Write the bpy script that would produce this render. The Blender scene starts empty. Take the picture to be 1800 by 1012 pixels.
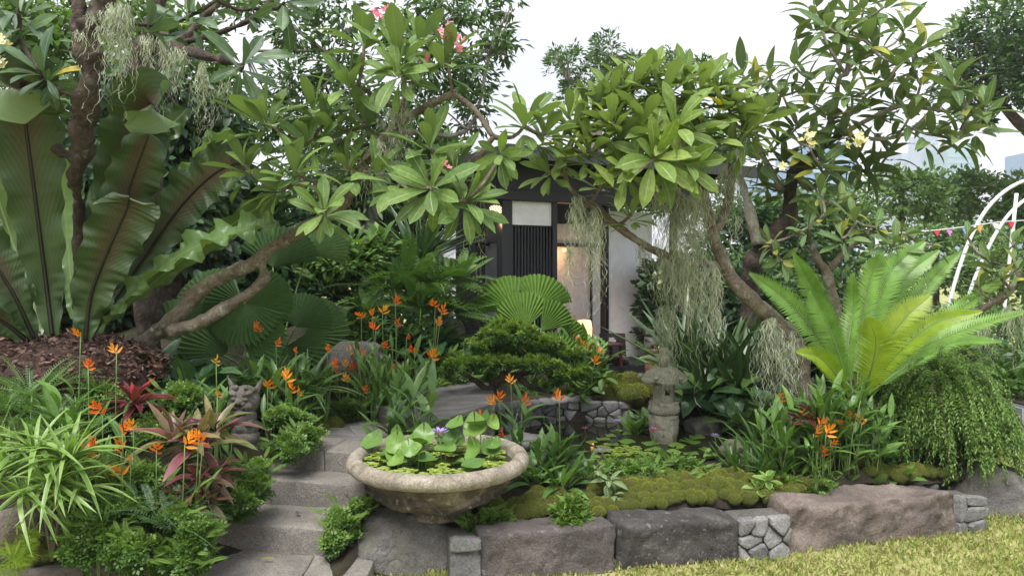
import bpy, bmesh, math, random
import numpy as np
from mathutils import Vector, Matrix, noise
R = math.radians
C = bpy.context.scene
COL = C.collection
EYE, F, HY = 1.6, 1300.0, 465.0
# ------------------------------------------------------------------ camera, sky, sun, exposure
cam = bpy.data.objects.new('camera', bpy.data.cameras.new('camera')); COL.objects.link(cam)
cam.location = (0, 0, EYE); cam.rotation_euler = (R(90), 0, 0)
cam.data.lens = 26.0; cam.data.sensor_width = 36.0; cam.data.shift_y = -41/1800
cam.data.clip_start = 0.05; cam.data.clip_end = 3000
C.camera = cam
SUN_EL, SUN_AZ = R(62), R(200)      # sun high, behind the camera and to its left (azimuth from +Y, clockwise)
world = bpy.data.worlds.new('World'); C.world = world; world.use_nodes = True
nt = world.node_tree; nt.nodes.clear()
sky = nt.nodes.new('ShaderNodeTexSky'); sky.sky_type = 'NISHITA'; sky.sun_disc = False
sky.sun_elevation = SUN_EL; sky.sun_rotation = SUN_AZ; sky.dust_density = 4; sky.air_density = 1.0
tcw = nt.nodes.new('ShaderNodeTexCoord')
cln = nt.nodes.new('ShaderNodeTexNoise'); cln.inputs['Scale'].default_value = 2.2; cln.inputs['Detail'].default_value = 5; cln.inputs['Roughness'].default_value = .5
clr = nt.nodes.new('ShaderNodeValToRGB')
clr.color_ramp.elements[0].position = .40; clr.color_ramp.elements[0].color = (2.45, 2.5, 2.68, 1)
clr.color_ramp.elements[1].position = .60; clr.color_ramp.elements[1].color = (3.3, 3.32, 3.42, 1)
mixw = nt.nodes.new('ShaderNodeMix'); mixw.data_type = 'RGBA'; mixw.inputs['Factor'].default_value = .9   # a closed cloud deck over the blue
bgw = nt.nodes.new('ShaderNodeBackground'); bgw.inputs['Strength'].default_value = .1
ow = nt.nodes.new('ShaderNodeOutputWorld')
nt.links.new(tcw.outputs['Generated'], cln.inputs['Vector']); nt.links.new(cln.outputs['Fac'], clr.inputs['Fac'])
nt.links.new(sky.outputs['Color'], mixw.inputs[6]); nt.links.new(clr.outputs['Color'], mixw.inputs[7])
nt.links.new(mixw.outputs[2], bgw.inputs['Color']); nt.links.new(bgw.outputs[0], ow.inputs['Surface'])
sl = bpy.data.lights.new('sun', 'SUN'); sl.energy = 1.5; sl.angle = R(35); sl.color = (1, .97, .92)
sun = bpy.data.objects.new('sun', sl); COL.objects.link(sun)
sd = Vector((math.sin(SUN_AZ)*math.cos(SUN_EL), math.cos(SUN_AZ)*math.cos(SUN_EL), math.sin(SUN_EL)))
sun.rotation_euler = sd.to_track_quat('Z', 'Y').to_euler()
vs = C.view_settings
vs.view_transform = 'Standard'; vs.look = 'None'; vs.gamma = 1; vs.use_curve_mapping = False; vs.exposure = 2.05
C.render.engine = 'CYCLES'
C.cycles.max_bounces = 8; C.cycles.diffuse_bounces = 5; C.cycles.glossy_bounces = 2; C.cycles.transmission_bounces = 5

# ------------------------------------------------------------------ helpers
def W(px, py, d):
    return Vector(((px-900)/F*d, d, EYE-(py-HY)/F*d))
def tag(o, label=None, cat=None, group=None, kind=None):
    if label: o['label'] = label
    if cat: o['category'] = cat
    if group: o['group'] = group
    if kind: o['kind'] = kind
    return o
def thing(name, loc, label, cat, group=None):
    o = bpy.data.objects.new(name, None); COL.objects.link(o); o.location = loc
    o.empty_display_size = .1
    return tag(o, label, cat, group)
def link(name, me, parent=None, M=None, world_space=True):
    """links mesh; coordinates are world ones, a parent is an unrotated empty"""
    o = bpy.data.objects.new(name, me); COL.objects.link(o)
    if M is not None: o.matrix_basis = M
    if parent is not None:
        o.parent = parent
        if world_space:
            off = Vector(parent.location)
            if parent.parent is not None: off = off + parent.parent.location
            o.location = o.location - off
    return o
def mesh_np(V, Fq, mat, uv=None, var=None, smooth=True):
    """V (n,3); Fq (m,k) faces all of k corners"""
    V = np.asarray(V, np.float32); Fq = np.asarray(Fq, np.int32)
    me = bpy.data.meshes.new('mesh')
    me.vertices.add(len(V)); me.vertices.foreach_set('co', V.ravel())
    m, k = Fq.shape
    me.loops.add(m*k); me.loops.foreach_set('vertex_index', Fq.ravel())
    me.polygons.add(m); me.polygons.foreach_set('loop_start', np.arange(0, m*k, k, dtype=np.int32))
    me.update(calc_edges=True)
    if smooth: me.polygons.foreach_set('use_smooth', np.ones(m, bool))
    if uv is not None:
        l = me.uv_layers.new(name='UVMap'); l.data.foreach_set('uv', np.asarray(uv, np.float32)[Fq.ravel()].ravel())
    if var is not None:
        a = me.attributes.new('var', 'FLOAT', 'POINT'); a.data.foreach_set('value', np.asarray(var, np.float32))
    if mat: me.materials.append(mat)
    return me
def mesh_py(V, Fs, mat, smooth=False, uv=None):
    me = bpy.data.meshes.new('mesh'); me.from_pydata([tuple(v) for v in V], [], Fs)
    if smooth: me.polygons.foreach_set('use_smooth', [True]*len(me.polygons))
    if uv is not None:
        l = me.uv_layers.new(name='UVMap')
        li = np.zeros(len(me.loops), np.int32); me.loops.foreach_get('vertex_index', li)
        l.data.foreach_set('uv', np.asarray(uv, np.float32)[li].ravel())
    if mat: me.materials.append(mat)
    me.update(); return me

# ------------------------------------------------------------------ materials
def new_mat(name):
    m = bpy.data.materials.new(name); m.use_nodes = True
    m.node_tree.nodes.clear(); return m, m.node_tree
def N(t, typ, **kw):
    n = t.nodes.new(typ)
    for k, v in kw.items():
        if k.startswith('_'): setattr(n, k[1:], v)
        else: n.inputs[k.replace('__', ' ')].default_value = v
    return n
def ramp(t, fac, cols, pos=None):
    r = t.nodes.new('ShaderNodeValToRGB'); el = r.color_ramp.elements
    n = len(cols)
    while len(el) < n: el.new(.5)
    for i, c in enumerate(cols):
        el[i].position = pos[i] if pos else i/(n-1); el[i].color = (*c, 1) if len(c) == 3 else c
    t.links.new(fac, r.inputs['Fac']); return r.outputs['Color']
def mixc(t, fac, a, b, mode='MIX'):
    m = t.nodes.new('ShaderNodeMix'); m.data_type = 'RGBA'; m.blend_type = mode
    for s, v in ((m.inputs['Factor'], fac), (m.inputs[6], a), (m.inputs[7], b)):
        if hasattr(v, 'links'): t.links.new(v, s)
        elif isinstance(v, (int, float)): s.default_value = v
        else: s.default_value = (*v, 1)
    return m.outputs[2]
def math_(t, op, a, b=None, c=None):
    m = t.nodes.new('ShaderNodeMath'); m.operation = op
    for i, v in enumerate((a, b, c)):
        if v is None: continue
        if hasattr(v, 'links'): t.links.new(v, m.inputs[i])
        else: m.inputs[i].default_value = v
    return m.outputs[0]
def mrange(t, v, a, b, c=0., d=1.):
    m = t.nodes.new('ShaderNodeMapRange'); t.links.new(v, m.inputs[0])
    for i, x in enumerate((a, b, c, d)): m.inputs[i+1].default_value = x
    return m.outputs[0]
def leaf_mat(name, cols, rough=.42, vb=.25, trans=.28, rib=None, veins=0., back=None, patch=None, nscale=9., rw=.035, spec=.5, edge=None, vfreq=26., tip=None):
    """cols: dark to light leaf colours, picked per leaf; rib/veins drawn from the leaf's own UV"""
    m, t = new_mat(name); L = t.links
    at = N(t, 'ShaderNodeAttribute', _attribute_name='var'); oi = N(t, 'ShaderNodeObjectInfo')
    f = math_(t, 'FRACT', math_(t, 'ADD', at.outputs['Fac'], oi.outputs['Random']))
    col = ramp(t, f, cols)
    tc = N(t, 'ShaderNodeTexCoord'); nz = N(t, 'ShaderNodeTexNoise', Scale=nscale, Detail=2.)
    L.new(tc.outputs['Object'], nz.inputs['Vector'])
    v = mrange(t, nz.outputs['Fac'], .3, .7, .78, 1.22)
    col = mixc(t, 1., col, v, 'MULTIPLY')
    uvn = N(t, 'ShaderNodeUVMap'); sx = t.nodes.new('ShaderNodeSeparateXYZ'); L.new(uvn.outputs[0], sx.inputs[0])
    du = math_(t, 'ABSOLUTE', math_(t, 'SUBTRACT', sx.outputs[0], .5))
    bump_h = None
    if patch:
        pf = mrange(t, math_(t, 'ADD', du, math_(t, 'MULTIPLY', nz.outputs['Fac'], .12)), .16, .36, .8, 0.)
        pv = mrange(t, sx.outputs[1], .25, .5, 0., 1.)
        col = mixc(t, math_(t, 'MULTIPLY', pf, pv), col, patch)
    if edge:
        col = mixc(t, mrange(t, du, .30, .42, 0., .9), col, edge)
    if tip:
        col = mixc(t, mrange(t, sx.outputs[1], .8, 1., 0., .8), col, tip)
    if veins:
        w = math_(t, 'SINE', math_(t, 'MULTIPLY', math_(t, 'SUBTRACT', sx.outputs[1], math_(t, 'MULTIPLY', du, .35)), vfreq*6.283))
        vf = mrange(t, w, .55, 1., 0., veins)
        col = mixc(t, vf, col, rib or cols[-1]); bump_h = w
    if rib:
        rf = mrange(t, du, rw*.5, rw, 1., 0.)
        col = mixc(t, rf, col, rib)
    if back:
        ge = N(t, 'ShaderNodeNewGeometry')
        col = mixc(t, math_(t, 'MULTIPLY', ge.outputs['Backfacing'], .8), col, back)
    p = N(t, 'ShaderNodeBsdfPrincipled', Roughness=rough); p.inputs['Specular IOR Level'].default_value = spec
    L.new(col, p.inputs['Base Color'])
    if bump_h is not None:
        b = N(t, 'ShaderNodeBump', Strength=vb, Distance=.004); L.new(bump_h, b.inputs['Height']); L.new(b.outputs[0], p.inputs['Normal'])
    o = t.nodes.new('ShaderNodeOutputMaterial')
    if trans > 0:
        tr = t.nodes.new('ShaderNodeBsdfTranslucent')
        L.new(mixc(t, 1., col, (1.25, 1.35, .55), 'MULTIPLY'), tr.inputs['Color'])
        ms = t.nodes.new('ShaderNodeMixShader'); ms.inputs[0].default_value = trans
        L.new(p.outputs[0], ms.inputs[1]); L.new(tr.outputs[0], ms.inputs[2]); L.new(ms.outputs[0], o.inputs[0])
    else: L.new(p.outputs[0], o.inputs[0])
    return m
def surf_mat(name, cols, scale=4., rough=.85, bump=.4, bscale=30., spots=None, spot_scale=14., spot_lo=.55, moss=None, moss_amt=.5, detail=8., stretch=(1, 1, 1), dist=.01, cracks=0.):
    m, t = new_mat(name); L = t.links
    tc = N(t, 'ShaderNodeTexCoord'); oi = N(t, 'ShaderNodeObjectInfo')
    mp = N(t, 'ShaderNodeMapping'); mp.inputs['Scale'].default_value = stretch
    L.new(tc.outputs['Object'], mp.inputs['Vector'])
    off = t.nodes.new('ShaderNodeCombineXYZ'); r10 = math_(t, 'MULTIPLY', oi.outputs['Random'], 17.)
    L.new(r10, off.inputs[0]); L.new(r10, off.inputs[1]); L.new(off.outputs[0], mp.inputs['Location'])
    n1 = N(t, 'ShaderNodeTexNoise', Scale=scale, Detail=detail, Roughness=.62, Distortion=.6); L.new(mp.outputs[0], n1.inputs['Vector'])
    col = ramp(t, n1.outputs['Fac'], cols, [.28 + .44*i/(len(cols)-1) for i in range(len(cols))])
    n2 = N(t, 'ShaderNodeTexNoise', Scale=bscale, Detail=6., Roughness=.7); L.new(mp.outputs[0], n2.inputs['Vector'])
    col = mixc(t, 1., col, mrange(t, n2.outputs['Fac'], .32, .68, .58, 1.42), 'MULTIPLY')
    if spots:
        n3 = N(t, 'ShaderNodeTexNoise', Scale=spot_scale, Detail=4., Roughness=.65); L.new(mp.outputs[0], n3.inputs['Vector'])
        col = mixc(t, mrange(t, n3.outputs['Fac'], spot_lo, spot_lo+.1, 0., .75), col, spots)
    h = n2.outputs['Fac']
    if cracks:
        vo = N(t, 'ShaderNodeTexVoronoi', Scale=cracks, _feature='DISTANCE_TO_EDGE')
        wv = N(t, 'ShaderNodeTexNoise', Scale=3., Detail=3.); L.new(mp.outputs[0], wv.inputs['Vector'])
        va = t.nodes.new('ShaderNodeVectorMath'); va.operation = 'ADD'; L.new(mp.outputs[0], va.inputs[0]); L.new(wv.outputs['Color'], va.inputs[1])
        L.new(va.outputs[0], vo.inputs['Vector'])
        cf = mrange(t, vo.outputs['Distance'], 0., .03, 0., 1.)
        col = mixc(t, mrange(t, cf, 0, 1, .2, 0.), col, (.03, .028, .025))
        h = math_(t, 'ADD', h, math_(t, 'MULTIPLY', cf, .35))
    if moss:
        ge = N(t, 'ShaderNodeNewGeometry'); s = t.nodes.new('ShaderNodeSeparateXYZ'); L.new(ge.outputs['Normal'], s.inputs[0])
        n4 = N(t, 'ShaderNodeTexNoise', Scale=7., Detail=5.); L.new(mp.outputs[0], n4.inputs['Vector'])
        mf = mrange(t, math_(t, 'ADD', math_(t, 'MULTIPLY', s.outputs[2], .35), n4.outputs['Fac']), .62, .8, 0., moss_amt)
        col = mixc(t, mf, col, moss)
    p = N(t, 'ShaderNodeBsdfPrincipled', Roughness=rough); L.new(col, p.inputs['Base Color'])
    hh = math_(t, 'ADD', h, math_(t, 'MULTIPLY', n1.outputs['Fac'], 1.5))
    b = N(t, 'ShaderNodeBump', Strength=bump, Distance=dist); L.new(hh, b.inputs['Height']); L.new(b.outputs[0], p.inputs['Normal'])
    o = t.nodes.new('ShaderNodeOutputMaterial'); L.new(p.outputs[0], o.inputs[0]); return m
def plain(name, col, rough=.5, emit=None, es=0., spec=.5):
    m, t = new_mat(name); p = N(t, 'ShaderNodeBsdfPrincipled', Roughness=rough)
    tc = N(t, 'ShaderNodeTexCoord'); nz = N(t, 'ShaderNodeTexNoise', Scale=14., Detail=5.); t.links.new(tc.outputs['Object'], nz.inputs['Vector'])
    c = mixc(t, 1., col, mrange(t, nz.outputs['Fac'], .3, .7, .93, 1.05), 'MULTIPLY'); t.links.new(c, p.inputs['Base Color'])
    p.inputs['Specular IOR Level'].default_value = spec
    if emit: p.inputs['Emission Color'].default_value = (*emit, 1); p.inputs['Emission Strength'].default_value = es
    o = t.nodes.new('ShaderNodeOutputMaterial'); t.links.new(p.outputs[0], o.inputs[0]); return m
M = {}
M['plum_a'] = leaf_mat('frangipani_leaf', [(.08, .145, .035), (.12, .205, .045), (.17, .27, .06), (.12, .22, .065)], rib=(.30, .38, .16), veins=.25, back=(.14, .2, .09), rough=.5, spec=.35, nscale=14.)
M['plum_b'] = leaf_mat('frangipani_leaf_yellow', [(.11, .185, .035), (.16, .255, .045), (.23, .32, .06), (.13, .23, .065)], rib=(.36, .42, .18), veins=.25, back=(.17, .23, .1), rough=.5, spec=.35, nscale=14.)
M['plum_c'] = leaf_mat('frangipani_leaf_dull', [(.065, .12, .04), (.09, .165, .05), (.14, .22, .065), (.085, .155, .055), (.12, .20, .06), (.10, .17, .05), (.34, .31, .03)], rib=(.26, .33, .16), veins=.2, back=(.12, .17, .09), rough=.5, spec=.35, nscale=14.)
M['yellow_leaf'] = leaf_mat('frangipani_leaf_ageing', [(.36, .34, .04), (.5, .38, .03), (.28, .32, .05)], rib=(.5, .45, .15), rough=.5)
M['plum_e'] = leaf_mat('frangipani_leaf_dark', [(0.0405, 0.0878, 0.0473), (0.0607, 0.1215, 0.0607), (0.1013, 0.1755, 0.0675)], rib=(.2, .28, .15), veins=.25, back=(.09, .14, .09), rough=.3)
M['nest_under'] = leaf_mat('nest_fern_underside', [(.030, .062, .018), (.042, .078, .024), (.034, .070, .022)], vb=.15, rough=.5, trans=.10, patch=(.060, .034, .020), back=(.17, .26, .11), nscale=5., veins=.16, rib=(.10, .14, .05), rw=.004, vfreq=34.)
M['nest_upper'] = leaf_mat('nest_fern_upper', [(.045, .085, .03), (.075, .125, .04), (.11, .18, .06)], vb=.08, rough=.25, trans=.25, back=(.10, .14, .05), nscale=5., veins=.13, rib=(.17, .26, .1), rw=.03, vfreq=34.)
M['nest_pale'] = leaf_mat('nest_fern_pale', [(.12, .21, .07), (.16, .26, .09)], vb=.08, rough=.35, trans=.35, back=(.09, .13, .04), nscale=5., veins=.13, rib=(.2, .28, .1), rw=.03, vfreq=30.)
M['midrib'] = plain('midrib', (.012, .010, .008), .4)
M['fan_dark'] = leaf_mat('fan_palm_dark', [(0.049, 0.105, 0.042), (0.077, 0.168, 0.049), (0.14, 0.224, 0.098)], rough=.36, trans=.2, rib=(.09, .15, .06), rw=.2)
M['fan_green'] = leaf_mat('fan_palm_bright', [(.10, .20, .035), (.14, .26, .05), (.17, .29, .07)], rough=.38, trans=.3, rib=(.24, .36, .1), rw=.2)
M['cycad'] = leaf_mat('cycad_frond', [(0.1265, 0.253, 0.046), (0.161, 0.3105, 0.0575), (0.1955, 0.345, 0.0633)], rough=.38, trans=.35)
M['cycad_y'] = leaf_mat('cycad_frond_yellow', [(.22, .33, .02), (.27, .36, .03)], rough=.38, trans=.4)
M['heli'] = leaf_mat('heliconia_leaf', [(0.0575, 0.1323, 0.0287), (0.092, 0.1898, 0.0403), (0.1495, 0.276, 0.0575), (0.069, 0.1495, 0.046)], rib=(.2, .3, .09), rough=.36)
M['strap_y'] = leaf_mat('strap_leaf_lime', [(.11, .22, .04), (.16, .29, .06), (.24, .36, .11), (.09, .18, .035)], rough=.36, edge=(.27, .37, .12))
M['strap_d'] = leaf_mat('strap_leaf_dark', [(0.0256, 0.064, 0.032), (0.048, 0.096, 0.0416), (0.08, 0.144, 0.048)], rough=.28, trans=.15, edge=(.06, .10, .03))
M['strap_m'] = leaf_mat('strap_leaf_mid', [(.05, .11, .03), (.08, .16, .04), (.12, .21, .06)], rough=.35)
M['cord_red'] = leaf_mat('cordyline_red', [(.055, .012, .018), (.10, .02, .028), (.16, .035, .04)], rough=.33, trans=.3, rib=(.24, .05, .06), edge=(.2, .04, .05))
M['cord_hot'] = leaf_mat('cordyline_new_leaf', [(.42, .03, .06), (.5, .05, .08)], rough=.35, trans=.4)
M['cord_var'] = leaf_mat('cordyline_mixed', [(.06, .11, .03), (.15, .045, .06), (.12, .20, .05), (.26, .09, .11), (.055, .022, .03), (.30, .30, .12), (.10, .16, .05)], rough=.36, edge=(.28, .12, .12))
M['ti_dark'] = leaf_mat('cordyline_burgundy', [(.07, .022, .03), (.12, .035, .04), (.05, .05, .025), (.18, .08, .06)], rough=.36)
M['parsley'] = leaf_mat('lacy_groundcover', [(.045, .10, .025), (.07, .145, .032), (.10, .19, .042)], rough=.45, trans=.3)
M['parsley_l'] = leaf_mat('lacy_groundcover_light', [(.09, .17, .03), (.13, .23, .045), (.18, .29, .06)], rough=.45, trans=.3)
M['lime'] = leaf_mat('lime_foliage', [(.22, .33, .03), (.28, .38, .05), (.17, .27, .03)], rough=.45, trans=.35)
M['pod_d'] = leaf_mat('podocarpus_dark', [(0.033, 0.0825, 0.024), (0.0525, 0.12, 0.03), (0.075, 0.165, 0.0375)], rough=.4, trans=.2)
M['pod_l'] = leaf_mat('podocarpus_light', [(.13, .22, .03), (.18, .29, .04), (.23, .34, .06)], rough=.4, trans=.3)  # lighter leaf colour, set on the uppermost tufts
M['bg_mid'] = leaf_mat('tree_leaf_mid', [(0.0438, 0.0938, 0.0275), (0.0688, 0.1375, 0.0375), (0.1, 0.1812, 0.0562)], rough=.5, trans=.25)
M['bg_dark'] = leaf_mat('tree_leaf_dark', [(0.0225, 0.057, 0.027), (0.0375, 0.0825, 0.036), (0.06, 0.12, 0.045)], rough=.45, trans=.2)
M['bg_light'] = leaf_mat('tree_leaf_light', [(.07, .14, .03), (.10, .19, .04), (.14, .24, .06)], rough=.5, trans=.35)
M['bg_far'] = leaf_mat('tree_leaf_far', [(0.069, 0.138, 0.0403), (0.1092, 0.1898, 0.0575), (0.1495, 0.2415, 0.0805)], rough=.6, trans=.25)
M['big_dark'] = leaf_mat('broad_leaf_dark', [(0.027, 0.075, 0.033), (0.045, 0.105, 0.042), (0.075, 0.15, 0.0525)], rough=.25, trans=.15, rib=(.10, .17, .06), veins=.3)
M['big_mid'] = leaf_mat('broad_leaf_mid', [(.06, .13, .03), (.09, .18, .04), (.13, .23, .05)], rough=.3, trans=.25, rib=(.2, .3, .1), veins=.3)
M['fern_dark'] = leaf_mat('fern_dark', [(.045, .10, .025), (.075, .15, .035), (.11, .20, .05)], rough=.45)
M['fern_light'] = leaf_mat('fern_light', [(0.077, 0.165, 0.044), (0.11, 0.209, 0.055), (0.154, 0.264, 0.088)], rough=.45)
M['weep'] = leaf_mat('weeping_shrub', [(0.055, 0.1155, 0.022), (0.088, 0.176, 0.033), (0.143, 0.242, 0.044), (0.198, 0.297, 0.055)], rough=.5, trans=.3)
M['vari'] = leaf_mat('veined_leaf', [(.07, .14, .05), (.10, .18, .06)], rib=(.42, .48, .26), veins=.9, rough=.4, vfreq=8., rw=.06)
M['lily'] = leaf_mat('lily_pad', [(.07, .15, .03), (.12, .23, .04), (.18, .30, .06)], rough=.36, trans=.2)
M['lettuce'] = leaf_mat('water_lettuce', [(.26, .36, .06), (.33, .42, .09)], rough=.5, trans=.35)
M['sp_moss'] = leaf_mat('hanging_moss', [(.23, .26, .19), (.34, .37, .28), (.48, .50, .41)], rough=.8, trans=.25)
M['grass'] = leaf_mat('lawn_blade', [(.18, .24, .05), (.25, .31, .07), (.36, .37, .13), (.42, .36, .19), (.22, .29, .06)], rough=.6, trans=.3)
M['moss'] = surf_mat('moss', [(.045, .06, .008), (.10, .125, .014), (.18, .20, .025)], scale=9, bscale=160, bump=1., dist=.012, spots=(.10, .08, .025), spot_scale=9, spot_lo=.58)
M['moss_fuzz'] = leaf_mat('moss_fuzz', [(.12, .16, .015), (.21, .25, .025), (.30, .33, .04), (.16, .19, .02), (.20, .16, .05)], rough=.8, trans=.3, nscale=4.)
M['orange'] = leaf_mat('flower_orange', [(.8, .20, .01), (.88, .32, .02), (.85, .15, .01), (.7, .24, .03), (.9, .40, .04)], rough=.4, trans=.3, tip=(.9, .42, .04))
M['redor'] = leaf_mat('flower_red_orange', [(.78, .12, .02), (.86, .20, .03), (.84, .26, .04)], rough=.4, trans=.3)
M['yellowf'] = leaf_mat('flower_yellow', [(.75, .42, .06), (.8, .5, .12)], rough=.4, trans=.3)
M['pink'] = leaf_mat('flower_pink', [(.75, .12, .26), (.85, .32, .42), (.68, .06, .2)], rough=.5, trans=.3)
M['white_f'] = leaf_mat('flower_cream', [(.8, .75, .55), (.8, .7, .35)], rough=.5, trans=.3)
M['purple'] = leaf_mat('flower_purple', [(.32, .24, .68), (.42, .33, .8)], rough=.5, trans=.3)
M['magenta'] = leaf_mat('flower_magenta', [(.55, .08, .4), (.65, .14, .5)], rough=.5, trans=.3)
M['bark'] = surf_mat('bark_frangipani', [(.06, .045, .032), (.15, .12, .09), (.27, .235, .185)], scale=7, bscale=60, bump=.9, spots=(.34, .35, .28), spot_scale=18, spot_lo=.56, stretch=(1, 1, 1), dist=.012, moss=(.07, .08, .03), moss_amt=.25)
M['bark_c'] = surf_mat('bark_pale', [(.14, .125, .10), (.24, .22, .185), (.33, .31, .27)], scale=9, bscale=60, bump=.6, spots=(.13, .11, .08), spot_scale=12, spot_lo=.56)
M['bark_d'] = surf_mat('bark_dark', [(.018, .013, .010), (.05, .035, .026), (.12, .09, .07)], scale=10, bscale=45, bump=1., dist=.02, spots=(.17, .15, .12), spot_scale=22, spot_lo=.58)
M['stem'] = plain('stem_green', (.12, .19, .05), .5)
M['twig'] = plain('twig_brown', (.10, .075, .05), .7)
M['stone'] = surf_mat('grey_stone', [(.07, .066, .062), (.14, .132, .125), (.22, .21, .20)], scale=5, bscale=95, bump=1., spots=(.27, .25, .235), spot_scale=7, spot_lo=.57, moss=(.06, .075, .02), moss_amt=.3, cracks=1.6, dist=.015)
M['stone_dk'] = surf_mat('dark_stone', [(.028, .026, .025), (.065, .060, .057), (.13, .12, .113)], scale=6, bscale=95, bump=1., spots=(.26, .24, .22), spot_scale=30, spot_lo=.58, dist=.02)
M['stone_pk'] = surf_mat('pinkish_stone', [(.06, .053, .05), (.19, .15, .13), (.27, .225, .195)], scale=3., bscale=95, bump=1., spots=(.30, .26, .23), spot_scale=18, spot_lo=.6, dist=.015)
M['stone_mix'] = surf_mat('weathered_stone', [(.05, .045, .043), (.12, .10, .095), (.20, .165, .15)], scale=3.5, bscale=95, bump=1., spots=(.24, .22, .2), spot_scale=16, spot_lo=.6, dist=.015)
M['slab'] = surf_mat('slate_slab', [(.105, .10, .095), (.175, .168, .16), (.25, .24, .225)], scale=4, bscale=95, bump=1., spots=(.13, .105, .075), spot_scale=6, spot_lo=.6, dist=.01, stretch=(1, 2.5, 1))
M['slab_top'] = surf_mat('step_stone', [(.13, .12, .11), (.20, .185, .165), (.28, .26, .235)], scale=4, bscale=95, bump=1., spots=(.11, .10, .09), spot_scale=11, spot_lo=.6, dist=.01)
M['rubble'] = surf_mat('rubble_stone', [(.10, .10, .10), (.19, .188, .185), (.29, .287, .28)], scale=7, bscale=90, bump=.9, spots=(.34, .33, .31), spot_scale=15, spot_lo=.6, dist=.008)
M['stone_grey'] = surf_mat('dark_grey_rubble', [(.07, .07, .07), (.12, .12, .118), (.18, .178, .172)], scale=6, bscale=80, bump=.8)
M['mortar'] = surf_mat('mortar_fill', [(.06, .056, .05), (.11, .105, .095)], scale=9, bscale=60)  # grey brown mortar behind the stones, its own colour
M['urn'] = surf_mat('urn_stone', [(.022, .017, .013), (.075, .058, .045), (.24, .205, .165)], scale=7, bscale=60, bump=.9, spots=(.42, .40, .34), spot_scale=26, spot_lo=.6, dist=.008, stretch=(1, 1, .6))
M['urn_lip'] = surf_mat('urn_lip_stone', [(.12, .10, .075), (.27, .235, .185), (.42, .38, .32)], scale=9, bscale=110, bump=1., spots=(.09, .075, .05), spot_scale=55, spot_lo=.57, dist=.008)
M['lantern'] = surf_mat('lantern_stone', [(.13, .125, .085), (.24, .23, .175), (.38, .37, .31)], scale=12, bscale=90, bump=.9, spots=(.08, .085, .045), spot_scale=22, spot_lo=.56, dist=.006, moss=(.10, .12, .04), moss_amt=.4)
M['statue'] = surf_mat('statue_stone', [(.035, .032, .028), (.08, .073, .063), (.15, .14, .125)], scale=12, bscale=90, bump=.9, dist=.006)
M['soil'] = surf_mat('garden_soil', [(.018, .012, .008), (.035, .026, .015), (.05, .05, .018)], scale=5, bscale=80, bump=1., dist=.03, spots=(.05, .065, .015), spot_scale=3, spot_lo=.5)
M['mulch'] = surf_mat('mulch_mound', [(.025, .012, .010), (.06, .03, .024), (.13, .075, .06)], scale=14, bscale=70, bump=1., dist=.03)
M['lawn'] = surf_mat('lawn', [(.18, .21, .05), (.27, .28, .09), (.38, .34, .16)], scale=1.6, bscale=90, bump=.6, spots=(.34, .29, .13), spot_scale=2.4, spot_lo=.55)
M['black'] = plain('black_timber', (.012, .013, .018), .5)
M['roof'] = plain('roof_slab', (.010, .012, .022), .45)
M['fascia'] = plain('roof_fascia', (.035, .037, .045), .55)
M['plaster'] = plain('white_plaster', (.86, .88, .94), .8)
M['panelw'] = plain('white_panel', (.80, .79, .80), .7)
M['darkred'] = plain('lacquered_table', (.06, .012, .012), .25)
M['lamp'] = plain('lamp_shade', (.7, .5, .3), .7, (1., .50, .2), .55)
M['lamp_in'] = plain('pendant_bulb', (.9, .7, .5), .7, (1., .62, .32), .9)
M['terra'] = surf_mat('terracotta_carving', [(.06, .025, .016), (.14, .065, .04), (.20, .11, .08)], scale=12, bscale=80, bump=.9)
M['pole'] = plain('white_tube', (.7, .72, .75), .4)
M['greenb'] = plain('green_bin', (.02, .13, .06), .4)
M['greyb'] = plain('grey_planter', (.3, .32, .34), .5)

# ------------------------------------------------------------------ leaf templates: (verts, quads, uvs); Y along the leaf, X across, Z its upper side
def strip_t(L=1., w=.3, prof='obov', n=6, fold=.12, bend=.25, stalk=.08, wave=0., twist=0., seed=0):
    rs = random.Random(seed); V = []; UV = []
    for i in range(n+1):
        t = i/n
        if prof == 'obov': ww = (t**.85)*(1-t**4.5)*1.45
        elif prof == 'lance': ww = math.sin(math.pi*t**.8)**.75
        elif prof == 'strap': ww = min(1, t*5+.35)*(1-t**3.2)
        elif prof == 'oval': ww = math.sin(math.pi*t)**.6
        elif prof == 'petal': ww = math.sin(math.pi*min(1, t**.9))**.8
        if i == n: ww = .02
        if i == 0: ww = max(.06, min(ww, .3)) if prof != 'strap' else .5
        ww *= w/2
        y = stalk + (1-stalk)*t; y, z = y*L*(1-.12*bend*t), -bend*L*t*t*.5
        dz = fold*ww*2
        for k, s in enumerate((-1, 0, 1)):
            wz = wave*math.sin(t*19+s*1.3+seed)*abs(s)
            V.append((s*ww, y, z+abs(s)*dz+wz+s*twist*ww*t)); UV.append((.5+.5*s, t))
    Q = []
    for i in range(n):
        a = i*3
        Q += [(a, a+1, a+4, a+3), (a+1, a+2, a+5, a+4)]
    return np.array(V), np.array(Q), np.array(UV)
def join_t(parts):
    V = []; Q = []; U = []; o = 0
    for v, q, u in parts: V.append(v); Q.append(q+o); U.append(u); o += len(v)
    return np.vstack(V), np.vstack(Q), np.vstack(U)
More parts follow.
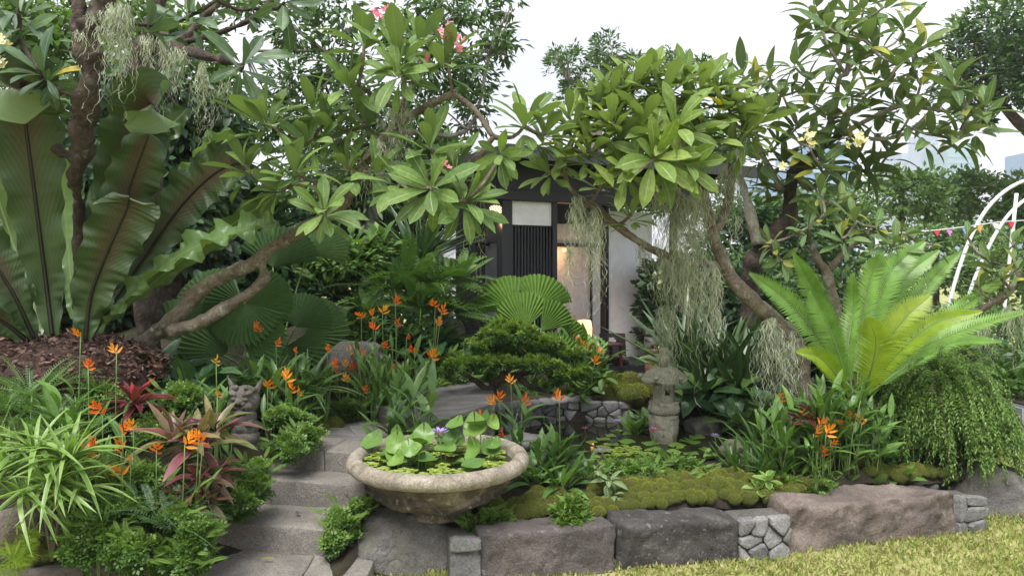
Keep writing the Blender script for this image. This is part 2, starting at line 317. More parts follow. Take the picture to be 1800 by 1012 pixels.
def xf(t, ang=0., pos=(0, 0, 0), s=1., tilt=0.):
    v, q, u = t; v = v*s
    c, sn = math.cos(tilt), math.sin(tilt); v = np.stack([v[:, 0], v[:, 1]*c-v[:, 2]*sn, v[:, 1]*sn+v[:, 2]*c], 1)
    c, sn = math.cos(ang), math.sin(ang); v = np.stack([v[:, 0]*c-v[:, 1]*sn, v[:, 0]*sn+v[:, 1]*c, v[:, 2]], 1)
    return v+np.array(pos), q, u
T = {}
T['obov'] = [strip_t(w=.32, prof='obov', n=7, bend=b, fold=.14, seed=i, wave=.004) for i, b in enumerate((.1, .3, .5, .75))]
T['plumc'] = [strip_t(w=.26, prof='lance', n=6, bend=b, fold=.15, stalk=.14, seed=i) for i, b in enumerate((.1, .3, .6, .9))]
T['lance'] = [strip_t(w=.2, prof='lance', n=6, bend=b, fold=.2, stalk=.12, seed=i, wave=.004) for i, b in enumerate((.1, .35, .7, 1.0))]
T['broad'] = [strip_t(w=.42, prof='lance', n=8, bend=b, fold=.14, stalk=.15, seed=i, wave=.012) for i, b in enumerate((.15, .4, .8))]
T['oval'] = [strip_t(w=.5, prof='oval', n=5, bend=b, fold=.12, stalk=.1, seed=i) for i, b in enumerate((.1, .4))]
T['strap'] = [strip_t(w=.085, prof='strap', n=8, bend=b, fold=.25, stalk=0., seed=i) for i, b in enumerate((.3, .8, 1.3, 1.7))]
T['blade'] = [strip_t(w=.10, prof='strap', n=5, bend=b, fold=.2, stalk=0., seed=i) for i, b in enumerate((.05, .25, .55))]
def dia(w, sag=.12, lift=.06, at=.45): return (np.array([(0, 0, 0), (w/2, at, lift), (0, 1, -sag), (-w/2, at, lift)]), np.array([(0, 1, 2, 3)]), np.array([(.5, 0), (1, at), (.5, 1), (0, at)]))
T['leafq'] = [dia(.50)]
T['leafn'] = [dia(.34)]
T['bl1'] = [strip_t(w=.14, prof='strap', n=1, bend=.4, fold=.1, stalk=0.)]
T['leaf3'] = [strip_t(w=.45, prof='lance', n=3, bend=.4, fold=.15, stalk=.08)]
T['petal'] = [strip_t(w=.3, prof='petal', n=3, bend=-.2, fold=.25, stalk=0.)]
lob = dia(.68, .1, .08, .55)
T['lobed'] = [join_t([xf(lob, a, (math.sin(-a)*.32*k, math.cos(a)*.32*k, 0), s) for a, k, s in ((0, 1., .55), (.75, .9, .46), (-.75, .9, .46), (1.6, .7, .38), (-1.6, .7, .38))])]
def pinn(k, w, ll, bend=.5, top=True):
    ps = [strip_t(w=.025, prof='strap', n=4, bend=bend, fold=0, stalk=0)]
    lf = strip_t(w=w, prof='lance', n=1, bend=.1, fold=0, stalk=0)
    lf = (np.array([(-.02, 0, 0), (w/2, .45, .01), (0, 1, -.04), (-w/2, .45, .01)]), np.array([(0, 1, 2, 3)]), np.array([(.5, 0), (1, .5), (.5, 1), (0, .5)]))
    for i in range(1, k):
        t = i/k; y = t*(1-.12*bend*t); z = -bend*t*t*.5
        l = ll*math.sin(math.pi*(t*.86+.1))**.6
        for s in (-1, 1): ps.append(xf(lf, s*-1.15, (0, y, z), l))
    return join_t(ps)
T['fern'] = [pinn(14, .46, .17, b) for b in (.3, .8, 1.2)]
T['fernl'] = [pinn(20, .24, .11, b) for b in (.5, 1.0, 1.6)]
nd = strip_t(w=.16, prof='lance', n=2, bend=.1, fold=.1, stalk=0.)
T['tuft'] = [join_t([xf(nd, i*2.4, (0, .1*(i/11), .04*i), 1-.03*i, .25+.1*i) for i in range(11)])]
T['tuft4'] = [join_t([xf(dia(.36), i*1.5, (0, 0, .05*i), 1-.05*i, .1+.14*i) for i in range(6)])]
_tm = {}
def tmesh(key, i, mat):
    k = (key, i, mat.name)
    if k not in _tm:
        v, q, u = T[key][i]; _tm[k] = mesh_np(v, q, mat, u)
    return _tm[k]
def basis(dirs, ups):
    y = dirs/np.maximum(1e-9, np.linalg.norm(dirs, axis=1, keepdims=True))
    x = np.cross(y, ups); nx = np.linalg.norm(x, axis=1, keepdims=True)
    bad = nx[:, 0] < 1e-4; x[bad] = np.cross(y[bad], np.array([.37, .21, .9])); nx = np.linalg.norm(x, axis=1, keepdims=True)
    x = x/nx; z = np.cross(x, y); return x, y, z
def merged(tmpl, pos, dirs, ups, sc, mat, rng):
    v, q, u = tmpl; n = len(pos)
    x, y, z = basis(dirs, ups)
    V = pos[:, None]+sc[:, None, None]*(v[None, :, 0, None]*x[:, None]+v[None, :, 1, None]*y[:, None]+v[None, :, 2, None]*z[:, None])
    Q = (q[None]+(np.arange(n)*len(v))[:, None, None]).reshape(-1, 4)
    return mesh_np(V.reshape(-1, 3), Q, mat, np.tile(u, (n, 1)), np.repeat(rng.random(n), len(v)))
class Leaves:
    """collects single leaves of one plant; the largest in view become parts of their own, the rest one stuff part"""
    def __init__(s): s.a = []
    def add(s, key, pos, d, up, sc, mat): s.a.append((key, tuple(pos), tuple(d), tuple(up), sc, mat))
    def finish(s, parent, name='leaf', cap=300, seed=1):
        if not s.a: return
        rng = np.random.default_rng(seed)
        s.a.sort(key=lambda l: -l[4]/max(.5, l[1][1]))
        base = np.array(parent.location)
        sel = s.a[:cap]
        if sel:
            x, y, z = basis(np.array([l[2] for l in sel]), np.array([l[3] for l in sel]))
            for i, l in enumerate(sel):
                p = np.array(l[1])-base; sc = l[4]
                Mx = Matrix(((x[i][0]*sc, y[i][0]*sc, z[i][0]*sc, p[0]), (x[i][1]*sc, y[i][1]*sc, z[i][1]*sc, p[1]), (x[i][2]*sc, y[i][2]*sc, z[i][2]*sc, p[2]), (0, 0, 0, 1)))
                o = bpy.data.objects.new(name, tmesh(l[0], rng.integers(len(T[l[0]])), l[5])); COL.objects.link(o)
                o.parent = parent; o.matrix_basis = Mx
        rest = s.a[cap:]
        by = {}
        for l in rest: by.setdefault((l[0], l[5].name), []).append(l)
        for (k, mn), ls in by.items():
            me = merged(T[k][min(1, len(T[k])-1)], np.array([l[1] for l in ls]), np.array([l[2] for l in ls]), np.array([l[3] for l in ls]), np.array([l[4] for l in ls]), ls[0][5], rng)
            tag(link('foliage', me, parent), kind='stuff')
def rdir(rng, el0, el1):
    a = rng.random()*6.283; e = el0+(el1-el0)*rng.random()
    return np.array([math.cos(a)*math.cos(e), math.sin(a)*math.cos(e), math.sin(e)])

# ------------------------------------------------------------------ tubes
def spline(pts, k=5):
    """Catmull-Rom through [(vec, r)]"""
    P = [np.array([*p, r]) for p, r in pts]
    if len(P) < 3 and k < 2: return P
    P = [2*P[0]-P[1]]+P+[2*P[-1]-P[-2]]; out = []
    for i in range(1, len(P)-2):
        for j in range(k):
            t = j/k; a, b, c, d = P[i-1], P[i], P[i+1], P[i+2]
            out.append(.5*((2*b)+(-a+c)*t+(2*a-5*b+4*c-d)*t*t+(-a+3*b-3*c+d)*t**3))
    out.append(P[-2]); return out
def tube_data(path, n=8, rough=0., seed=0):
    P = np.array([p[:3] for p in path]); rr = np.array([max(.0004, p[3]) for p in path])
    tg = np.gradient(P, axis=0); tg /= np.maximum(1e-9, np.linalg.norm(tg, axis=1, keepdims=True))
    ref = np.array([.31, .9, .2]) if abs(tg[:, 1]).mean() < .7 else np.array([1., .1, .1])
    a = np.cross(tg, ref); a /= np.maximum(1e-9, np.linalg.norm(a, axis=1, keepdims=True)); b = np.cross(tg, a)
    th = np.arange(n)*2*math.pi/n
    V = P[:, None]+rr[:, None, None]*(np.cos(th)[None, :, None]*a[:, None]+np.sin(th)[None, :, None]*b[:, None])
    if rough:
        for i in range(V.shape[0]):
            for j in range(n):
                q = Vector(V[i, j])*9; s = 1+rough*noise.noise(q+Vector((seed, 0, 0)))+rough*.6*noise.noise(q*3.1)
                V[i, j] = P[i]+(V[i, j]-P[i])*s
    m = len(P); V = V.reshape(-1, 3); Q = []
    for i in range(m-1):
        for j in range(n):
            Q.append((i*n+j, i*n+(j+1) % n, (i+1)*n+(j+1) % n, (i+1)*n+j))
    V = np.vstack([V, P[:1], P[-1:]])
    e = m*n
    for j in range(0, n, 2):
        Q.append((e, (j+2) % n, (j+1) % n, j)); k = (m-1)*n
        Q.append((e+1, k+j, k+(j+1) % n, k+(j+2) % n))
    return V, np.array(Q)
class Tubes:
    def __init__(s): s.v = []; s.q = []; s.n = 0
    def add(s, pts, n=8, k=4, rough=0., seed=0):
        V, Q = tube_data(spline(pts, k) if k > 1 else [np.array([*p, r]) for p, r in pts], n, rough, seed)
        s.v.append(V); s.q.append(Q+s.n); s.n += len(V)
    def build(s, name, mat, parent=None):
        me = mesh_np(np.vstack(s.v), np.vstack(s.q), mat); return link(name, me, parent)

# ------------------------------------------------------------------ the ground
YF = [(-6, 3.3), (-3.6, 3.45), (-1.62, 3.5), (-1.5, 3.2), (-.85, 3.3), (-.78, 3.92), (.54, 4.08), (1.57, 4.38), (2.7, 4.73), (3.3, 4.9), (8, 5.4)]
def yfront(x):
    for (a, b), (c, d) in zip(YF, YF[1:]):
        if x <= c: return b+(d-b)*max(0, (x-a)/(c-a))
    return YF[-1][1]
CT = np.array([(-3.4, 3.5, .15), (-2.6, 3.5, .15), (-1.75, 3.5, .02), (-1.65, 3.8, .10), (-1.6, 4.05, .18), (-1.45, 3.95, .10), (-1.4, 4.2, .24), (-1.9, 3.8, .25), (-1.8, 4.4, .5), (-2.4, 4.0, .42), (-2.7, 4.6, .78), (-3.3, 4.2, .7), (-2.3, 5.0, .84), (-3.5, 5.5, .92), (-1.9, 5.4, .72), (-1.55, 4.8, .55),
  (-1.2, 3.5, .0), (-1.2, 3.8, .02), (-1.0, 4.0, .12), (-.9, 4.3, .26), (-.7, 4.5, .38), (-.95, 4.8, .38), (-.4, 5.0, .38), (-.2, 5.5, .48), (-.6, 5.9, .5), (-.1, 6.2, .5), (-1.3, 5.3, .52), (-1.3, 6.2, .62),
  (-.45, 3.95, .22), (-.4, 4.3, .24), (0, 4.0, .22), (.5, 4.1, .22), (1.5, 4.4, .22), (2.6, 4.75, .25), (3.1, 5.0, .25), (0, 4.5, .28), (.6, 4.6, .28), (1.4, 4.75, .28), (2.0, 4.9, .33), (2.4, 5.3, .42),
  (.1, 5.3, .32), (.3, 6.3, .5), (1, 6.5, .5), (1.9, 6, .48), (0, 7, .48), (1, 8, .4), (2.6, 6.5, .45), (-1.7, 6.6, 1.1), (-2.3, 6.0, 1.0), (-2.8, 6.6, 1.15), (-1.0, 7.0, .8), (-2, 8, 1.1), (-3.5, 8, 1.1), (4, 8, .1), (3.7, 5.6, -.1), (4.2, 5.2, -.15), (4.6, 6.5, -.1), (-2, 11, .6), (2, 11, .2)])
PC, PR = (.80, 5.52), (.96, .60)
def hgt(x, y):
    d2 = (CT[:, 0]-x)**2+(CT[:, 1]-y)**2+.015
    w = d2**-1.7; z = float((w*CT[:, 2]).sum()/w.sum())
    e = ((x-PC[0])/PR[0])**2+((y-PC[1])/PR[1])**2
    if e < 1.25: z = min(z, .30-.18*(1.12-e) if e < 1.12 else z)
    return z
def gpt(px, d, dz=0.):
    x = (px-900)/F*d; return Vector((x, d, hgt(x, d)+dz))
V = []; nx, ny = 170, 130
for j in range(ny):
    for i in range(nx):
        x = -6+13*i/(nx-1); yf = yfront(x); y = yf+(11.5-yf)*(j/(ny-1))**1.35
        V.append((x, y, hgt(x, y)-.05*max(0, 1-j/4)+.015*noise.noise(Vector((x*4, y*4, 0)))))
Q = [(j*nx+i, j*nx+i+1, (j+1)*nx+i+1, (j+1)*nx+i) for j in range(ny-1) for i in range(nx-1)]
tag(link('planting_bed_ground', mesh_np(V, Q, M['soil'])), kind='structure', label='dark raised soil of the planting bed behind the stone edging')
# lawn sheet out to the horizon
V = []; rr = [0, 3, 5, 7, 10, 15, 25, 50, 120, 300, 690]
na = 48
for r in rr:
    for a in range(na): V.append((r*math.sin(a*2*math.pi/na), r*math.cos(a*2*math.pi/na), -.004))
Q = [(j*na+i, j*na+(i+1) % na, (j+1)*na+(i+1) % na, (j+1)*na+i) for j in range(len(rr)-1) for i in range(na)]
tag(link('lawn', mesh_np(V, Q, M['lawn'])), kind='structure', label='pale yellowish green lawn')
rng = np.random.default_rng(5)
n = 240000
x = rng.uniform(-.2, 7., n); y = rng.uniform(3.2, 8.5, n)**1.0
keep = (y < np.array([yfront(a)-.2 for a in x])) | ((x > 3.2) & (x > 3.6+.25*(y-5)))
keep &= np.array([noise.noise(Vector((a*2.2, b*2.2, 3)))+.6*noise.noise(Vector((a*7, b*7, 1))) > rng.uniform(-1.0, .35) for a, b in zip(x, y)])
y = y[keep]; x = x[keep]; n = len(x)
d = rng.normal(0, .7, (n, 3)); d[:, 2] = 1
tag(link('grass', merged(T['leafn'][0], np.stack([x, y, np.zeros(n)], 1), d, rng.normal(0, 1, (n, 3)), rng.uniform(.016, .042, n), M['grass'], rng)), 'short dry yellowish grass blades of the lawn', 'grass', kind='stuff')
n = 5000; x = rng.uniform(-.9, 3.6, n); y = np.array([yfront(a) for a in x])-rng.uniform(.11, .20, n)
d = rng.normal(0, .35, (n, 3)); d[:, 2] = 1
tag(link('grass', merged(T['leafn'][0], np.stack([x, y, np.full(n, -.01)], 1), d, rng.normal(0, 1, (n, 3)), rng.uniform(.03, .065, n), M['grass'], rng)), 'longer grass tufts along the foot of the edging stones', 'grass', kind='stuff')
# pond
V = [(PC[0], PC[1], .30)]
for a in range(64):
    th = a*2*math.pi/64; V.append((PC[0]+PR[0]*1.08*math.cos(th), PC[1]+PR[1]*1.08*math.sin(th), .30))
m, t = new_mat('pond_water'); p = N(t, 'ShaderNodeBsdfPrincipled', Roughness=.06); p.inputs['Base Color'].default_value = (.02, .022, .012, 1)
nz = N(t, 'ShaderNodeTexNoise', Scale=14., Detail=2.); b = N(t, 'ShaderNodeBump', Strength=.06, Distance=.01); t.links.new(nz.outputs['Fac'], b.inputs['Height']); t.links.new(b.outputs[0], p.inputs['Normal'])
o_ = t.nodes.new('ShaderNodeOutputMaterial'); t.links.new(p.outputs[0], o_.inputs[0]); M['water'] = m
tag(link('pond_water', mesh_py(V, [(0, i+1, (i+1) % 64+1) for i in range(64)], m, True)), kind='structure', label='dark still pond water under the lily pads')

# ------------------------------------------------------------------ rocks and masonry
def ico(sub):
    bm = bmesh.new(); bmesh.ops.create_icosphere(bm, subdivisions=sub, radius=1)
    V = np.array([v.co[:] for v in bm.verts]); Fc = [tuple(v.index for v in f.verts) for f in bm.faces]; bm.free(); return V, Fc
ICO = {s: ico(s) for s in (1, 2, 3, 4, 5)}
def rock(name, c, r, mat, seed=0, sub=4, amp=.25, cuts=7, parent=None, rz=0., sharp=True):
    V, Fc = ICO[sub]; rs = random.Random(seed); V = V.copy()
    for k in range(cuts):
        nrm = np.array([rs.gauss(0, 1), rs.gauss(0, 1), rs.gauss(0, .8)]); nrm /= np.linalg.norm(nrm); dd = rs.uniform(.6, .85)
        s = V@nrm; ex = np.maximum(0, s-dd); V -= ex[:, None]*nrm[None]*.92
    off = Vector((seed*3.7, seed*1.3, 0)); out = []
    for v in V:
        q = Vector(v); k = 1+amp*noise.noise(q*1.3+off)+amp*.4*noise.noise(q*3.5+off)+amp*.16*noise.noise(q*9+off)
        out.append(v*k)
    V = np.array(out)*np.array(r); cz, sz = math.cos(rz), math.sin(rz)
    V = np.stack([V[:, 0]*cz-V[:, 1]*sz, V[:, 0]*sz+V[:, 1]*cz, V[:, 2]], 1)
    o = link(name, mesh_py(V, Fc, mat, True), None); o.location = c
    if parent: o.parent = parent; o.location = Vector(c)-parent.location
    return o
def block(name, A, B, depth, zb, zl, zr, mat, seed=0, amp=.02, nu=80, nv=18, nd_=14, parent=None, bev=.02, wob=.0):
    """rough-hewn block whose front face runs A->B (xy), body behind it; heights zl..zr at its ends"""
    A = Vector((A[0], A[1], 0)); B = Vector((B[0], B[1], 0)); u = B-A; L = u.length; u.normalize(); w = Vector((-u.y, u.x, 0))
    bm = bmesh.new(); bmesh.ops.create_cube(bm, size=1)
    V = []; idx = {}; Q = []
    def ticks(l, n_): return [0, bev*.35, bev]+[bev+(l-2*bev)*q/n_ for q in range(1, n_)]+[l-bev, l-bev*.35, l]
    TU = ticks(L, nu); TD = ticks(depth, nd_); hh_ = max(zl, zr)-zb; TV = [q/nv*(1-bev/hh_) for q in range(nv)]+[1-bev/hh_, 1-bev*.35/hh_, 1]
    nu, nd_, nv = len(TU)-1, len(TD)-1, len(TV)-1
    def vert(i, j, k):
        key = (i, j, k)
        if key in idx: return idx[key]
        a, b, c = TU[i]/L, TD[j]/depth, TV[k]
        h = zl+(zr-zl)*a
        p = np.array([a*L, b*depth, zb+(h-zb)*c])
        # round the edges
        cx = min(a*L, L-a*L); cy = min(b*depth, depth-b*depth); cz = (1-c)*(h-zb)
        for s, (e1, e2) in enumerate(((cx, cy), (cx, cz), (cy, cz))):
            if e1 < bev and e2 < bev:
                q = bev-math.hypot(bev-e1, bev-e2)
                if q < 0:
                    if s == 0: p[0] += -q*.7*(1 if a < .5 else -1); p[1] += -q*.7*(1 if b < .5 else -1)
                    if s == 1: p[0] += -q*.7*(1 if a < .5 else -1); p[2] -= -q*.7
                    if s == 2: p[1] += -q*.7*(1 if b < .5 else -1); p[2] -= -q*.7
        P = A+u*p[0]+w*p[1]; P.z = p[2]
        sd_ = Vector((seed*5.1, seed*2.2, seed))
        nv_ = Vector((noise.noise(P*5+sd_), noise.noise(P*5+sd_+Vector((9, 0, 0))), noise.noise(P*4+sd_+Vector((0, 9, 0)))))
        nv2 = Vector((noise.noise(P*16+sd_), noise.noise(P*16+sd_+Vector((9, 0, 0))), noise.noise(P*16+sd_+Vector((0, 9, 0)))))
        nv3 = noise.noise(P*40+sd_)
        vo = noise.voronoi(P*7+sd_+nv_*1.2)[0]; vo2 = noise.voronoi(P*19+sd_)[0]
        P = P+nv_*amp*1.4+nv2*amp*.55+w*(nv3*amp*.35+(vo[0]-.35)*amp*1.1+(vo2[0]-.35)*amp*.45)+Vector((0, 0, (.3-vo[0])*amp*(.7 if amp > .01 else .2)+(.3-vo2[0])*amp*.25))
        idx[key] = len(V); V.append(P); return idx[key]
    for i in range(nu):
        for k in range(nv):
            Q.append((vert(i, 0, k), vert(i+1, 0, k), vert(i+1, 0, k+1), vert(i, 0, k+1)))
            Q.append((vert(i+1, nd_, k), vert(i, nd_, k), vert(i, nd_, k+1), vert(i+1, nd_, k+1)))
        for j in range(nd_):
            Q.append((vert(i, j, nv), vert(i+1, j, nv), vert(i+1, j+1, nv), vert(i, j+1, nv)))
    for j in range(nd_):
        for k in range(nv):
            Q.append((vert(0, j+1, k), vert(0, j, k), vert(0, j, k+1), vert(0, j+1, k+1)))
            Q.append((vert(nu, j, k), vert(nu, j+1, k), vert(nu, j+1, k+1), vert(nu, j, k+1)))
    bm.free()
    o = link(name, mesh_py(V, Q, mat, True), parent); return o
def clip(poly, a, b):
    """keep the part of poly nearer to a than b"""
    mx, my = (a[0]+b[0])/2, (a[1]+b[1])/2; nx_, ny_ = b[0]-a[0], b[1]-a[1]; out = []
    f = lambda p: (p[0]-mx)*nx_+(p[1]-my)*ny_
    for i in range(len(poly)):
        p, q = poly[i], poly[(i+1) % len(poly)]; fp, fq = f(p), f(q)
        if fp <= 0: out.append(p)
        if (fp < 0 < fq) or (fq < 0 < fp):
            s = fp/(fp-fq); out.append((p[0]+(q[0]-p[0])*s, p[1]+(q[1]-p[1])*s))
    return out
def inpoly(p, poly):
    c = False
    for i in range(len(poly)):
        (x1, y1), (x2, y2) = poly[i], poly[i-1]
        if (y1 > p[1]) != (y2 > p[1]) and p[0] < (x2-x1)*(p[1]-y1)/(y2-y1)+x1: c = not c
    return c
def stones(poly, cell, mapf, parent, mat, seed, gap=.008, proud=.03, name='stone', asp=1.3, back=.03, rnd=.22):
    """Voronoi stones over a polygon in (u,v); mapf(u,v,h) gives the point h in front of the face"""
    rs = random.Random(seed); us = [p[0] for p in poly]; vs_ = [p[1] for p in poly]; pts = []
    nu = max(1, round((max(us)-min(us))/(cell*asp))); nv = max(1, round((max(vs_)-min(vs_))/cell))
    for j in range(nv):
        for i in range(nu):
            p = (min(us)+(i+.5+rs.uniform(-.42, .42)+(.5 if j % 2 else 0)-.25)/nu*(max(us)-min(us)), min(vs_)+(j+.5+rs.uniform(-.42, .42))/nv*(max(vs_)-min(vs_)))
            if inpoly(p, poly): pts.append(p)
    for a in pts:
        cellp = list(poly)
        for b in pts:
            if b is not a and cellp: cellp = clip(cellp, a, b)
        if len(cellp) < 3: continue
        cx = sum(p[0] for p in cellp)/len(cellp); cy = sum(p[1] for p in cellp)/len(cellp)
        # cut the corners
        cc = []
        for i in range(len(cellp)):
            p0, p, p2 = cellp[i-1], cellp[i], cellp[(i+1) % len(cellp)]
            cc += [(p[0]+(p0[0]-p[0])*rnd, p[1]+(p0[1]-p[1])*rnd), (p[0]+(p2[0]-p[0])*rnd, p[1]+(p2[1]-p[1])*rnd)]
        def ins(q, g):
            dx, dy = cx-q[0], cy-q[1]; l = math.hypot(dx, dy) or 1; g = min(g, l*.6); return (q[0]+dx/l*g, q[1]+dy/l*g)
        n_ = len(cc); h = proud*rs.uniform(.6, 1.2); Vv = []
        tx, ty = rs.uniform(-.25, .25), rs.uniform(-.25, .25)
        for g, hh in ((gap, -back), (gap, h*.35), (gap+proud*.35, h*.8), (gap+proud*1.1, h)):
            for q in cc:
                s = ins(q, g*rs.uniform(.8, 1.25)); Vv.append(mapf(s[0], s[1], hh+((s[0]-cx)*tx+(s[1]-cy)*ty if hh > 0 else 0)))
        Vv.append(mapf(cx, cy, h*1.05)); Fs = []
        for r_ in range(3):
            for i in range(n_): Fs.append((r_*n_+i, r_*n_+(i+1) % n_, (r_+1)*n_+(i+1) % n_, (r_+1)*n_+i))
        for i in range(n_): Fs.append((3*n_+i, 3*n_+(i+1) % n_, 4*n_))
        link(name, mesh_py(Vv, Fs, mat, False), parent)

# stone edging along the lawn
def gxy(px, py, z=0.): d = (EYE-z)*F/(py-HY); return ((px-900)/F*d, d)
a, b = gxy(846, 1024), gxy(1083, 1003); o = block('edging_stone', a, b, .22, -.04, .245, .235, M['stone_mix'], 1, .016)
tag(o, 'long grey brown edging stone directly right of the small rubble beside the big boulder', 'stone', 'edging stones along the lawn')
a, b = gxy(1087, 1002), gxy(1298, 985); o = block('edging_stone', a, b, .24, -.04, .235, .225, M['stone_dk'], 2, .016)
tag(o, 'black faced edging stone with a pale flat top, in the middle of the lawn edge', 'stone', 'edging stones along the lawn')
a, b = gxy(1392, 972), gxy(1682, 938); o = block('edging_stone', a, b, .26, -.04, .255, .235, M['stone_pk'], 3, .024)
tag(o, 'longest pinkish brown edging stone below the cycad, dark at one end', 'stone', 'edging stones along the lawn')
a, b = gxy(-40, 1040), gxy(292, 1040); o = block('edging_stone', (a[0], 3.42), (b[0], 3.50), .2, -.1, .175, .18, M['stone_mix'], 4, .014)
tag(o, 'low brown edging stone left of the steps under the lacy groundcover', 'stone', 'edging stones along the lawn')
o = rock('boulder', (-.55, 3.99, .03), (.42, .30, .26), M['stone'], 12, 5, .2, 9)
tag(o, 'big cracked grey boulder under the stone bowl beside the steps', 'boulder')
o = rock('boulder', (3.15, 4.9, .05), (.38, .26, .25), M['stone'], 14, 5, .22, 8)
tag(o, 'grey boulder ending the edging under the cascading shrub', 'boulder')
o = rock('boulder', W(600, 655, 5.5), (.27, .22, .27), M['stone'], 21, 5, .2, 9)
tag(o, 'rounded grey boulder behind the beast statue and orange flowers', 'boulder')
o = rock('boulder', W(648, 628, 5.9), (.14, .12, .13), M['stone'], 23, 4, .2, 8)
tag(o, 'smaller grey boulder leaning behind the rounded one', 'boulder')
for i, (px, py, d, r, lb) in enumerate(((575, 545, 6.6, .16, 'upper grey rock in the dark bank by the fan palm leaves'), (600, 575, 6.4, .13, 'lower grey rock in the dark bank by the fan palm leaves'), (790, 585, 7.0, .2, 'brown rock at the foot of the dark pavilion post'), (10, 940, 3.5, .15, 'dark purple brown rock at the picture corner behind the lime strap plant'),
        (1290, 790, 5.2, .1, 'tan rock at the edge of the pond'), (1235, 760, 5.75, .16, 'flat grey rock behind the stone lantern in the pond'), (815, 735, 5.55, .13, 'grey rock against the bonsai trunk'), (1630, 860, 4.8, .1, 'small rock hidden beneath the cascading shrub'))):
    tag(rock('rock', W(px, py, d), (r, r*.8, r*.75), M['stone'] if i not in (3, 4) else M['stone_pk'], 30+i, 3, .2, 8), lb, 'rock')
def wallmap(A, B, z0=0.):
    A = Vector((*A, 0)); B = Vector((*B, 0)); u = (B-A).normalized(); w = Vector((u.y, -u.x, 0))
    return (B-A).length, (lambda s, v, h: A+u*s+w*h+Vector((0, 0, z0+v)))
def rubble(label, A, B, z0, zl, zr, cell, seed, back=.2, mat='rubble'):
    L_, mf = wallmap(A, B, z0)
    t = thing('rubble_wall', ((A[0]+B[0])/2, (A[1]+B[1])/2, z0), label, 'stone wall', 'dry stone infill between the big stones')
    stones([(0, 0), (L_, 0), (L_, zr), (0, zl)], cell, mf, t, M[mat], seed, gap=.003, proud=.018, rnd=.16)
    u = (Vector(B)-Vector(A)).normalized(); w = Vector((-u.y, u.x))
    block('core', tuple(Vector(A)+w*.012), tuple(Vector(B)+w*.012), back, z0-.02, z0+zl-.02, z0+zr-.02, M['mortar'], seed, .004, 8, 3, 3, t)
    return t
a, b = gxy(1299, 984), gxy(1391, 978); rubble('patch of pale grey rubble stones between the black faced stone and the pinkish stone', a, b, -.02, .245, .25, .075, 41)
a, b = gxy(1683, 938), gxy(1735, 930); rubble('small patch of pale rubble stones right of the pinkish edging stone', a, b, -.02, .25, .22, .075, 42)
a, b = gxy(790, 1028), gxy(846, 1024); rubble('narrow patch of grey rubble between the boulder and the first edging stone', a, b, -.02, .26, .25, .085, 43, mat='stone_grey')
# low wall round the back of the pond
t = thing('pond_wall', (.5, 6.1, .3), 'curved low wall of pale rubble stones behind the lily pond', 'stone wall')
arc = [W(872, 750, 5.75), W(950, 752, 6.05), W(1020, 752, 6.15), W(1110, 752, 6.1)]
for i in range(3):
    A, B = arc[i], arc[i+1]; L_, mf = wallmap(A.xy, B.xy, .28)
    stones([(0, 0), (L_, 0), (L_, .19), (0, .19)], .062, mf, t, M['rubble'], 50+i, gap=.003, proud=.022, asp=1.6, rnd=.13)
    u = (B.xy-A.xy).normalized(); w = Vector((-u.y, u.x))
    block('core', tuple(A.xy+w*.012), tuple(B.xy+w*.012), .18, .2, .45, .45, M['mortar'], i, .004, 8, 3, 3, t)
rs = random.Random(4)
for i in range(8):
    p = arc[0].lerp(arc[2], i/7); rock('cap_stone', (p.x, p.y+.08, .475), (rs.uniform(.09, .15), .09, .035), M['rubble'], 60+i, 2, .2, 5, t)
for i, (px, py, d, s, lb) in enumerate(((868, 772, 5.1, .10, 'pale grey stone behind the right rim of the bowl'), (925, 765, 5.2, .15, 'largest pale stone at the near left end of the pond'), (960, 775, 5.1, .1, 'middle pale stone at the near left end of the pond'), (1060, 786, 5.15, .07, 'small wet pale stone at the pond edge'), (1110, 762, 5.8, .1, 'flat pale stone lying in the water before the low wall'), (1210, 815, 4.98, .08, 'pale stone at the near edge of the pond'))):
    tag(rock('pond_stone', W(px, py, d)+Vector((0, 0, -.03)), (s, s*.7, s*.45), M['rubble'], 70+i, 3, .2, 6), lb, 'stone', 'pale stones round the pond')

# steps and path
def step(label, A, B, depth, zb, zt, seed, parts=2):
    A, B = Vector(A), Vector(B)
    t = thing('stone_step', (A.x, A.y, zb), label, 'step', 'stone steps up through the garden')
    cuts = [0, 1] if parts == 1 else ([0, .62, 1] if seed % 2 else [0, .38, 1])
    for i in range(len(cuts)-1):
        a, b = A.lerp(B, cuts[i]), A.lerp(B, cuts[i+1]); e = (B-A).normalized()*.003
        block('block', tuple(a+e), tuple(b-e), depth, zb, zt, zt, M['slab_top'], seed*3+i, .007, 60, 10, 24, t, bev=.010)
a, b = gxy(250, 1100, .10), gxy(604, 1100, .10); step('lowest wide stone step at the foot of the garden path', a, b, 1.0, -.05, .10, 1, 2)
a, b = gxy(310, 911, .24), gxy(590, 932, .24); step('second stone step up from the lawn', a, b, .5, .0, .24, 2, 1)
a, b = gxy(400, 838, .38), gxy(645, 852, .38); step('third stone step beside the rim of the bowl', a, b, .45, .1, .38, 3, 1)
a, b = gxy(480, 788, .50), gxy(720, 800, .50); step('fourth stone step leading onto the slate path behind the bowl', a, b, .35, .2, .50, 4, 2)
t = thing('path', (-.8, 5.0, .4), 'slate flagstone path curving behind the stone bowl', 'path'); t['kind'] = 'structure'; del t['category']
z = .50
poly = [gxy(x, y, z) for x, y in ((548, 776), (760, 782), (800, 745), (730, 722), (640, 727), (590, 745))]
stones(poly, .26, lambda u, v, h: Vector((u, v, z-.015+h*.5)), t, M['slab'], 81, gap=.004, proud=.02, name='flagstone', asp=1.6, rnd=.1, back=.2)
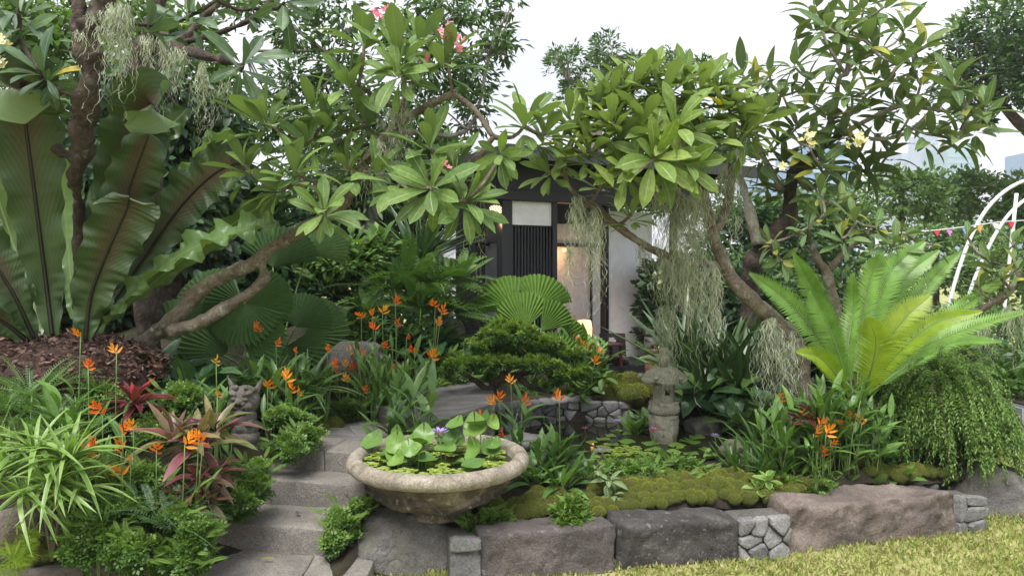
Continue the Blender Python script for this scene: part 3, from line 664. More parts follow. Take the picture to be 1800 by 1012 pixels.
def prism(name, poly, zb, zt, mat, parent):
    n_ = len(poly); Vv = [(p[0], p[1], zb) for p in poly]+[(p[0], p[1], zt) for p in poly]
    link(name, mesh_py(Vv, [tuple(range(n_, 2*n_))]+[(i, (i+1) % n_, n_+(i+1) % n_, n_+i) for i in range(n_)], mat), parent)
prism('bed', poly, .3, .484, M['mortar'], t)
t = thing('path_landing', (-.2, 5.6, .5), 'upper grey flagstone landing between the boulder and the bonsai', 'path'); t['kind'] = 'structure'; del t['category']
z = .63
poly = [gxy(x, y, z) for x, y in ((655, 706), (742, 738), (870, 715), (868, 682), (780, 672), (700, 683))]
stones(poly, .5, lambda u, v, h: Vector((u, v, z-.015+h*.5)), t, M['slab'], 85, gap=.004, proud=.02, name='flagstone', asp=1.4, rnd=.1, back=.16)
prism('bed', poly, .3, .614, M['mortar'], t)

# ------------------------------------------------------------------ moss cushions
mv, mf_ = ICO[3]; MC = []
for s in range(4):
    Vv = [np.array(v)*(1+.10*noise.noise(Vector(v)*3+Vector((s*7, 0, 0)))+.05*noise.noise(Vector(v)*9)+.04*noise.noise(Vector(v)*22)) for v in mv]
    rg = np.random.default_rng(s); n_ = 700; dd = rg.normal(0, 1, (n_, 3)); dd[:, 2] = np.abs(dd[:, 2]); dd /= np.linalg.norm(dd, axis=1, keepdims=True)
    fz = T['leafn'][0]; x_, y_, z_ = basis(dd+rg.normal(0, .5, (n_, 3)), rg.normal(0, 1, (n_, 3))); sc_ = rg.uniform(.1, .24, n_)
    FV = dd[:, None]*.96+sc_[:, None, None]*(fz[0][None, :, 0, None]*x_[:, None]+fz[0][None, :, 1, None]*y_[:, None]+fz[0][None, :, 2, None]*z_[:, None])
    FQ = (fz[1][None]+(np.arange(n_)*len(fz[0]))[:, None, None]).reshape(-1, 4)+len(Vv)
    me = mesh_py(list(Vv)+list(FV.reshape(-1, 3)), list(mf_)+[tuple(int(k_) for k_ in q) for q in FQ], M['moss'], True)
    me.materials.append(M['moss_fuzz']); me.polygons.foreach_set('material_index', [0]*len(mf_)+[1]*len(FQ)); MC.append(me)
def moss_bed(label, spots, seed):
    rs = random.Random(seed); p0 = spots[0][0]
    t = thing('moss_bed', (p0[0], p0[1], hgt(p0[0], p0[1])), label, 'moss'); k = 0
    for (x0, y0), rx, ry, n_, r0, r1 in spots:
        for i in range(n_):
            a = rs.random()*6.283; q = math.sqrt(rs.random()); x = x0+rx*q*math.cos(a); y = y0+ry*q*math.sin(a)
            if y < yfront(x)-.01: continue
            r = rs.uniform(r0, r1); k += 1
            if k > 298: break
            o = bpy.data.objects.new('cushion', MC[rs.randrange(4)]); COL.objects.link(o); o.parent = t
            o.matrix_basis = Matrix.Translation(Vector((x, y, hgt(x, y)+r*.15))-t.location) @ Matrix.Rotation(rs.random()*6, 4, 'Z') @ Matrix.Diagonal((r, r, r*rs.uniform(.7, 1.05), 1))
def gx(px, d): return ((px-900)/F*d, d)
moss_bed('dark green moss cushions under and right of the stone bowl', [(gx(900, 4.1), .12, .12, 22, .03, .06), (gx(960, 4.2), .18, .15, 26, .035, .06), (gx(735, 3.93), .14, .07, 14, .02, .04), (gx(655, 4.25), .08, .12, 14, .03, .05), (gx(1040, 4.2), .2, .12, 22, .02, .045)], 1)
moss_bed('wide carpet of bright yellowish moss cushions behind the black faced stone', [(gx(1200, 4.42), .5, .2, 120, .028, .052), (gx(1300, 4.52), .35, .18, 80, .025, .05), (gx(1120, 4.32), .3, .17, 70, .025, .045), (gx(1380, 4.5), .15, .1, 20, .03, .05)], 2)
moss_bed('mossy cushions at the root of the cascading shrub above the pinkish stone', [(gx(1600, 4.75), .22, .14, 40, .03, .055), (gx(1540, 4.7), .15, .1, 14, .03, .05)], 3)
moss_bed('brown green moss pads below the mulch mound of the nest fern', [(gx(40, 4.25), .3, .12, 26, .05, .085), (gx(110, 4.3), .15, .12, 16, .05, .08), (gx(65, 3.55), .1, .05, 8, .03, .05)], 4)
moss_bed('moss pads on the bank between the bonsai and the stone lantern', [(gx(1110, 6.5), .35, .35, 50, .06, .10), (gx(1070, 6.9), .3, .2, 20, .06, .1)], 5)
moss_bed('moss pad beside the third step and the grey boulder', [(gx(560, 5.0), .12, .1, 10, .05, .08), (gx(610, 5.3), .1, .1, 8, .04, .07)], 6)

# ------------------------------------------------------------------ pavilion
TH = R(30); PU = Vector((math.cos(TH), math.sin(TH), 0)); PV = Vector((-math.sin(TH), math.cos(TH), 0)); PD = 7.4
P0 = Vector(((892-900)/F*PD, PD, 0))
def uu(px, v):
    k = (px-900)/F; q = P0+PV*v; return (k*q.y-q.x)/(PU.x-k*PU.y)
def pz(px, py, v):
    q = P0+PV*v+PU*uu(px, v); return EYE-(py-HY)/F*q.y
def bx(name, u0, u1, v0, v1, z0, z1, mat, parent, bev=.004):
    """a box in the pavilion's own directions"""
    bm = bmesh.new()
    vs_ = [bm.verts.new(P0+PU*u+PV*v+Vector((0, 0, z))) for z in (z0, z1) for u, v in ((u0, v0), (u1, v0), (u1, v1), (u0, v1))]
    for f in ((3, 2, 1, 0), (4, 5, 6, 7), (0, 1, 5, 4), (1, 2, 6, 5), (2, 3, 7, 6), (3, 0, 4, 7)): bm.faces.new([vs_[i] for i in f])
    if bev: bmesh.ops.bevel(bm, geom=bm.edges[:], offset=bev, segments=1, affect='EDGES')
    me = bpy.data.meshes.new('mesh'); bm.to_mesh(me); bm.free(); me.materials.append(mat); return link(name, me, parent)
FZ = .50
pv = thing('garden_pavilion', P0+Vector((0, 0, FZ)), 'black framed garden pavilion with white plaster walls and a slatted screen', 'pavilion')
zb = pz(901, 352, 0)                       # underside of the header beam
bx('floor', -.35, 2.6, -.06, 1.75, .2, FZ, M['black'], pv, .01)
bx('post', uu(883, 0), uu(901, 0), 0, .12, FZ, zb, M['black'], pv)
bx('post', uu(972, 0), uu(980, 0), 0, .07, FZ, zb, M['black'], pv)
zt = pz(892, 333, 0)
bx('header_beam', uu(862, 0), 2.75, -.03, .12, zb, zt, M['black'], pv)
sc = thing('slatted_screen', P0, 'x', 'x')  # a part that holds the slats
del sc['label'], sc['category']; sc.parent = pv; sc.location = P0-pv.location
zs = pz(935, 396, 0); zs1 = FZ+.02
for i in range(13):
    u = uu(903, 0)+(uu(969, 0)-uu(903, 0))*i/12
    o = bx('slat', u-.009, u+.009, .02, .06, zs1, zs, M['black'], None, .002); o.parent = sc; o.location = -P0
for z in (zs1+.5, zs-.03, zs1+.03):
    o = bx('rail', uu(901, 0), uu(972, 0), .062, .082, z-.015, z+.015, M['black'], None, .002); o.parent = sc; o.location = -P0
pan = bx('panel', uu(901, 0), uu(972, 0), .03, .06, zs+.002, zb-.002, M['panelw'], pv, .002)
def spiral(u0, z0, r, v, turns, par, mat, wd=.006, vv=None):
    tb = Tubes(); pts = []
    for i in range(int(turns*22)+1):
        a = i/22*6.283; q = r*(i/(turns*22)); pts.append((P0+PU*(u0+q*math.cos(a))+PV*v+Vector((0, 0, z0+q*math.sin(a))), wd))
    tb.add(pts, 5, 1); return tb.build('spiral_relief', mat, par)
spiral(uu(918, 0), pz(918, 366, 0), .085, .03, 2.6, pv, M['panelw'], .004)
# back walls
BV = 1.45
bx('back_wall', .02, uu(1072, BV), BV, BV+.1, FZ, zt, M['plaster'], pv, 0)
bx('side_panel', uu(1069, .55), uu(1146, .55), .55, .65, FZ-.2, zt-.12, M['plaster'], pv, 0)
bx('post', uu(1062, .55), uu(1069, .55)-.002, .53, .63, FZ-.1, zt, M['black'], pv)
bx('post', uu(1039, BV-.03), uu(1041.5, BV-.03), BV-.03, BV-.002, FZ, pz(1040, 431, BV), M['black'], pv, 0)
bx('rail', .02, uu(1062, BV)-.01, BV-.05, BV-.003, pz(1000, 434, BV), pz(1000, 428, BV), M['black'], pv, 0)
bx('clerestory_board', .02, uu(1062, BV), BV-.04, BV-.002, pz(1000, 394, BV), zt, M['black'], pv, 0)
spiral(uu(1014, BV), pz(1014, 470, BV), .26, BV-.003, 3.2, pv, M['plaster'], .006)
# left face (recedes to the left)
for px, w in ((862, 18), (842, 24)):
    v = .62 if px == 862 else .95
    bx('post', -.06, .08, v, v+.12, FZ-.1, zb, M['black'], pv)
bx('left_wall', -.02, .03, 1.12, 1.9, FZ-.2, zb-.25, M['plaster'], pv, 0)
bx('left_beam', -.05, .07, .12, 2.0, zb-.12, zb-.01, M['black'], pv)
bx('left_beam', -.05, .07, .12, 2.0, zb-.42, zb-.36, M['black'], pv)
bx('inner_wall', .55, .6, .7, BV, FZ, zt, M['plaster'], pv, 0)
bx('post', -.05, .03, 1.9, 1.98, FZ-.1, zb, M['black'], pv)
rz0 = pz(893, 268, -.4); rz1 = pz(893, 253, -.4)
bx('dark_infill', -.0, 2.7, .04, .1, zt, rz0, M['roof'], pv, 0)  # dark sheets added in place of the shaded interior below the roof
bx('dark_infill', .01, .09, .1, 1.9, zb, rz0, M['roof'], pv, 0)
bx('dark_infill', .02, 2.6, BV+.102, BV+.15, zt-.3, rz0, M['roof'], pv, 0)
bx('roof', uu(893, -.4), 3.1, -.4, 2.3, rz0, rz1-.02, M['roof'], pv, .01)
bx('fascia', uu(893, -.4)-.02, 3.12, -.43, -.401, rz0-.05, rz1, M['fascia'], pv, .003)
bx('fascia', uu(893, -.4)-.03, uu(893, -.4)-.003, -.4, 2.3, rz0-.05, rz1, M['fascia'], pv, .003)
for i in range(6): bx('rafter', .3+.45*i, .36+.45*i, -.38, .02, rz0-.08, rz0-.002, M['roof'], pv, 0)
# pendant lamp
def lathe(prof, n=32, fn=None):
    V = []; Q = []
    for j, (r, z) in enumerate(prof):
        for i in range(n):
            a = i*2*math.pi/n; rr, zz = (r, z) if fn is None else fn(j, r, z, a)
            V.append((rr*math.cos(a), rr*math.sin(a), zz))
    for j in range(len(prof)-1):
        for i in range(n): Q.append((j*n+i, j*n+(i+1) % n, (j+1)*n+(i+1) % n, (j+1)*n+i))
    return np.array(V), np.array(Q)
c = W(871, 371, 7.35); t = thing('pendant_lamp', c, 'small glowing woven globe lamp hanging under the pavilion eave', 'lamp')
V, Q = lathe([(.001, -.06), (.04, -.05), (.06, -.02), (.065, .01), (.055, .045), (.03, .06)], 20); link('globe', mesh_np(V, Q, M['lamp_in']), t, None, False)
tb = Tubes()
for k in range(12):
    a = k*math.pi/6
    tb.add([(Vector((math.cos(a+s*.5)*rr_, math.sin(a+s*.5)*rr_, z_)), .0035) for s, (rr_, z_) in enumerate(((.03, -.06), (.062, -.02), (.069, .01), (.06, .045), (.03, .065)))], 4, 2)
    tb.add([(Vector((math.cos(a-s*.5)*rr_, math.sin(a-s*.5)*rr_, z_)), .0035) for s, (rr_, z_) in enumerate(((.03, -.06), (.062, -.02), (.069, .01), (.06, .045), (.03, .065)))], 4, 2)
link('weave', mesh_np(np.vstack(tb.v), np.vstack(tb.q), M['black']), t, None, False)
V, Q = lathe([(.0, .13), (.012, .125), (.03, .09), (.05, .068), (.066, .058), (.06, .052)], 20); link('cap', mesh_np(V, Q, M['black']), t, None, False)
tb = Tubes(); tb.add([(Vector((0, 0, .12)), .003), (Vector((0, 0, .3)), .003)], 5, 1); link('cord', mesh_np(np.vstack(tb.v), np.vstack(tb.q), M['black']), t, None, False)
pl = bpy.data.lights.new('pendant_light', 'POINT'); pl.energy = .6; pl.color = (1, .6, .3); pl.shadow_soft_size = .06
po = bpy.data.objects.new('pendant_light', pl); COL.objects.link(po); po.location = c+Vector((.02, .05, -.12))
# ceiling downlight glow on the back wall
q = P0+PU*(uu(990, BV-.15))+PV*(BV-.17); q.z = pz(1000, 440, BV)
t = thing('wall_downlight', q, 'little warm downlight under the black rail on the pavilion back wall', 'lamp')
V, Q = lathe([(.001, -.02), (.025, -.018), (.03, .02), (.001, .022)], 14); link('shade', mesh_np(V, Q, M['lamp']), t, None, False)
pl = bpy.data.lights.new('wall_light', 'POINT'); pl.energy = .6; pl.color = (1, .5, .2); pl.shadow_soft_size = .04
po = bpy.data.objects.new('wall_light', pl); COL.objects.link(po); po.location = q+Vector((0, -.03, -.06))
# floor lamp
c = W(1027, 585, 8.35); t = thing('floor_lamp', (c.x, c.y, FZ), 'cream paper floor lamp glowing beside the low table', 'lamp')
hb = c.z-FZ-.12
V, Q = lathe([(.07, hb), (.085, hb+.05), (.09, hb+.18), (.075, hb+.26), (.02, hb+.27)], 20); link('shade', mesh_np(V, Q, M['lamp']), t, None, False)
V, Q = lathe([(.001, .0), (.07, 0), (.07, .015), (.012, .03), (.012, hb), (.07, hb), (.001, hb+.002)], 16); link('base', mesh_np(V, Q, M['black']), t, None, False)
pl = bpy.data.lights.new('floor_lamp_light', 'POINT'); pl.energy = .6; pl.color = (1, .5, .2); pl.shadow_soft_size = .1
po = bpy.data.objects.new('floor_lamp_light', pl); COL.objects.link(po); po.location = c+Vector((.1, .0, .17))
# low table and legless chair
def wbox(name, c, s, mat, par, bev=.01, rot=0.):
    bm = bmesh.new(); bmesh.ops.create_cube(bm, size=1)
    for v in bm.verts: v.co = Vector((v.co.x*s[0], v.co.y*s[1], v.co.z*s[2]))
    if bev: bmesh.ops.bevel(bm, geom=bm.edges[:], offset=bev, segments=2, affect='EDGES')
    bmesh.ops.rotate(bm, verts=bm.verts, matrix=Matrix.Rotation(rot, 3, 'Z'))
    me = bpy.data.meshes.new('mesh'); bm.to_mesh(me); bm.free(); me.materials.append(mat)
    o = bpy.data.objects.new(name, me); COL.objects.link(o); o.location = c
    if par: o.parent = par
    return o
c = W(1068, 605, 8.0); t = thing('low_table', (c.x, c.y, FZ), 'dark red lacquered low table on the pavilion floor', 'table')
h = c.z-FZ
wbox('table_top', (0, 0, h), (.30, .26, .022), M['darkred'], t, .008, TH)
for sx in (-1, 1):
    for sy in (-1, 1): wbox('leg', Matrix.Rotation(TH, 3, 'Z') @ Vector((sx*.11, sy*.09, h/2-.006)), (.03, .03, h-.012), M['darkred'], t, .004, TH)
c = W(1078, 605, 8.3); t = thing('legless_chair', (c.x, c.y, FZ), 'black legless floor chair with an oval hole in its back', 'chair')
bm = bmesh.new(); nu, nv = 18, 12; g = []
for j in range(nv+1):
    row = []
    for i in range(nu+1):
        a = -1+2*i/nu; zz = .02+.30*j/nv
        row.append(bm.verts.new((a*.15*(1-.06*(j/nv)), .05+.06*(1-a*a)+.04*(j/nv), zz)))
    g.append(row)
for j in range(nv):
    for i in range(nu):
        a = -1+2*(i+.5)/nu; b_ = (j+.5)/nv
        if (a/.3)**2+((b_-.72)/.13)**2 < 1: continue
        bm.faces.new((g[j][i], g[j][i+1], g[j+1][i+1], g[j+1][i]))
me = bpy.data.meshes.new('mesh'); bm.to_mesh(me); bm.free(); me.materials.append(M['black'])
o = bpy.data.objects.new('backrest', me); COL.objects.link(o); o.parent = t; o.modifiers.new('s', 'SOLIDIFY').thickness = .012
wbox('seat', (0, -.08, .03), (.30, .30, .025), M['black'], t, .01); wbox('cushion', (0, -.08, .065), (.27, .27, .04), M['statue'], t, .018)
# carved terracotta post
c = W(1146, 640, 7.6); t = thing('carved_post', (c.x, c.y, hgt(c.x, c.y)), 'terracotta pot carrying a dark carved stone beside the pavilion wall', 'ornament')
k = 7.6/F; z0 = c.z-t.location.z
V, Q = lathe([(.001, 0), (.07, 0), (.07, z0), (.055, z0+.03), (.06, z0+.12), (.068, z0+.15), (.06, z0+.16), (.001, z0+.16)], 18, lambda j, r, z, a: (r*(1+.05*math.cos(6*a)), z)); link('pot', mesh_np(V, Q, M['terra']), t, None, False)
o = rock('carved_stone', (0, 0, 0), (.075, .06, .09), M['statue'], 91, 4, .35, 5); o.parent = t; o.location = (0, 0, z0+.22)
o = rock('carved_stone', (0, 0, 0), (.05, .05, .04), M['statue'], 92, 3, .35, 4); o.parent = t; o.location = (-.03, 0, z0+.32)

# ------------------------------------------------------------------ stone bowl with water plants
UC = Vector((-.402, 4.06, .235)); US = .00312
urn = thing('stone_bowl', UC, 'wide weathered stone bowl with a pale rim and carved swags', 'planter')
def swag(j, r, z, a):
    if not (.06 < z < .25): return r, z
    k = (a*3/math.pi+.3) % 1; arc_ = .085+.085*(1-4*(k-.5)**2)
    dz = z-arc_; dz2 = z-(arc_-.045)
    bmp = .022*math.exp(-(dz/.011)**2)+.016*math.exp(-(dz2/.010)**2)+.016/(1+math.exp(-dz2*260))*(dz < 0)
    return r+bmp+.006*noise.noise(Vector((math.cos(a)*6, math.sin(a)*6, z*25))), z
prof = [(.001, 0), (.16, 0), (.175, .006), (.176, .022), (.160, .034), (.158, .045)]
for i in range(64):
    t_ = i/63; prof.append((.165+.275*t_**.72, .05+.21*t_**1.25))
V, Q = lathe(prof, 256, swag); link('body', mesh_np(V, Q, M['urn']), urn, None, False)
prof = []
for i in range(22):
    a = -2.2+i/21*4.9; prof.append((.452+.043*math.cos(a)*1.05, .298+.043*math.sin(a)))
prof += [(.41, .30), (.40, .26), (.001, .255)]
V, Q = lathe(prof, 160, lambda j, r, z, a: (r+.004*noise.noise(Vector((math.cos(a)*9, math.sin(a)*9, z*20))), z+.003*noise.noise(Vector((math.cos(a)*5, math.sin(a)*5, 3))))); link('rim', mesh_np(V, Q, M['urn_lip']), urn, None, False)
WZ = UC.z+.285
V = [(UC.x, UC.y, WZ)]+[(UC.x+.412*math.cos(a*.1309), UC.y+.412*math.sin(a*.1309), WZ) for a in range(48)]
link('water', mesh_py(V, [(0, i+1, (i+1) % 48+1) for i in range(48)], M['water']), urn)
rs = random.Random(8); rng = np.random.default_rng(8)
def cup_leaf(mat, n=16, notch=.35, cup=.15, seed=0):
    V = [(0, 0, 0)]; uv = [(.5, 0)]
    for k, q in enumerate((.55, 1.)):
        for i in range(n+1):
            a = notch/2+(2*math.pi-notch)*i/n; rr_ = q*(1+.05*math.sin(a*5+seed)+.03*math.sin(a*11+seed*2))
            V.append((rr_*math.sin(a)*.84, rr_*math.cos(a), cup*q*q*(1+.6*math.cos(2*a))+.07*q*math.sin(a*3+seed)+.03*q*math.sin(a*8))); uv.append((.5+.5*math.sin(a)*q, q))
    Fs = [(0, i+2, i+1) for i in range(n)]+[(1+i, 2+i, n+3+i, n+2+i) for i in range(n)]
    return mesh_py(V, Fs, mat, True, uv)
PADS = [cup_leaf(M['lily'], seed=i, cup=c_, notch=.14) for i, c_ in enumerate((.05, .2, .45))]
FLAT = [cup_leaf(M['lily'], seed=i+5, cup=.0, notch=.25) for i in range(3)]
# rosettes of water lettuce
def lettuce_mesh(seed):
    r_ = random.Random(seed); ps = []
    for i in range(14):
        s = .6+.4*r_.random() if i < 8 else .4
        ps.append(xf(strip_t(w=.75, prof='obov', n=3, bend=.1, fold=.1, stalk=0), i*2.39, (0, 0, .02), s, .15 if i < 8 else .8))
    v, q, u = join_t(ps); return mesh_np(v, q, M['lettuce'], u)
LET = [lettuce_mesh(i) for i in range(3)]
def put(name, me, loc, s, parent=None, rot=(0, 0, 0), sc=None):
    o = bpy.data.objects.new(name, me); COL.objects.link(o)
    s3 = sc or (s, s, s)
    Mx = Matrix.Translation(Vector(loc)-(parent.location if parent else Vector())) @ Matrix.Rotation(rot[2], 4, 'Z') @ Matrix.Rotation(rot[0], 4, 'X') @ Matrix.Rotation(rot[1], 4, 'Y') @ Matrix.Diagonal((*s3, 1))
    o.matrix_basis = Mx
    if parent: o.parent = parent
    return o
t = thing('water_lettuce', (UC.x, UC.y, WZ), 'yellow green water lettuce rosettes floating inside the stone bowl', 'water plant')
for i in range(80):
    a = rs.uniform(0, 6.28); q = .385*math.sqrt(rs.random())
    if q < .24 and rs.random() < .6: q = .33
    put('rosette', LET[i % 3], (UC.x+q*math.cos(a), UC.y+q*math.sin(a)-.01, WZ+.016), rs.uniform(.04, .062), t, (0, 0, rs.random()*6))
def lily_flower(label, c, s, mat, zbase, parent_label=None):
    t = thing('water_lily_flower', (c.x, c.y, zbase), label, 'flower')
    tb = Tubes(); tb.add([(Vector((c.x+.01, c.y, zbase-.02)), .004), (c, .004)], 5, 3); tb.build('stalk', M['stem'], t)
    lv = Leaves()
    for k in range(18):
        a = k*2.4; e = .25+.05*(k//6)*4; dd = np.array([math.cos(a)*math.cos(e), math.sin(a)*math.cos(e), math.sin(e)])
        lv.add('petal', c, dd, (0, 0, 1), s*(1-.012*k), mat)
    lv.finish(t, 'petal')
    o = rock('centre', (0, 0, 0), (s*.22, s*.22, s*.28), M['yellowf'], 3, 1, .05, 0); o.parent = t; o.location = c+Vector((0, 0, s*.12))-t.location
    return t
t = thing('water_lily', (UC.x, UC.y, WZ), 'upright round green lily leaves crowding the stone bowl', 'water plant')
tb = Tubes()
for i in range(20):
    a = rs.uniform(0, 6.28); q = .34*math.sqrt(rs.random()); x_, y_ = UC.x+q*math.cos(a), UC.y+q*math.sin(a)
    if y_ < UC.y-.26: continue
    h_ = rs.uniform(.01, .13)*(1-.3*q/.34); s_ = rs.uniform(.045, .075)
    put('leaf', PADS[i % 3], (x_, y_, WZ+h_), s_, t, (rs.uniform(-.2, 1.0)*(h_ > .04), rs.uniform(-.4, .4), rs.uniform(-1.2, 1.2)))
    if h_ > .03: tb.add([(Vector((x_*.97+UC.x*.03, y_, WZ-.01)), .003), (Vector((x_, y_, WZ+h_)), .003)], 4, 1)
for px, py, s_, rx in ((250+0, 0, 0, 0),)[:0]: pass
for px, py, s_ in ((655, 775, .085), (700, 770, .09), (745, 765, .085), (725, 790, .08), (835, 755, .10), (845, 745, .09), (800, 745, .07), (835, 790, .08), (870, 785, .06), (720, 810, .055), (690, 800, .06), (795, 770, .07), (865, 745, .06)):
    yy = UC.y+(-.05 if py > 780 else .12); p_ = W(px, py, yy)
    put('leaf', PADS[rs.randrange(3)], p_, s_*.82, t, (rs.uniform(.2, 1.2), rs.uniform(-.5, .5), rs.uniform(-1, 1)))
    tb.add([(Vector((p_.x, p_.y, WZ-.01)), .003), (p_, .003)], 4, 1)
tag(tb.build('stalks', M['stem'], t), kind='stuff')
lily_flower('violet blue water lily standing above the leaves of the stone bowl', W(773, 762, 4.0), .058, M['purple'], WZ)

# lily pads and flowers in the pond
def padgroup(label, spots, seed):
    r_ = random.Random(seed); c0 = W(spots[0][0], spots[0][1], 1)
    pts = []
    for px, py, s in spots:
        d_ = (EYE-.305)*F/(py-HY); pts.append((W(px, py, d_), s))
    t = thing('lily_pads', pts[0][0], label, 'water plant', 'lily pad groups on the pond')
    for i, (p, s) in enumerate(pts): put('pad', FLAT[i % 3], p+Vector((0, 0, .002+.0015*(i % 5))), s, t, (r_.uniform(-.03, .05), r_.uniform(-.03, .05), r_.random()*6), (s, s*.95, s))
    return t
padgroup('lily pads round the foot of the stone lantern', [(1143, 779, .068), (1190, 783, .08), (1212, 776, .085), (1150, 790, .06), (1185, 795, .07), (1160, 772, .05), (1225, 768, .07)], 1)
padgroup('lily pads left of the stone lantern below the low rubble wall', [(1073, 765, .05), (1102, 776, .07), (1060, 772, .06), (1088, 757, .04), (1040, 778, .05), (1075, 781, .06)], 2)
padgroup('small lily pads at the near edge of the pond behind the lacy groundcover', [(1215, 797, .06), (1240, 790, .055), (1130, 800, .05), (1060, 793, .05), (1250, 801, .05), (1175, 806, .05)], 3)
t = thing('water_lettuce', W(1090, 792, 5.2), 'bright lime water lettuce raft floating on the pond left of the lantern', 'water plant')
for i in range(40):
    px, py = rs.gauss(1092, 24), rs.gauss(793, 6); d_ = (EYE-.31)*F/(py-HY)
    put('rosette', LET[i % 3], W(px, py, d_), rs.uniform(.03, .05), t, (0, 0, rs.random()*6))
lily_flower('purple water lily left of the lantern in front of the upright leaves', W(1086, 742, 5.6), .045, M['purple'], .3)
lily_flower('magenta water lily directly in front of the lantern base', W(1149, 757, 5.3), .045, M['magenta'], .3)
lily_flower('tiny pink water lily bud by the rubble wall', W(1028, 754, 5.7), .033, M['magenta'], .3)
lily_flower('dark violet water lily at the far end of the pond right of the lantern', W(1257, 767, 5.3), .04, M['purple'], .3)

# ------------------------------------------------------------------ stone lantern
LD = 5.45; k = LD/F; c = W(1167, 781, LD)
t = thing('stone_lantern', c, 'small mossy stone lantern with a scalloped cap standing in the pond', 'lantern')
def zz(py): return (781-py)*k
def carve(j, r, z, a): return r*(1+.07*noise.noise(Vector((math.cos(a)*3, math.sin(a)*3, z*14)))+.05*math.sin(a*5+z*60)*math.sin(z*70)), z
prof = [(.001, 0), (18*k, 0)]+[((19+7*math.sin(min(1, i/12)*1.9))*k, zz(781-55*i/14)) for i in range(15)]
V, Q = lathe(prof, 48, carve); link('base', mesh_np(V, Q, M['lantern']), t, None, False)
prof = [(.001, zz(727)), (22*k, zz(727)), (26*k, zz(724)), (28*k, zz(718)), (26*k, zz(712)), (25*k, zz(709)), (26*k, zz(706)), (22*k, zz(704)), (.001, zz(704))]
V, Q = lathe(prof, 48, lambda j, r, z, a: (r*(1+.03*math.cos(12*a)), z)); link('collar', mesh_np(V, Q, M['lantern']), t, None, False)
# light box: six walls, the window cut out of the front one
rb = 20*k; bm = bmesh.new(); z0, z1 = zz(704), zz(670)
for s in range(6):
    a0, a1 = s*math.pi/3+R(8), (s+1)*math.pi/3+R(8); A = Vector((math.cos(a0)*rb, math.sin(a0)*rb, 0)); B = Vector((math.cos(a1)*rb, math.sin(a1)*rb, 0))
    g = [[bm.verts.new(A.lerp(B, x_)+Vector((0, 0, z0+(z1-z0)*y_))) for x_ in (0, .28, .72, 1)] for y_ in (0, .36, .66, 1)]
    for j in range(3):
        for i in range(3):
            if i == 1 and j == 1 and s % 2 == 0: continue
            bm.faces.new((g[j][i], g[j][i+1], g[j+1][i+1], g[j+1][i]))
bmesh.ops.remove_doubles(bm, verts=bm.verts, dist=1e-5)
me = bpy.data.meshes.new('mesh'); bm.to_mesh(me); bm.free(); me.materials.append(M['lantern'])
o = bpy.data.objects.new('light_box', me); COL.objects.link(o); o.parent = t; md = o.modifiers.new('s', 'SOLIDIFY'); md.thickness = .022; md.offset = -1
def cap(j, r, z, a):
    lb = abs(math.cos(3*a)); f = max(0, (r-15*k)/(27*k))
    return r*(1-.10*f+.16*f*lb**2), z+f*f*(.020*lb**4-.010*(1-lb))
prof = [(5*k, zz(644)), (12*k, zz(644)), (20*k, zz(647)), (28*k, zz(653)), (34*k, zz(660)), (38*k, zz(665)), (40*k, zz(667)), (40*k, zz(670)), (36*k, zz(671)), (24*k, zz(670)), (.001, zz(670))]
V, Q = lathe(prof, 96, cap); link('cap', mesh_np(V, Q, M['lantern']), t, None, False)
for s in range(6):
    a = s*math.pi/3; o = rock('curl', (0, 0, 0), (5*k, 5*k, 4.5*k), M['lantern'], 5+s, 3, .08, 0); o.parent = t; o.location = (math.cos(a)*41*k, math.sin(a)*41*k, zz(660))
prof = [(.001, zz(645)), (8*k, zz(645)), (8.5*k, zz(638)), (11*k, zz(636)), (11*k, zz(630)), (9*k, zz(628)), (8*k, zz(624)), (9*k, zz(618)), (7*k, zz(612)), (.001, zz(609))]
V, Q = lathe(prof, 24); link('finial', mesh_np(V, Q, M['lantern']), t, None, False)

# ------------------------------------------------------------------ beast statue
SD = 4.2; c = W(431, 782, SD); k = SD/F
t = thing('beast_statue', c, 'dark grey stone guardian beast with horns and a scowling face', 'statue')
bm = bmesh.new()
def blob(x_, y_, z_, rx, ry, rz_, rot=0.):
    Mx = Matrix.Translation((x_*k, y_*k, z_*k)) @ Matrix.Rotation(rot, 4, 'Y') @ Matrix.Diagonal((rx*k, ry*k, rz_*k, 1)); bmesh.ops.create_icosphere(bm, subdivisions=3, radius=1, matrix=Mx)
blob(0, 0, 14, 25, 24, 20); blob(0, 0, 32, 24, 22, 20); blob(0, -2, 50, 21, 20, 22); blob(0, 0, 80, 26, 22, 26)
blob(-13, -17, 93, 10, 7, 5, .3); blob(13, -17, 93, 10, 7, 5, -.3); blob(-11, -19, 84, 5, 5, 4); blob(11, -19, 84, 5, 5, 4)
blob(0, -22, 79, 7, 8, 5.5); blob(-6, -21, 76, 5, 5, 4); blob(6, -21, 76, 5, 5, 4)
blob(-13, -15, 71, 9, 8, 8); blob(13, -15, 71, 9, 8, 8); blob(-8, -20, 70, 8, 4, 2.6, .5); blob(8, -20, 70, 8, 4, 2.6, -.5); blob(0, -19, 60, 11, 7, 5)
blob(-14, -12, 40, 8, 10, 6, .6); blob(14, -12, 40, 8, 10, 6, -.6); blob(0, -18, 34, 9, 6, 10)
for s in (-1, 1):
    for i in range(7): blob(s*(21+i*1.6), 0, 96+i*3.1, 7-i*.75, 5-i*.5, 5-i*.3)
    for i in range(3): blob(s*(10+5*i), -14+i*3, 103-i*2, 5, 6, 5)
me = bpy.data.meshes.new('mesh'); bm.to_mesh(me); bm.free(); me.materials.append(M['statue'])
o = bpy.data.objects.new('body', me); COL.objects.link(o); o.parent = t; o.rotation_euler.z = R(-8)
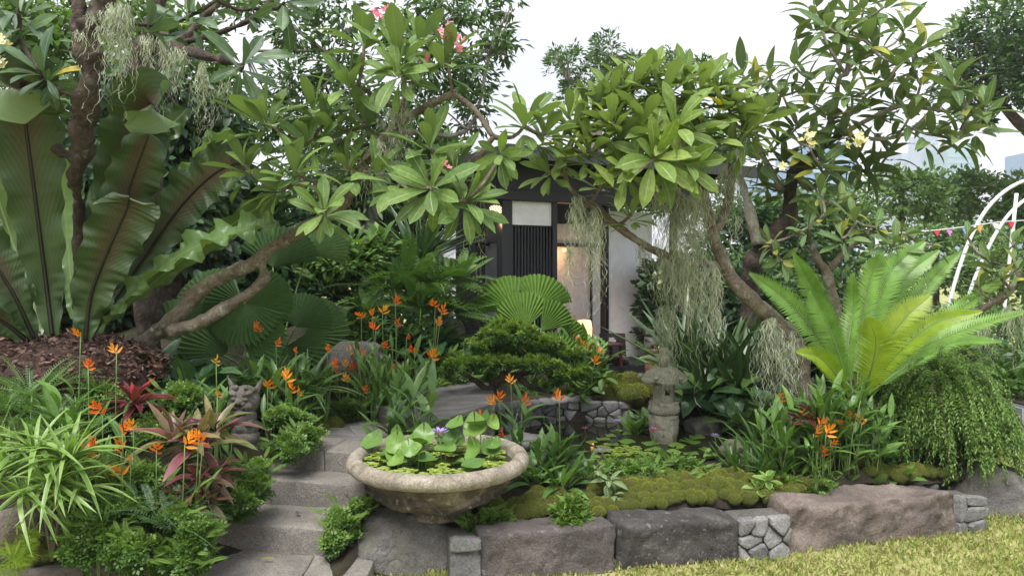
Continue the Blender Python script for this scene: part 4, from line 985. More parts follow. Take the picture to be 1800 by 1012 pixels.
md = o.modifiers.new('r', 'REMESH'); md.mode = 'VOXEL'; md.voxel_size = .0035; md.use_smooth_shade = True

# ------------------------------------------------------------------ plant builders
def A(v): return np.array([v[0], v[1], v[2]], float)
def cloud(parent, name, blobs, ncl, nl, size, key, mat, crad=.3, seed=1, shell=.5, droop=.0, upb=.6, mats=None, top=None):
    """leaf clumps through ellipsoids given as (px, py, depth, rx_px, ry_px, rdepth_m); ncl clumps per 100x100 px"""
    rng = np.random.default_rng(seed); P = []; D = []; Um = []; S = []; E = []
    for (px, py, d, rx, ry, rd) in blobs:
        c = A(W(px, py, d)); r = np.array([rx/F*d, rd, ry/F*d]); k = max(2, int(ncl*rx*ry*3.14/1e4))
        for _ in range(k):
            u = rng.normal(0, 1, 3); u /= np.linalg.norm(u); q = shell+(1-shell)*rng.random()**.6
            cc = c+u*r*q; cr = crad*min(r[0], r[2])*rng.uniform(.6, 1.3)
            m_ = rng.integers(max(1, nl//2), nl+nl//2+1)
            off = rng.normal(0, .5, (m_, 3)); off[:, 2] *= .7
            p = cc+off*cr
            dd = off*.9+u*.6*np.array([1, 1, .7])+rng.normal(0, .35, (m_, 3)); dd[:, 2] += .1-droop
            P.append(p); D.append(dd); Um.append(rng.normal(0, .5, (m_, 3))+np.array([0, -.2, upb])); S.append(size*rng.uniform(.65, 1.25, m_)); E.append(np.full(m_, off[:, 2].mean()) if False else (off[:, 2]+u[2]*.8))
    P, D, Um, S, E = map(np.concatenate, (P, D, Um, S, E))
    if mats:   # second material on the uppermost leaves of clumps, main one on the rest
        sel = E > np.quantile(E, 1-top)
        for nm, mm, ss in ((name, mat, ~sel), ('upper_leaves', mats, sel)):
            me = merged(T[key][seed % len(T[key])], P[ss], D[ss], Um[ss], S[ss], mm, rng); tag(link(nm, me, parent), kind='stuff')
        return
    me = merged(T[key][seed % len(T[key])], P, D, Um, S, mat, rng)
    return tag(link(name, me, parent), kind='stuff')
def tree(name, label, cat, base, limbs, blobs, ncl, nl, size, key, mat, bark, crad=.3, seed=1, group=None, twigs=True, **kw):
    t = thing(name, base, label, cat, group)
    tb = Tubes()
    for li in limbs: tb.add([(W(a, b, d), r) for a, b, d, r in li], 8, 4, .15, seed)
    if twigs and limbs:
        rs = random.Random(seed); pts = [W(a, b, d) for li in limbs for a, b, d, r in li[1:]]
        for (px, py, d, rx, ry, rd) in blobs:
            for _ in range(4):
                e = W(px+rs.uniform(-.8, .8)*rx, py+rs.uniform(-.8, .8)*ry, d+rs.uniform(-.6, .6)*rd)
                s = min(pts, key=lambda q: (q-e).length)
                mid = s.lerp(e, .5)+Vector((rs.uniform(-.1, .1), 0, rs.uniform(.0, .12)))*(e-s).length
                tb.add([(s, .012*d/8), (mid, .009*d/8), (e, .004*d/8)], 5, 3)
    if limbs: tb.build('trunk', bark, t)
    cloud(t, 'crown', blobs, ncl, nl, size, key, mat, crad, seed, **kw)
    return t
def shrub(name, label, cat, px, d, blobs, ncl, nl, size, key, mat, group=None, **kw):
    """ground-hugging plant: blobs (px, py, depth, rx, ry, rdepth)"""
    t = thing(name, gpt(px, d), label, cat, group)
    cloud(t, 'foliage', blobs, ncl, nl, size, key, mat, **kw); return t
def plum(label, base, limbs, ros, mat, bark, key='obov', L=.27, nleaf=13, twr=.009, seed=1, group='frangipani trees', spread=1.0, cap=300):
    t = thing('frangipani_tree', base, label, 'tree', group); rs = random.Random(seed); lv = Leaves(); skel = []
    for i, li in enumerate(limbs):
        tb = Tubes(); pts = [(W(a, b, d), r) for a, b, d, r in li]; tb.add(pts, 14, 9, .75 if mat is M['plum_e'] else .34, seed+i)
        tb.build('trunk' if i == 0 else 'limb', M['bark_d'] if (i == 0 and mat is M['plum_c'] and key == 'plumc') else bark, t)
        sp = spline(pts, 4); skel += [(Vector(q[:3]), q[3]) for q in sp[1:]]
    ends = [(W(r_[0], r_[1], r_[2]), r_) for r_ in ros]
    todo = list(ends)
    while todo:
        best = min(((e, s) for e in todo for s in skel), key=lambda es: (es[0][0]-es[1][0]).length+.25*max(0, es[1][0].z-es[0][0].z))
        (e, r_), (s, sr) = best; todo.remove(best[0])
        l = (e-s).length
        mid = s.lerp(e, .55)+Vector((rs.uniform(-.1, .1)*l, rs.uniform(-.1, .1)*l, -.10*l))
        r1 = min(sr, twr*1.5)
        if l > .02:
            pts = [(s, r1), (mid, twr*1.15), (e, twr)]
            tb = Tubes(); tb.add(pts, 8, 4, .12, seed); tb.build('twig', bark, t)
            sp = spline(pts, 3); skel += [(Vector(q[:3]), q[3]) for q in sp[1:]]
        ax = (e-mid); ax = ax.normalized() if l > .02 else Vector((0, 0, 1))
        if len(r_) > 4 and r_[4]: ax = Vector(r_[4]).normalized()
        else: ax = (ax*.6+Vector((rs.uniform(-.25, .25), -.15, .75))).normalized()
        sz = L*(r_[3] if len(r_) > 3 else 1); n_ = int(nleaf*rs.uniform(.8, 1.2))
        q_ = Vector((0, 0, 1)).rotation_difference(ax)
        for i in range(n_):
            f = i/(n_-1); az = i*2.4+rs.uniform(-.25, .25); el = R(75-80*f**.85*spread)+rs.uniform(-.2, .2)
            dd = q_ @ Vector((math.cos(az)*math.cos(el), math.sin(az)*math.cos(el), math.sin(el)))
            dd.z -= .12*f
            p = e-ax*(.035+.05*f)*rs.uniform(.4, 1.2)
            up = ax+Vector((rs.uniform(-.3, .3), rs.uniform(-.3, .3), .25))
            lv.add(key, p, dd, up, sz*(.55+.45*math.sin(math.pi*min(1, .25+f*.7)))*rs.uniform(.85, 1.12), M['yellow_leaf'] if (rs.random() < .02 and f > .5) else mat)
    lv.finish(t, 'leaf', cap, seed)
    return t, ends
fl = T['petal'][0]
def frangi_flowers(t, spots, mat, s=.035, n=5, seed=1):
    """clusters of five-petalled flowers; every flower its own part"""
    rs = random.Random(seed)
    me5 = {}
    v, q, u = join_t([xf(strip_t(w=.62, prof='obov', n=3, bend=.25, fold=.1, stalk=0), i*1.2566, (0, 0, 0), 1, .5) for i in range(5)])
    me = mesh_np(v, q, mat, u)
    for px, py, d, k, sp in spots:
        c = W(px, py, d)
        for i in range(k):
            p = c+Vector((rs.gauss(0, sp), rs.gauss(0, sp*.6), rs.gauss(0, sp*.7)))
            put('flower', me, p, s*rs.uniform(.8, 1.2), t, (rs.uniform(.4, 1.5), rs.uniform(-.6, .6), rs.uniform(-.6, .6)))
def strands(name, label, spots, seed=1, mat=None, w=.0021, curl=.42, parent=None):
    """hanging moss: spots (px, py_top, depth, width_px, length_px, n)"""
    rng = np.random.default_rng(seed); V = []; Q = []; var = []; o = 0
    for px, py, d, wpx, lpx, n in spots:
        ks = max(2, int(wpx/9)); tx = rng.uniform(-.5, .5, ks); tl = rng.uniform(.45, 1.05, ks)
        for _ in range(int(n*1.2)):
            kk = rng.integers(ks); g = rng.normal(0, .5); p = A(W(px+tx[kk]*wpx+g*4.5, py+rng.uniform(-4, 10)+abs(tx[kk])*6, d+rng.normal(0, .03))); xc = p[0]
            ln = lpx/F*d*2.0*tl[kk]*(1-.5*min(1, abs(g))**1.2)*rng.uniform(.25, 1.0)
            if rng.random() < .04: ln *= 1.25
            sg = .013; m = max(4, int(ln/sg)); v = np.array([0, 0, -1.]); dirv = rng.normal(0, .4, 3); vv = rng.random()
            for i in range(m+1):
                a = i*.3+g*9
                side = np.array([math.cos(a), math.sin(a)*.7, .35*math.sin(a*1.7)])
                ww = w*rng.uniform(.6, 1.3)*(1-.6*i/m)
                V += [p-side*ww, p+side*ww]; var += [vv, vv]
                if i: Q.append((o, o+1, o+3, o+2)); o += 2
                dirv = dirv*.55+rng.normal(0, curl, 3); step_ = np.array([dirv[0], dirv[1], dirv[2]*.5-.85])
                # pull back under the hanging point so the wisp narrows
                step_[0] += (xc-p[0])*2.5
                p = p+step_/np.linalg.norm(step_)*sg
            o += 2
    me = mesh_np(V, Q, mat or M['sp_moss'], np.tile([.5, .5], (len(V), 1)), var)
    ob = link(name, me, parent)
    if label: tag(ob, label, 'moss', 'hanging moss', 'stuff')
    else: tag(ob, kind='stuff')
    return ob
# flower heads: boat-shaped bracts fanned on a zigzag axis
def heli_mesh(seed, mat, n=6):
    rs = random.Random(seed); ps = []
    for i in range(n):
        s = 1 if i % 2 else -1; ps.append(xf(strip_t(w=.30, prof='lance', n=3, bend=-.5, fold=.4, stalk=0), s*(1.0-.17*i+rs.uniform(-.2, .2)), (0, .12*i, .03*rs.uniform(-1, 1)), .66-.03*i, rs.uniform(-.4, .6)))
    for i in range(3): ps.append(xf(strip_t(w=.07, prof='lance', n=2, bend=-.3, fold=.2, stalk=0), rs.uniform(-.7, .7), (0, .25, 0), .45, rs.uniform(-.5, .6)))
    v, q, u = join_t(ps); return mesh_np(v, q, mat, u)
HF = {k: [heli_mesh(i+j*9, M[k]) for i in range(4)] for j, k in enumerate(('orange', 'redor', 'yellowf'))}
def heliconia(label, spots, flowers, mat, seed=1, fleaf=True, L=.20, name='heliconia', key='lance', group='flowering heliconias', fl_s=.072, cap=300):
    """spots (px, depth, spread_m, shoots, height_m); flowers (px, py, depth, kind)"""
    rs = random.Random(seed); t = thing(name, gpt(spots[0][0], spots[0][1]), label, 'plant', group); lv = Leaves(); tb = Tubes()
    def shoot(b, top, nl, ll):
        mid = b.lerp(top, .5)+Vector((rs.uniform(-.02, .02), 0, .01)); tb.add([(b, .0045), (mid, .004), (top, .0025)], 5, 3)
        side = rs.uniform(0, 6.28)
        for i in range(nl):
            f = .22+.75*i/max(1, nl-1); p = b.lerp(top, f)
            a = side+(math.pi if i % 2 else 0)+rs.uniform(-.5, .5); el = R(35+35*f)+rs.uniform(-.15, .2)
            lv.add(key, p, (math.cos(a)*math.cos(el), math.sin(a)*math.cos(el)*.8-.08, math.sin(el)), (-math.cos(a), -math.sin(a)-.3, .8), ll*rs.uniform(.75, 1.15)*(1.1-.35*abs(f-.6)), mat)
    for px, d, spd, n_, h in spots:
        for i in range(n_):
            x, y = (px-900)/F*d+rs.gauss(0, spd*.5), d+rs.gauss(0, spd*.35)
            b = Vector((x, y, hgt(x, y)-.01)); top = b+Vector((rs.gauss(0, .06), rs.gauss(0, .04), h*rs.uniform(.6, 1.1)))
            shoot(b, top, rs.randint(4, 6), L)
    for px, py, d, kd in flowers:
        e = W(px, py, d); sp = min(spots, key=lambda s: abs((s[0]-900)/F*s[1]-e.x)+abs(s[1]-d))
        bx_ = (sp[0]-900)/F*sp[1]; x = e.x+(bx_-e.x)*.3+rs.uniform(-.02, .02); b = Vector((x, d+rs.uniform(0, .04), hgt(x, d)-.01))
        if b.z > e.z-.06: b.z = e.z-.15
        mid = b.lerp(e, .55)+Vector((0, 0, .01)); tb.add([(b, .004), (mid, .0032), (e+Vector((0, 0, .012)), .0025)], 5, 3)
        if fleaf: shoot(b, b.lerp(e, .62)+Vector((rs.uniform(-.04, .04), .02, 0)), 2, L*.8)
        s = fl_s*rs.choice((.6, .8, .9, 1, 1.1, 1.25)); kd = kd if rs.random() < .8 else 'orange'
        mz = HF[kd][rs.randrange(4)]
        o = bpy.data.objects.new('flower', mz); COL.objects.link(o); o.parent = t
        o.matrix_basis = Matrix.Translation(e-t.location) @ Matrix.Rotation(rs.uniform(-.5, .5), 4, 'Z') @ Matrix.Rotation(R(90)+rs.uniform(-.5, .5), 4, 'X') @ Matrix.Rotation(rs.uniform(-.6, .6), 4, 'Z') @ Matrix.Scale(s, 4)
    tag(tb.build('stems', M['stem'], t), kind='stuff')
    lv.finish(t, 'leaf', cap, seed); return t
def clump(name, label, cat, spots, key, mat, L, seed=1, el=(20, 80), group=None, cap=300, wob=.25, centre=None, grav=0., inner=None):
    """rosettes of leaves: spots (px, py|None, depth, spread_m, n, scale)"""
    rs = random.Random(seed); px, py, d = spots[0][:3]
    t = thing(name, gpt(px, d) if py is None else W(px, py, d), label, cat, group); lv = Leaves()
    for px, py, d, spd, n_, sc in spots:
        c = gpt(px, d) if py is None else W(px, py, d)
        for i in range(n_):
            f = i/max(1, n_-1); a = i*2.4+rs.uniform(-.3, .3); e = R(el[1]+(el[0]-el[1])*f)+rs.uniform(-.12, .12)
            p = c+Vector((math.cos(a)*spd*rs.random(), math.sin(a)*spd*rs.random(), 0))
            m_ = inner if (inner and f < .18) else mat
            lv.add(key, p, (math.cos(a)*math.cos(e), math.sin(a)*math.cos(e), math.sin(e)), (-math.cos(a)*.6+rs.uniform(-wob, wob), -math.sin(a)*.6-.2, .8), L*sc*rs.uniform(.75, 1.15)*(.7+.3*min(1, f*3)), m_)
    lv.finish(t, 'leaf', cap, seed); return t
def frond_path(pts, k=6):
    return np.array([q[:3] for q in spline([(W(a, b, d), 0) for a, b, d in pts], k)])
def sides(P, roll, view=True):
    tg = np.gradient(P, axis=0); tg /= np.linalg.norm(tg, axis=1, keepdims=True)
    vd = P-np.array([0, 0, EYE]); vd /= np.linalg.norm(vd, axis=1, keepdims=True)
    s = np.cross(tg, vd); s /= np.linalg.norm(s, axis=1, keepdims=True); nrm = np.cross(s, tg)   # faces the path
    c, sn = math.cos(roll), math.sin(roll); s2 = s*c+nrm*sn; n2 = -s*sn+nrm*c
    return tg, s2, n2
def nest_frond(parent, pts, wpx, mat, roll=0., seed=1, ruffle=1., fold=.25, midrib=True, flip=False):
    P = frond_path(pts, 8); tg, s, nn = sides(P, roll); m = len(P); d = pts[0][2]; hw = wpx/F*d/2*.93; V = []; UV = []; nc = 12
    t_ = np.linspace(0, 1, m); mm = (m-1)*4+1
    P = np.stack([np.interp(np.linspace(0, 1, mm), t_, P[:, i]) for i in range(3)], 1); s = np.stack([np.interp(np.linspace(0, 1, mm), t_, s[:, i]) for i in range(3)], 1); nn = np.stack([np.interp(np.linspace(0, 1, mm), t_, nn[:, i]) for i in range(3)], 1)
    rs = random.Random(seed); ph1, ph2 = rs.random()*6, rs.random()*6
    ln = np.linalg.norm(np.diff(P, axis=0), axis=1).sum()
    for i in range(mm):
        t = i/(mm-1); w = hw*min(1., .16+1.35*t**.8)*(1-max(0, (t-.80)/.20)**2.4)**.5 if t < 1 else hw*.04
        for j in range(nc+1):
            u = -1+2*j/nc; e = abs(u)**3; ph = ph1 if u < 0 else ph2
            q = t*ln*34
            wv = (math.sin(q+ph)+.6*math.sin(q*.47+ph*2)+.9*noise.noise(Vector((t*ln*12+ph, u*.6, seed))))*.023*e*ruffle
            fine = noise.noise(Vector((t*ln*38, u*1.2, seed*3)))*.013*abs(u)**.7*ruffle+noise.noise(Vector((t*ln*90, u*.8, seed)))*.003*abs(u)
            wid = w*(1+.10*noise.noise(Vector((t*ln*16, ph, 0)))*e+.08*e*math.sin(q*1.3+ph))
            pos = P[i]+s[i]*u*wid+nn[i]*(-fold*abs(u)**1.4*w*.8+(wv+fine)*(1 if t > .1 else t*10))
            V.append(pos); UV.append((.5+.5*u, t))
    Q = [(i*(nc+1)+j, i*(nc+1)+j+1, (i+1)*(nc+1)+j+1, (i+1)*(nc+1)+j) for i in range(mm-1) for j in range(nc)]
    if flip: Q = [q[::-1] for q in Q]
    o = link('frond', mesh_np(V, Q, mat, UV), parent)
    if midrib:
        tb = Tubes(); idx = list(range(0, mm, 4)); tb.add([(Vector(P[i]-nn[i]*.004), .0125*(1-.75*i/mm)*d/4.3) for i in idx], 6, 2); r_ = link('midrib', mesh_np(np.vstack(tb.v), np.vstack(tb.q), M['midrib']), None)
        r_.parent = o
    return o
def fan_mesh(mat, span, seed, nseg=30, cup=.18, notch=.14):
    nseg = max(8, int(span*8.5))
    rs = random.Random(seed); V = [(0, 0, 0)]; UV = [(.5, 0)]; a0 = -span/2; rings = (.3, .65, .93, 1.)
    for k, q in enumerate(rings):
        for i in range(nseg*2+1):
            a = a0+span*i/(nseg*2); pl = (1 if i % 2 else -1)*q*.32*span/nseg
            rr_ = q*(1-.10*abs(a/(span/2))**2)
            if k == 3: rr_ *= (1.0 if i % 2 == 0 else 1-notch)+rs.uniform(-.01, .01)
            dr = -.10*q*q*(1-math.cos(a))-.07*q**3
            V.append((rr_*math.sin(a), rr_*math.cos(a), pl*1.6+cup*q*abs(math.sin(a*.5))**1.5+dr+.025*q*noise.noise(Vector((a*2, q, seed))))); UV.append((.5 if i % 2 else 0, q))
    n_ = nseg*2+1; Fs = [(0, 1+i+1, 1+i) for i in range(n_-1)]
    for k in range(3):
        for i in range(n_-1): Fs.append((1+k*n_+i, 1+k*n_+i+1, 1+(k+1)*n_+i+1, 1+(k+1)*n_+i))
    return mesh_py(V, Fs, mat, False, UV)
_fan = {}
def fan_palm(label, base, leaves, mat, seed=1, span=5.0):
    """leaves (px, py, depth, radius_px, image angle deg (0 = up, + = right), tip leans back (+) or forward (-) deg, span)"""
    t = thing('fan_palm', base, label, 'plant', 'fan palms')
    for i, l in enumerate(leaves):
        px, py, d, r_, ang, back_ = l[:6]; sp = l[6] if len(l) > 6 else span
        key = (mat.name, round(sp, 2), i % 3)
        if key not in _fan: _fan[key] = fan_mesh(mat, sp, i % 3+seed)
        c = W(px, py, d); a = R(ang); b_ = R(back_)
        y = Vector((math.sin(a)*math.cos(b_), math.sin(b_), math.cos(a)*math.cos(b_))).normalized()
        zup = Vector((0, -1, .45)); x = y.cross(zup).normalized(); z = x.cross(y)
        s = r_/F*d
        o = bpy.data.objects.new('leaf', _fan[key]); COL.objects.link(o); o.parent = t; p = c-t.location
        o.matrix_basis = Matrix(((x.x*s, y.x*s, z.x*s, p.x), (x.y*s, y.y*s, z.y*s, p.y), (x.z*s, y.z*s, z.z*s, p.z), (0, 0, 0, 1)))
        tb = Tubes(); b = Vector(base); tb.add([(b, .009), (b.lerp(c, .5)+Vector((0, 0, .05)), .007), (c, .005)], 6, 4); tb.build('stalk', M['stem'], t)
    return t
def cycad_frond(parent, pts, wpx, mat, roll=0., vee=.45, n=64, droop=.15, seed=0, rib=None):
    P = frond_path(pts, 10); tg, s, nn = sides(P, roll); m = len(P); d = pts[0][2]; hw = wpx/F*d/2; V = []; Q = []; UV = []
    rs = random.Random(seed); tt = np.linspace(0, 1, m); ln = np.linalg.norm(np.diff(P, axis=0), axis=1).sum(); o = 0
    for i in range(n):
        t = .13+.87*(i+.5)/n; p = np.array([np.interp(t, tt, P[:, k]) for k in range(3)]); sv = np.array([np.interp(t, tt, s[:, k]) for k in range(3)]); nv = np.array([np.interp(t, tt, nn[:, k]) for k in range(3)]); tv = np.array([np.interp(t, tt, tg[:, k]) for k in range(3)])
        l = hw*min(1, .35+2.2*(t-.1))*(1-max(0, (t-.55)/.45)**1.8*.9); wd = ln/n*.50
        for sg in (-1, 1):
            dv = sv*sg*math.cos(vee)-nv*math.sin(vee)*-1*(-1)+tv*(.45+.5*t)+rs.gauss(0, .035); dv /= np.linalg.norm(dv)
            a, b, c, e = p, p+dv*l*.45+tv*wd-np.array([0, 0, droop*l*.1]), p+dv*l-np.array([0, 0, droop*l*.6]), p+dv*l*.45-tv*wd-np.array([0, 0, droop*l*.1])
            V += [a+tv*wd*.5, b, c, e, a-tv*wd*.5]; UV += [(.5, 0), (1, .5), (.5, 1), (0, .5), (.5, 0)]
            Q += [(o, o+1, o+3, o+4), (o+1, o+2, o+2+0, o+3)] if False else [(o, o+1, o+3, o+4)]
            Q.append((o+1, o+2, o+2, o+3)); o += 5
    # degenerate quads become triangles through two face lists
    Fq = [q for q in Q]; me = mesh_py(V, [tuple(dict.fromkeys(q)) for q in Fq], mat, False, UV)
    f = link('frond', me, parent)
    tb = Tubes(); tb.add([(Vector(P[i]), .006*(1-.8*i/m)) for i in range(0, m, 3)], 5, 2); r_ = link('rachis', mesh_np(np.vstack(tb.v), np.vstack(tb.q), rib or M['stem']), None); r_.parent = f
    return f

# ------------------------------------------------------------------ backdrop: far trees, hedges, towers
def tower(label, px, w, py, d, mat, seed, depth=30, taper=0.):
    wd = w/F*d; x = (px-900)/F*d; h = EYE-(py-HY)/F*d
    t = thing('office_tower', (x, d, 0), label, 'building', 'far office towers')
    bm = bmesh.new(); vv = [bm.verts.new((sx*wd/2*(1-taper*(z > 0)), sy*depth/2, z)) for z in (0, h) for sx, sy in ((-1, -1), (1, -1), (1, 1), (-1, 1))]
    for f in ((3, 2, 1, 0), (4, 5, 6, 7), (0, 1, 5, 4), (1, 2, 6, 5), (2, 3, 7, 6), (3, 0, 4, 7)): bm.faces.new([vv[i] for i in f])
    me = bpy.data.meshes.new('mesh'); bm.to_mesh(me); bm.free(); me.materials.append(mat)
    o = bpy.data.objects.new('body', me); COL.objects.link(o); o.parent = t
    V = []; Q = []; n_ = 0; nf = int(h/4)
    for k in range(max(0, nf-26), nf):   # floor bands proud of the glass
        z = k*4; g = wd/2*(1-taper*z/h)+.3
        for sx0, sx1 in ((-g, g),):
            V += [(sx0, -depth/2-.35, z), (sx1, -depth/2-.35, z), (sx1, -depth/2-.35, z+1.1), (sx0, -depth/2-.35, z+1.1)]; Q.append((n_, n_+1, n_+2, n_+3)); n_ += 4
            V += [(sx0, -depth/2-.35, z+1.1), (sx1, -depth/2-.35, z+1.1), (sx1, -depth/2, z+1.1), (sx0, -depth/2, z+1.1)]; Q.append((n_, n_+1, n_+2, n_+3)); n_ += 4
    o = bpy.data.objects.new('floor_bands', mesh_np(V, Q, M['band'], smooth=False)); COL.objects.link(o); o.parent = t; o['kind'] = 'stuff'
    return t
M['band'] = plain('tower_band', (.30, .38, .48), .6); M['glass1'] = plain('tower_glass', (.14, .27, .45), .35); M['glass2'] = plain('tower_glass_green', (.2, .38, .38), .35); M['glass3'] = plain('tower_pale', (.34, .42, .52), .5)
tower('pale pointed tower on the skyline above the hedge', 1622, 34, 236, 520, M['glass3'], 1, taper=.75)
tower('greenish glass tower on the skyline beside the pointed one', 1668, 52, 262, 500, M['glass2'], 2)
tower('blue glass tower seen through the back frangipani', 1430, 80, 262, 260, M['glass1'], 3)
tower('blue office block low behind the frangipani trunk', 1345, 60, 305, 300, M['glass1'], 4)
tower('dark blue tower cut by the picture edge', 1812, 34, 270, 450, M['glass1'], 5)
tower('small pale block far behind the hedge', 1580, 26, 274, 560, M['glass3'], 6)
B = (0, 20, 0)
tree('rain_tree', 'dark rain tree reaching in over the hedge at the top corner of the picture', 'tree', (11.8, 16, 0), [[(1900, 700, 16, .28), (1880, 320, 16, .24), (1790, 215, 16, .12), (1745, 170, 16, .07)], [(1880, 320, 16, .2), (1830, 150, 16, .13), (1760, 90, 16, .06)]],
     [(1720, 80, 16, 55, 45, 1.2), (1770, 40, 16, 70, 45, 1.4), (1700, 140, 16, 40, 35, 1), (1760, 120, 16, 55, 45, 1.2), (1740, 175, 16, 45, 22, 1), (1800, 150, 16, 40, 40, 1), (1810, 90, 16, 45, 60, 1), (1720, 205, 16, 18, 12, .6), (1660, 105, 16, 18, 16, .6)], 42, 40, .14, 'leafq', M['bg_dark'], M['bark_d'], .55, 3, mats=M['bg_far'], top=.25)
tree('feathery_tree', 'light feathery tree standing free against the sky behind the pavilion', 'tree', (.9, 13, 0), [[(1040, 700, 13, .16), (1045, 300, 13, .11), (1060, 160, 13, .06), (1075, 100, 13, .03)], [(1045, 300, 13, .07), (1000, 150, 13, .03)]],
     [(1000, 110, 13, 42, 24, .7), (1070, 90, 13, 40, 24, .7), (1060, 140, 13, 60, 30, .8), (1110, 125, 13, 36, 28, .7), (1180, 120, 13, 36, 26, .7), (1130, 165, 13, 55, 25, .7), (1020, 165, 13, 40, 25, .7), (980, 95, 13, 22, 9, .5), (1230, 130, 13, 30, 20, .6)], 60, 30, .10, 'leafn', M['bg_mid'], M['bark_c'], .5, 4, shell=.2)
tree('drooping_tree', 'tall fine leaved tree with drooping twigs behind the pink frangipani', 'tree', (-1.6, 9, 0), [[(640, 640, 8.5, .11), (650, 420, 8.5, .09), (690, 250, 8.5, .06), (760, 60, 8.5, .035), (790, -60, 8.5, .02)], [(690, 250, 8.5, .05), (600, 120, 8.5, .03), (480, 20, 8.5, .02)], [(700, 230, 8.5, .04), (820, 230, 8.5, .025), (860, 100, 8.5, .02)], [(560, 90, 8.5, .02), (430, 90, 8.5, .015)]],
     [(440, 20, 8.5, 60, 30, .6), (520, 60, 8.5, 60, 40, .6), (600, 30, 8.5, 55, 35, .6), (520, 150, 8.5, 50, 50, .6), (590, 130, 8.5, 50, 60, .6), (760, 20, 8.5, 70, 30, .6), (840, 15, 8.5, 60, 24, .6), (860, 60, 8.5, 45, 28, .5), (880, 85, 8.5, 40, 18, .5), (760, 110, 8.5, 60, 50, .6), (830, 130, 8.5, 50, 40, .6), (740, 190, 8.5, 60, 45, .6), (830, 195, 8.5, 40, 40, .6), (650, 190, 8.5, 60, 50, .6), (640, 270, 8.5, 60, 60, .6), (700, 60, 8.5, 40, 40, .6), (900, 10, 8.5, 30, 12, .4), (560, 230, 8.5, 50, 60, .6), (480, 210, 8.5, 50, 60, .6), (620, 330, 8.5, 80, 60, .6), (560, 300, 8.5, 60, 50, .6)], 40, 16, .115, 'leafn', M['bg_mid'], M['bark_c'], .45, 5, shell=.1, droop=.45)
tree('leafy_tree', 'bright leafy tree filling the gaps behind the dark frangipani trunks', 'tree', (-4.4, 8, 0), [[(140, 700, 8, .14), (150, 350, 8, .1), (200, 120, 8, .05)], [(150, 350, 8, .08), (40, 120, 8, .04)]],
     [(30, 60, 8, 60, 70, .6), (90, 30, 8, 60, 50, .6), (130, 90, 8, 50, 60, .6), (250, 40, 8, 70, 60, .6), (330, 60, 8, 50, 60, .6), (230, 120, 8, 50, 60, .6), (20, 150, 8, 40, 60, .6), (380, 150, 8, 40, 60, .6), (400, 250, 8, 40, 60, .6), (90, 180, 8, 50, 50, .6)], 32, 18, .12, 'leafq', M['bg_light'], M['bark_c'], .45, 6, shell=.1, droop=.3)
tree('ivy_clad_tree', 'dark tree trunk wrapped in climbing leaves behind the nest fern', 'tree', (-3.1, 6.4, 0), [[(300, 700, 6.4, .14), (300, 300, 6.4, .12), (280, 60, 6.4, .09)]],
     [(300, 180, 6.4, 70, 80, .3), (350, 280, 6.4, 70, 80, .3), (250, 300, 6.4, 80, 90, .3), (150, 260, 6.4, 90, 90, .3), (390, 200, 6.4, 40, 60, .3), (60, 300, 6.4, 90, 100, .3), (300, 400, 6.4, 120, 80, .3), (200, 150, 6.4, 60, 60, .3)], 30, 16, .13, 'leaf3', M['bg_dark'], M['bark_d'], .4, 7, droop=.5, mats=M['bg_mid'], top=.2)
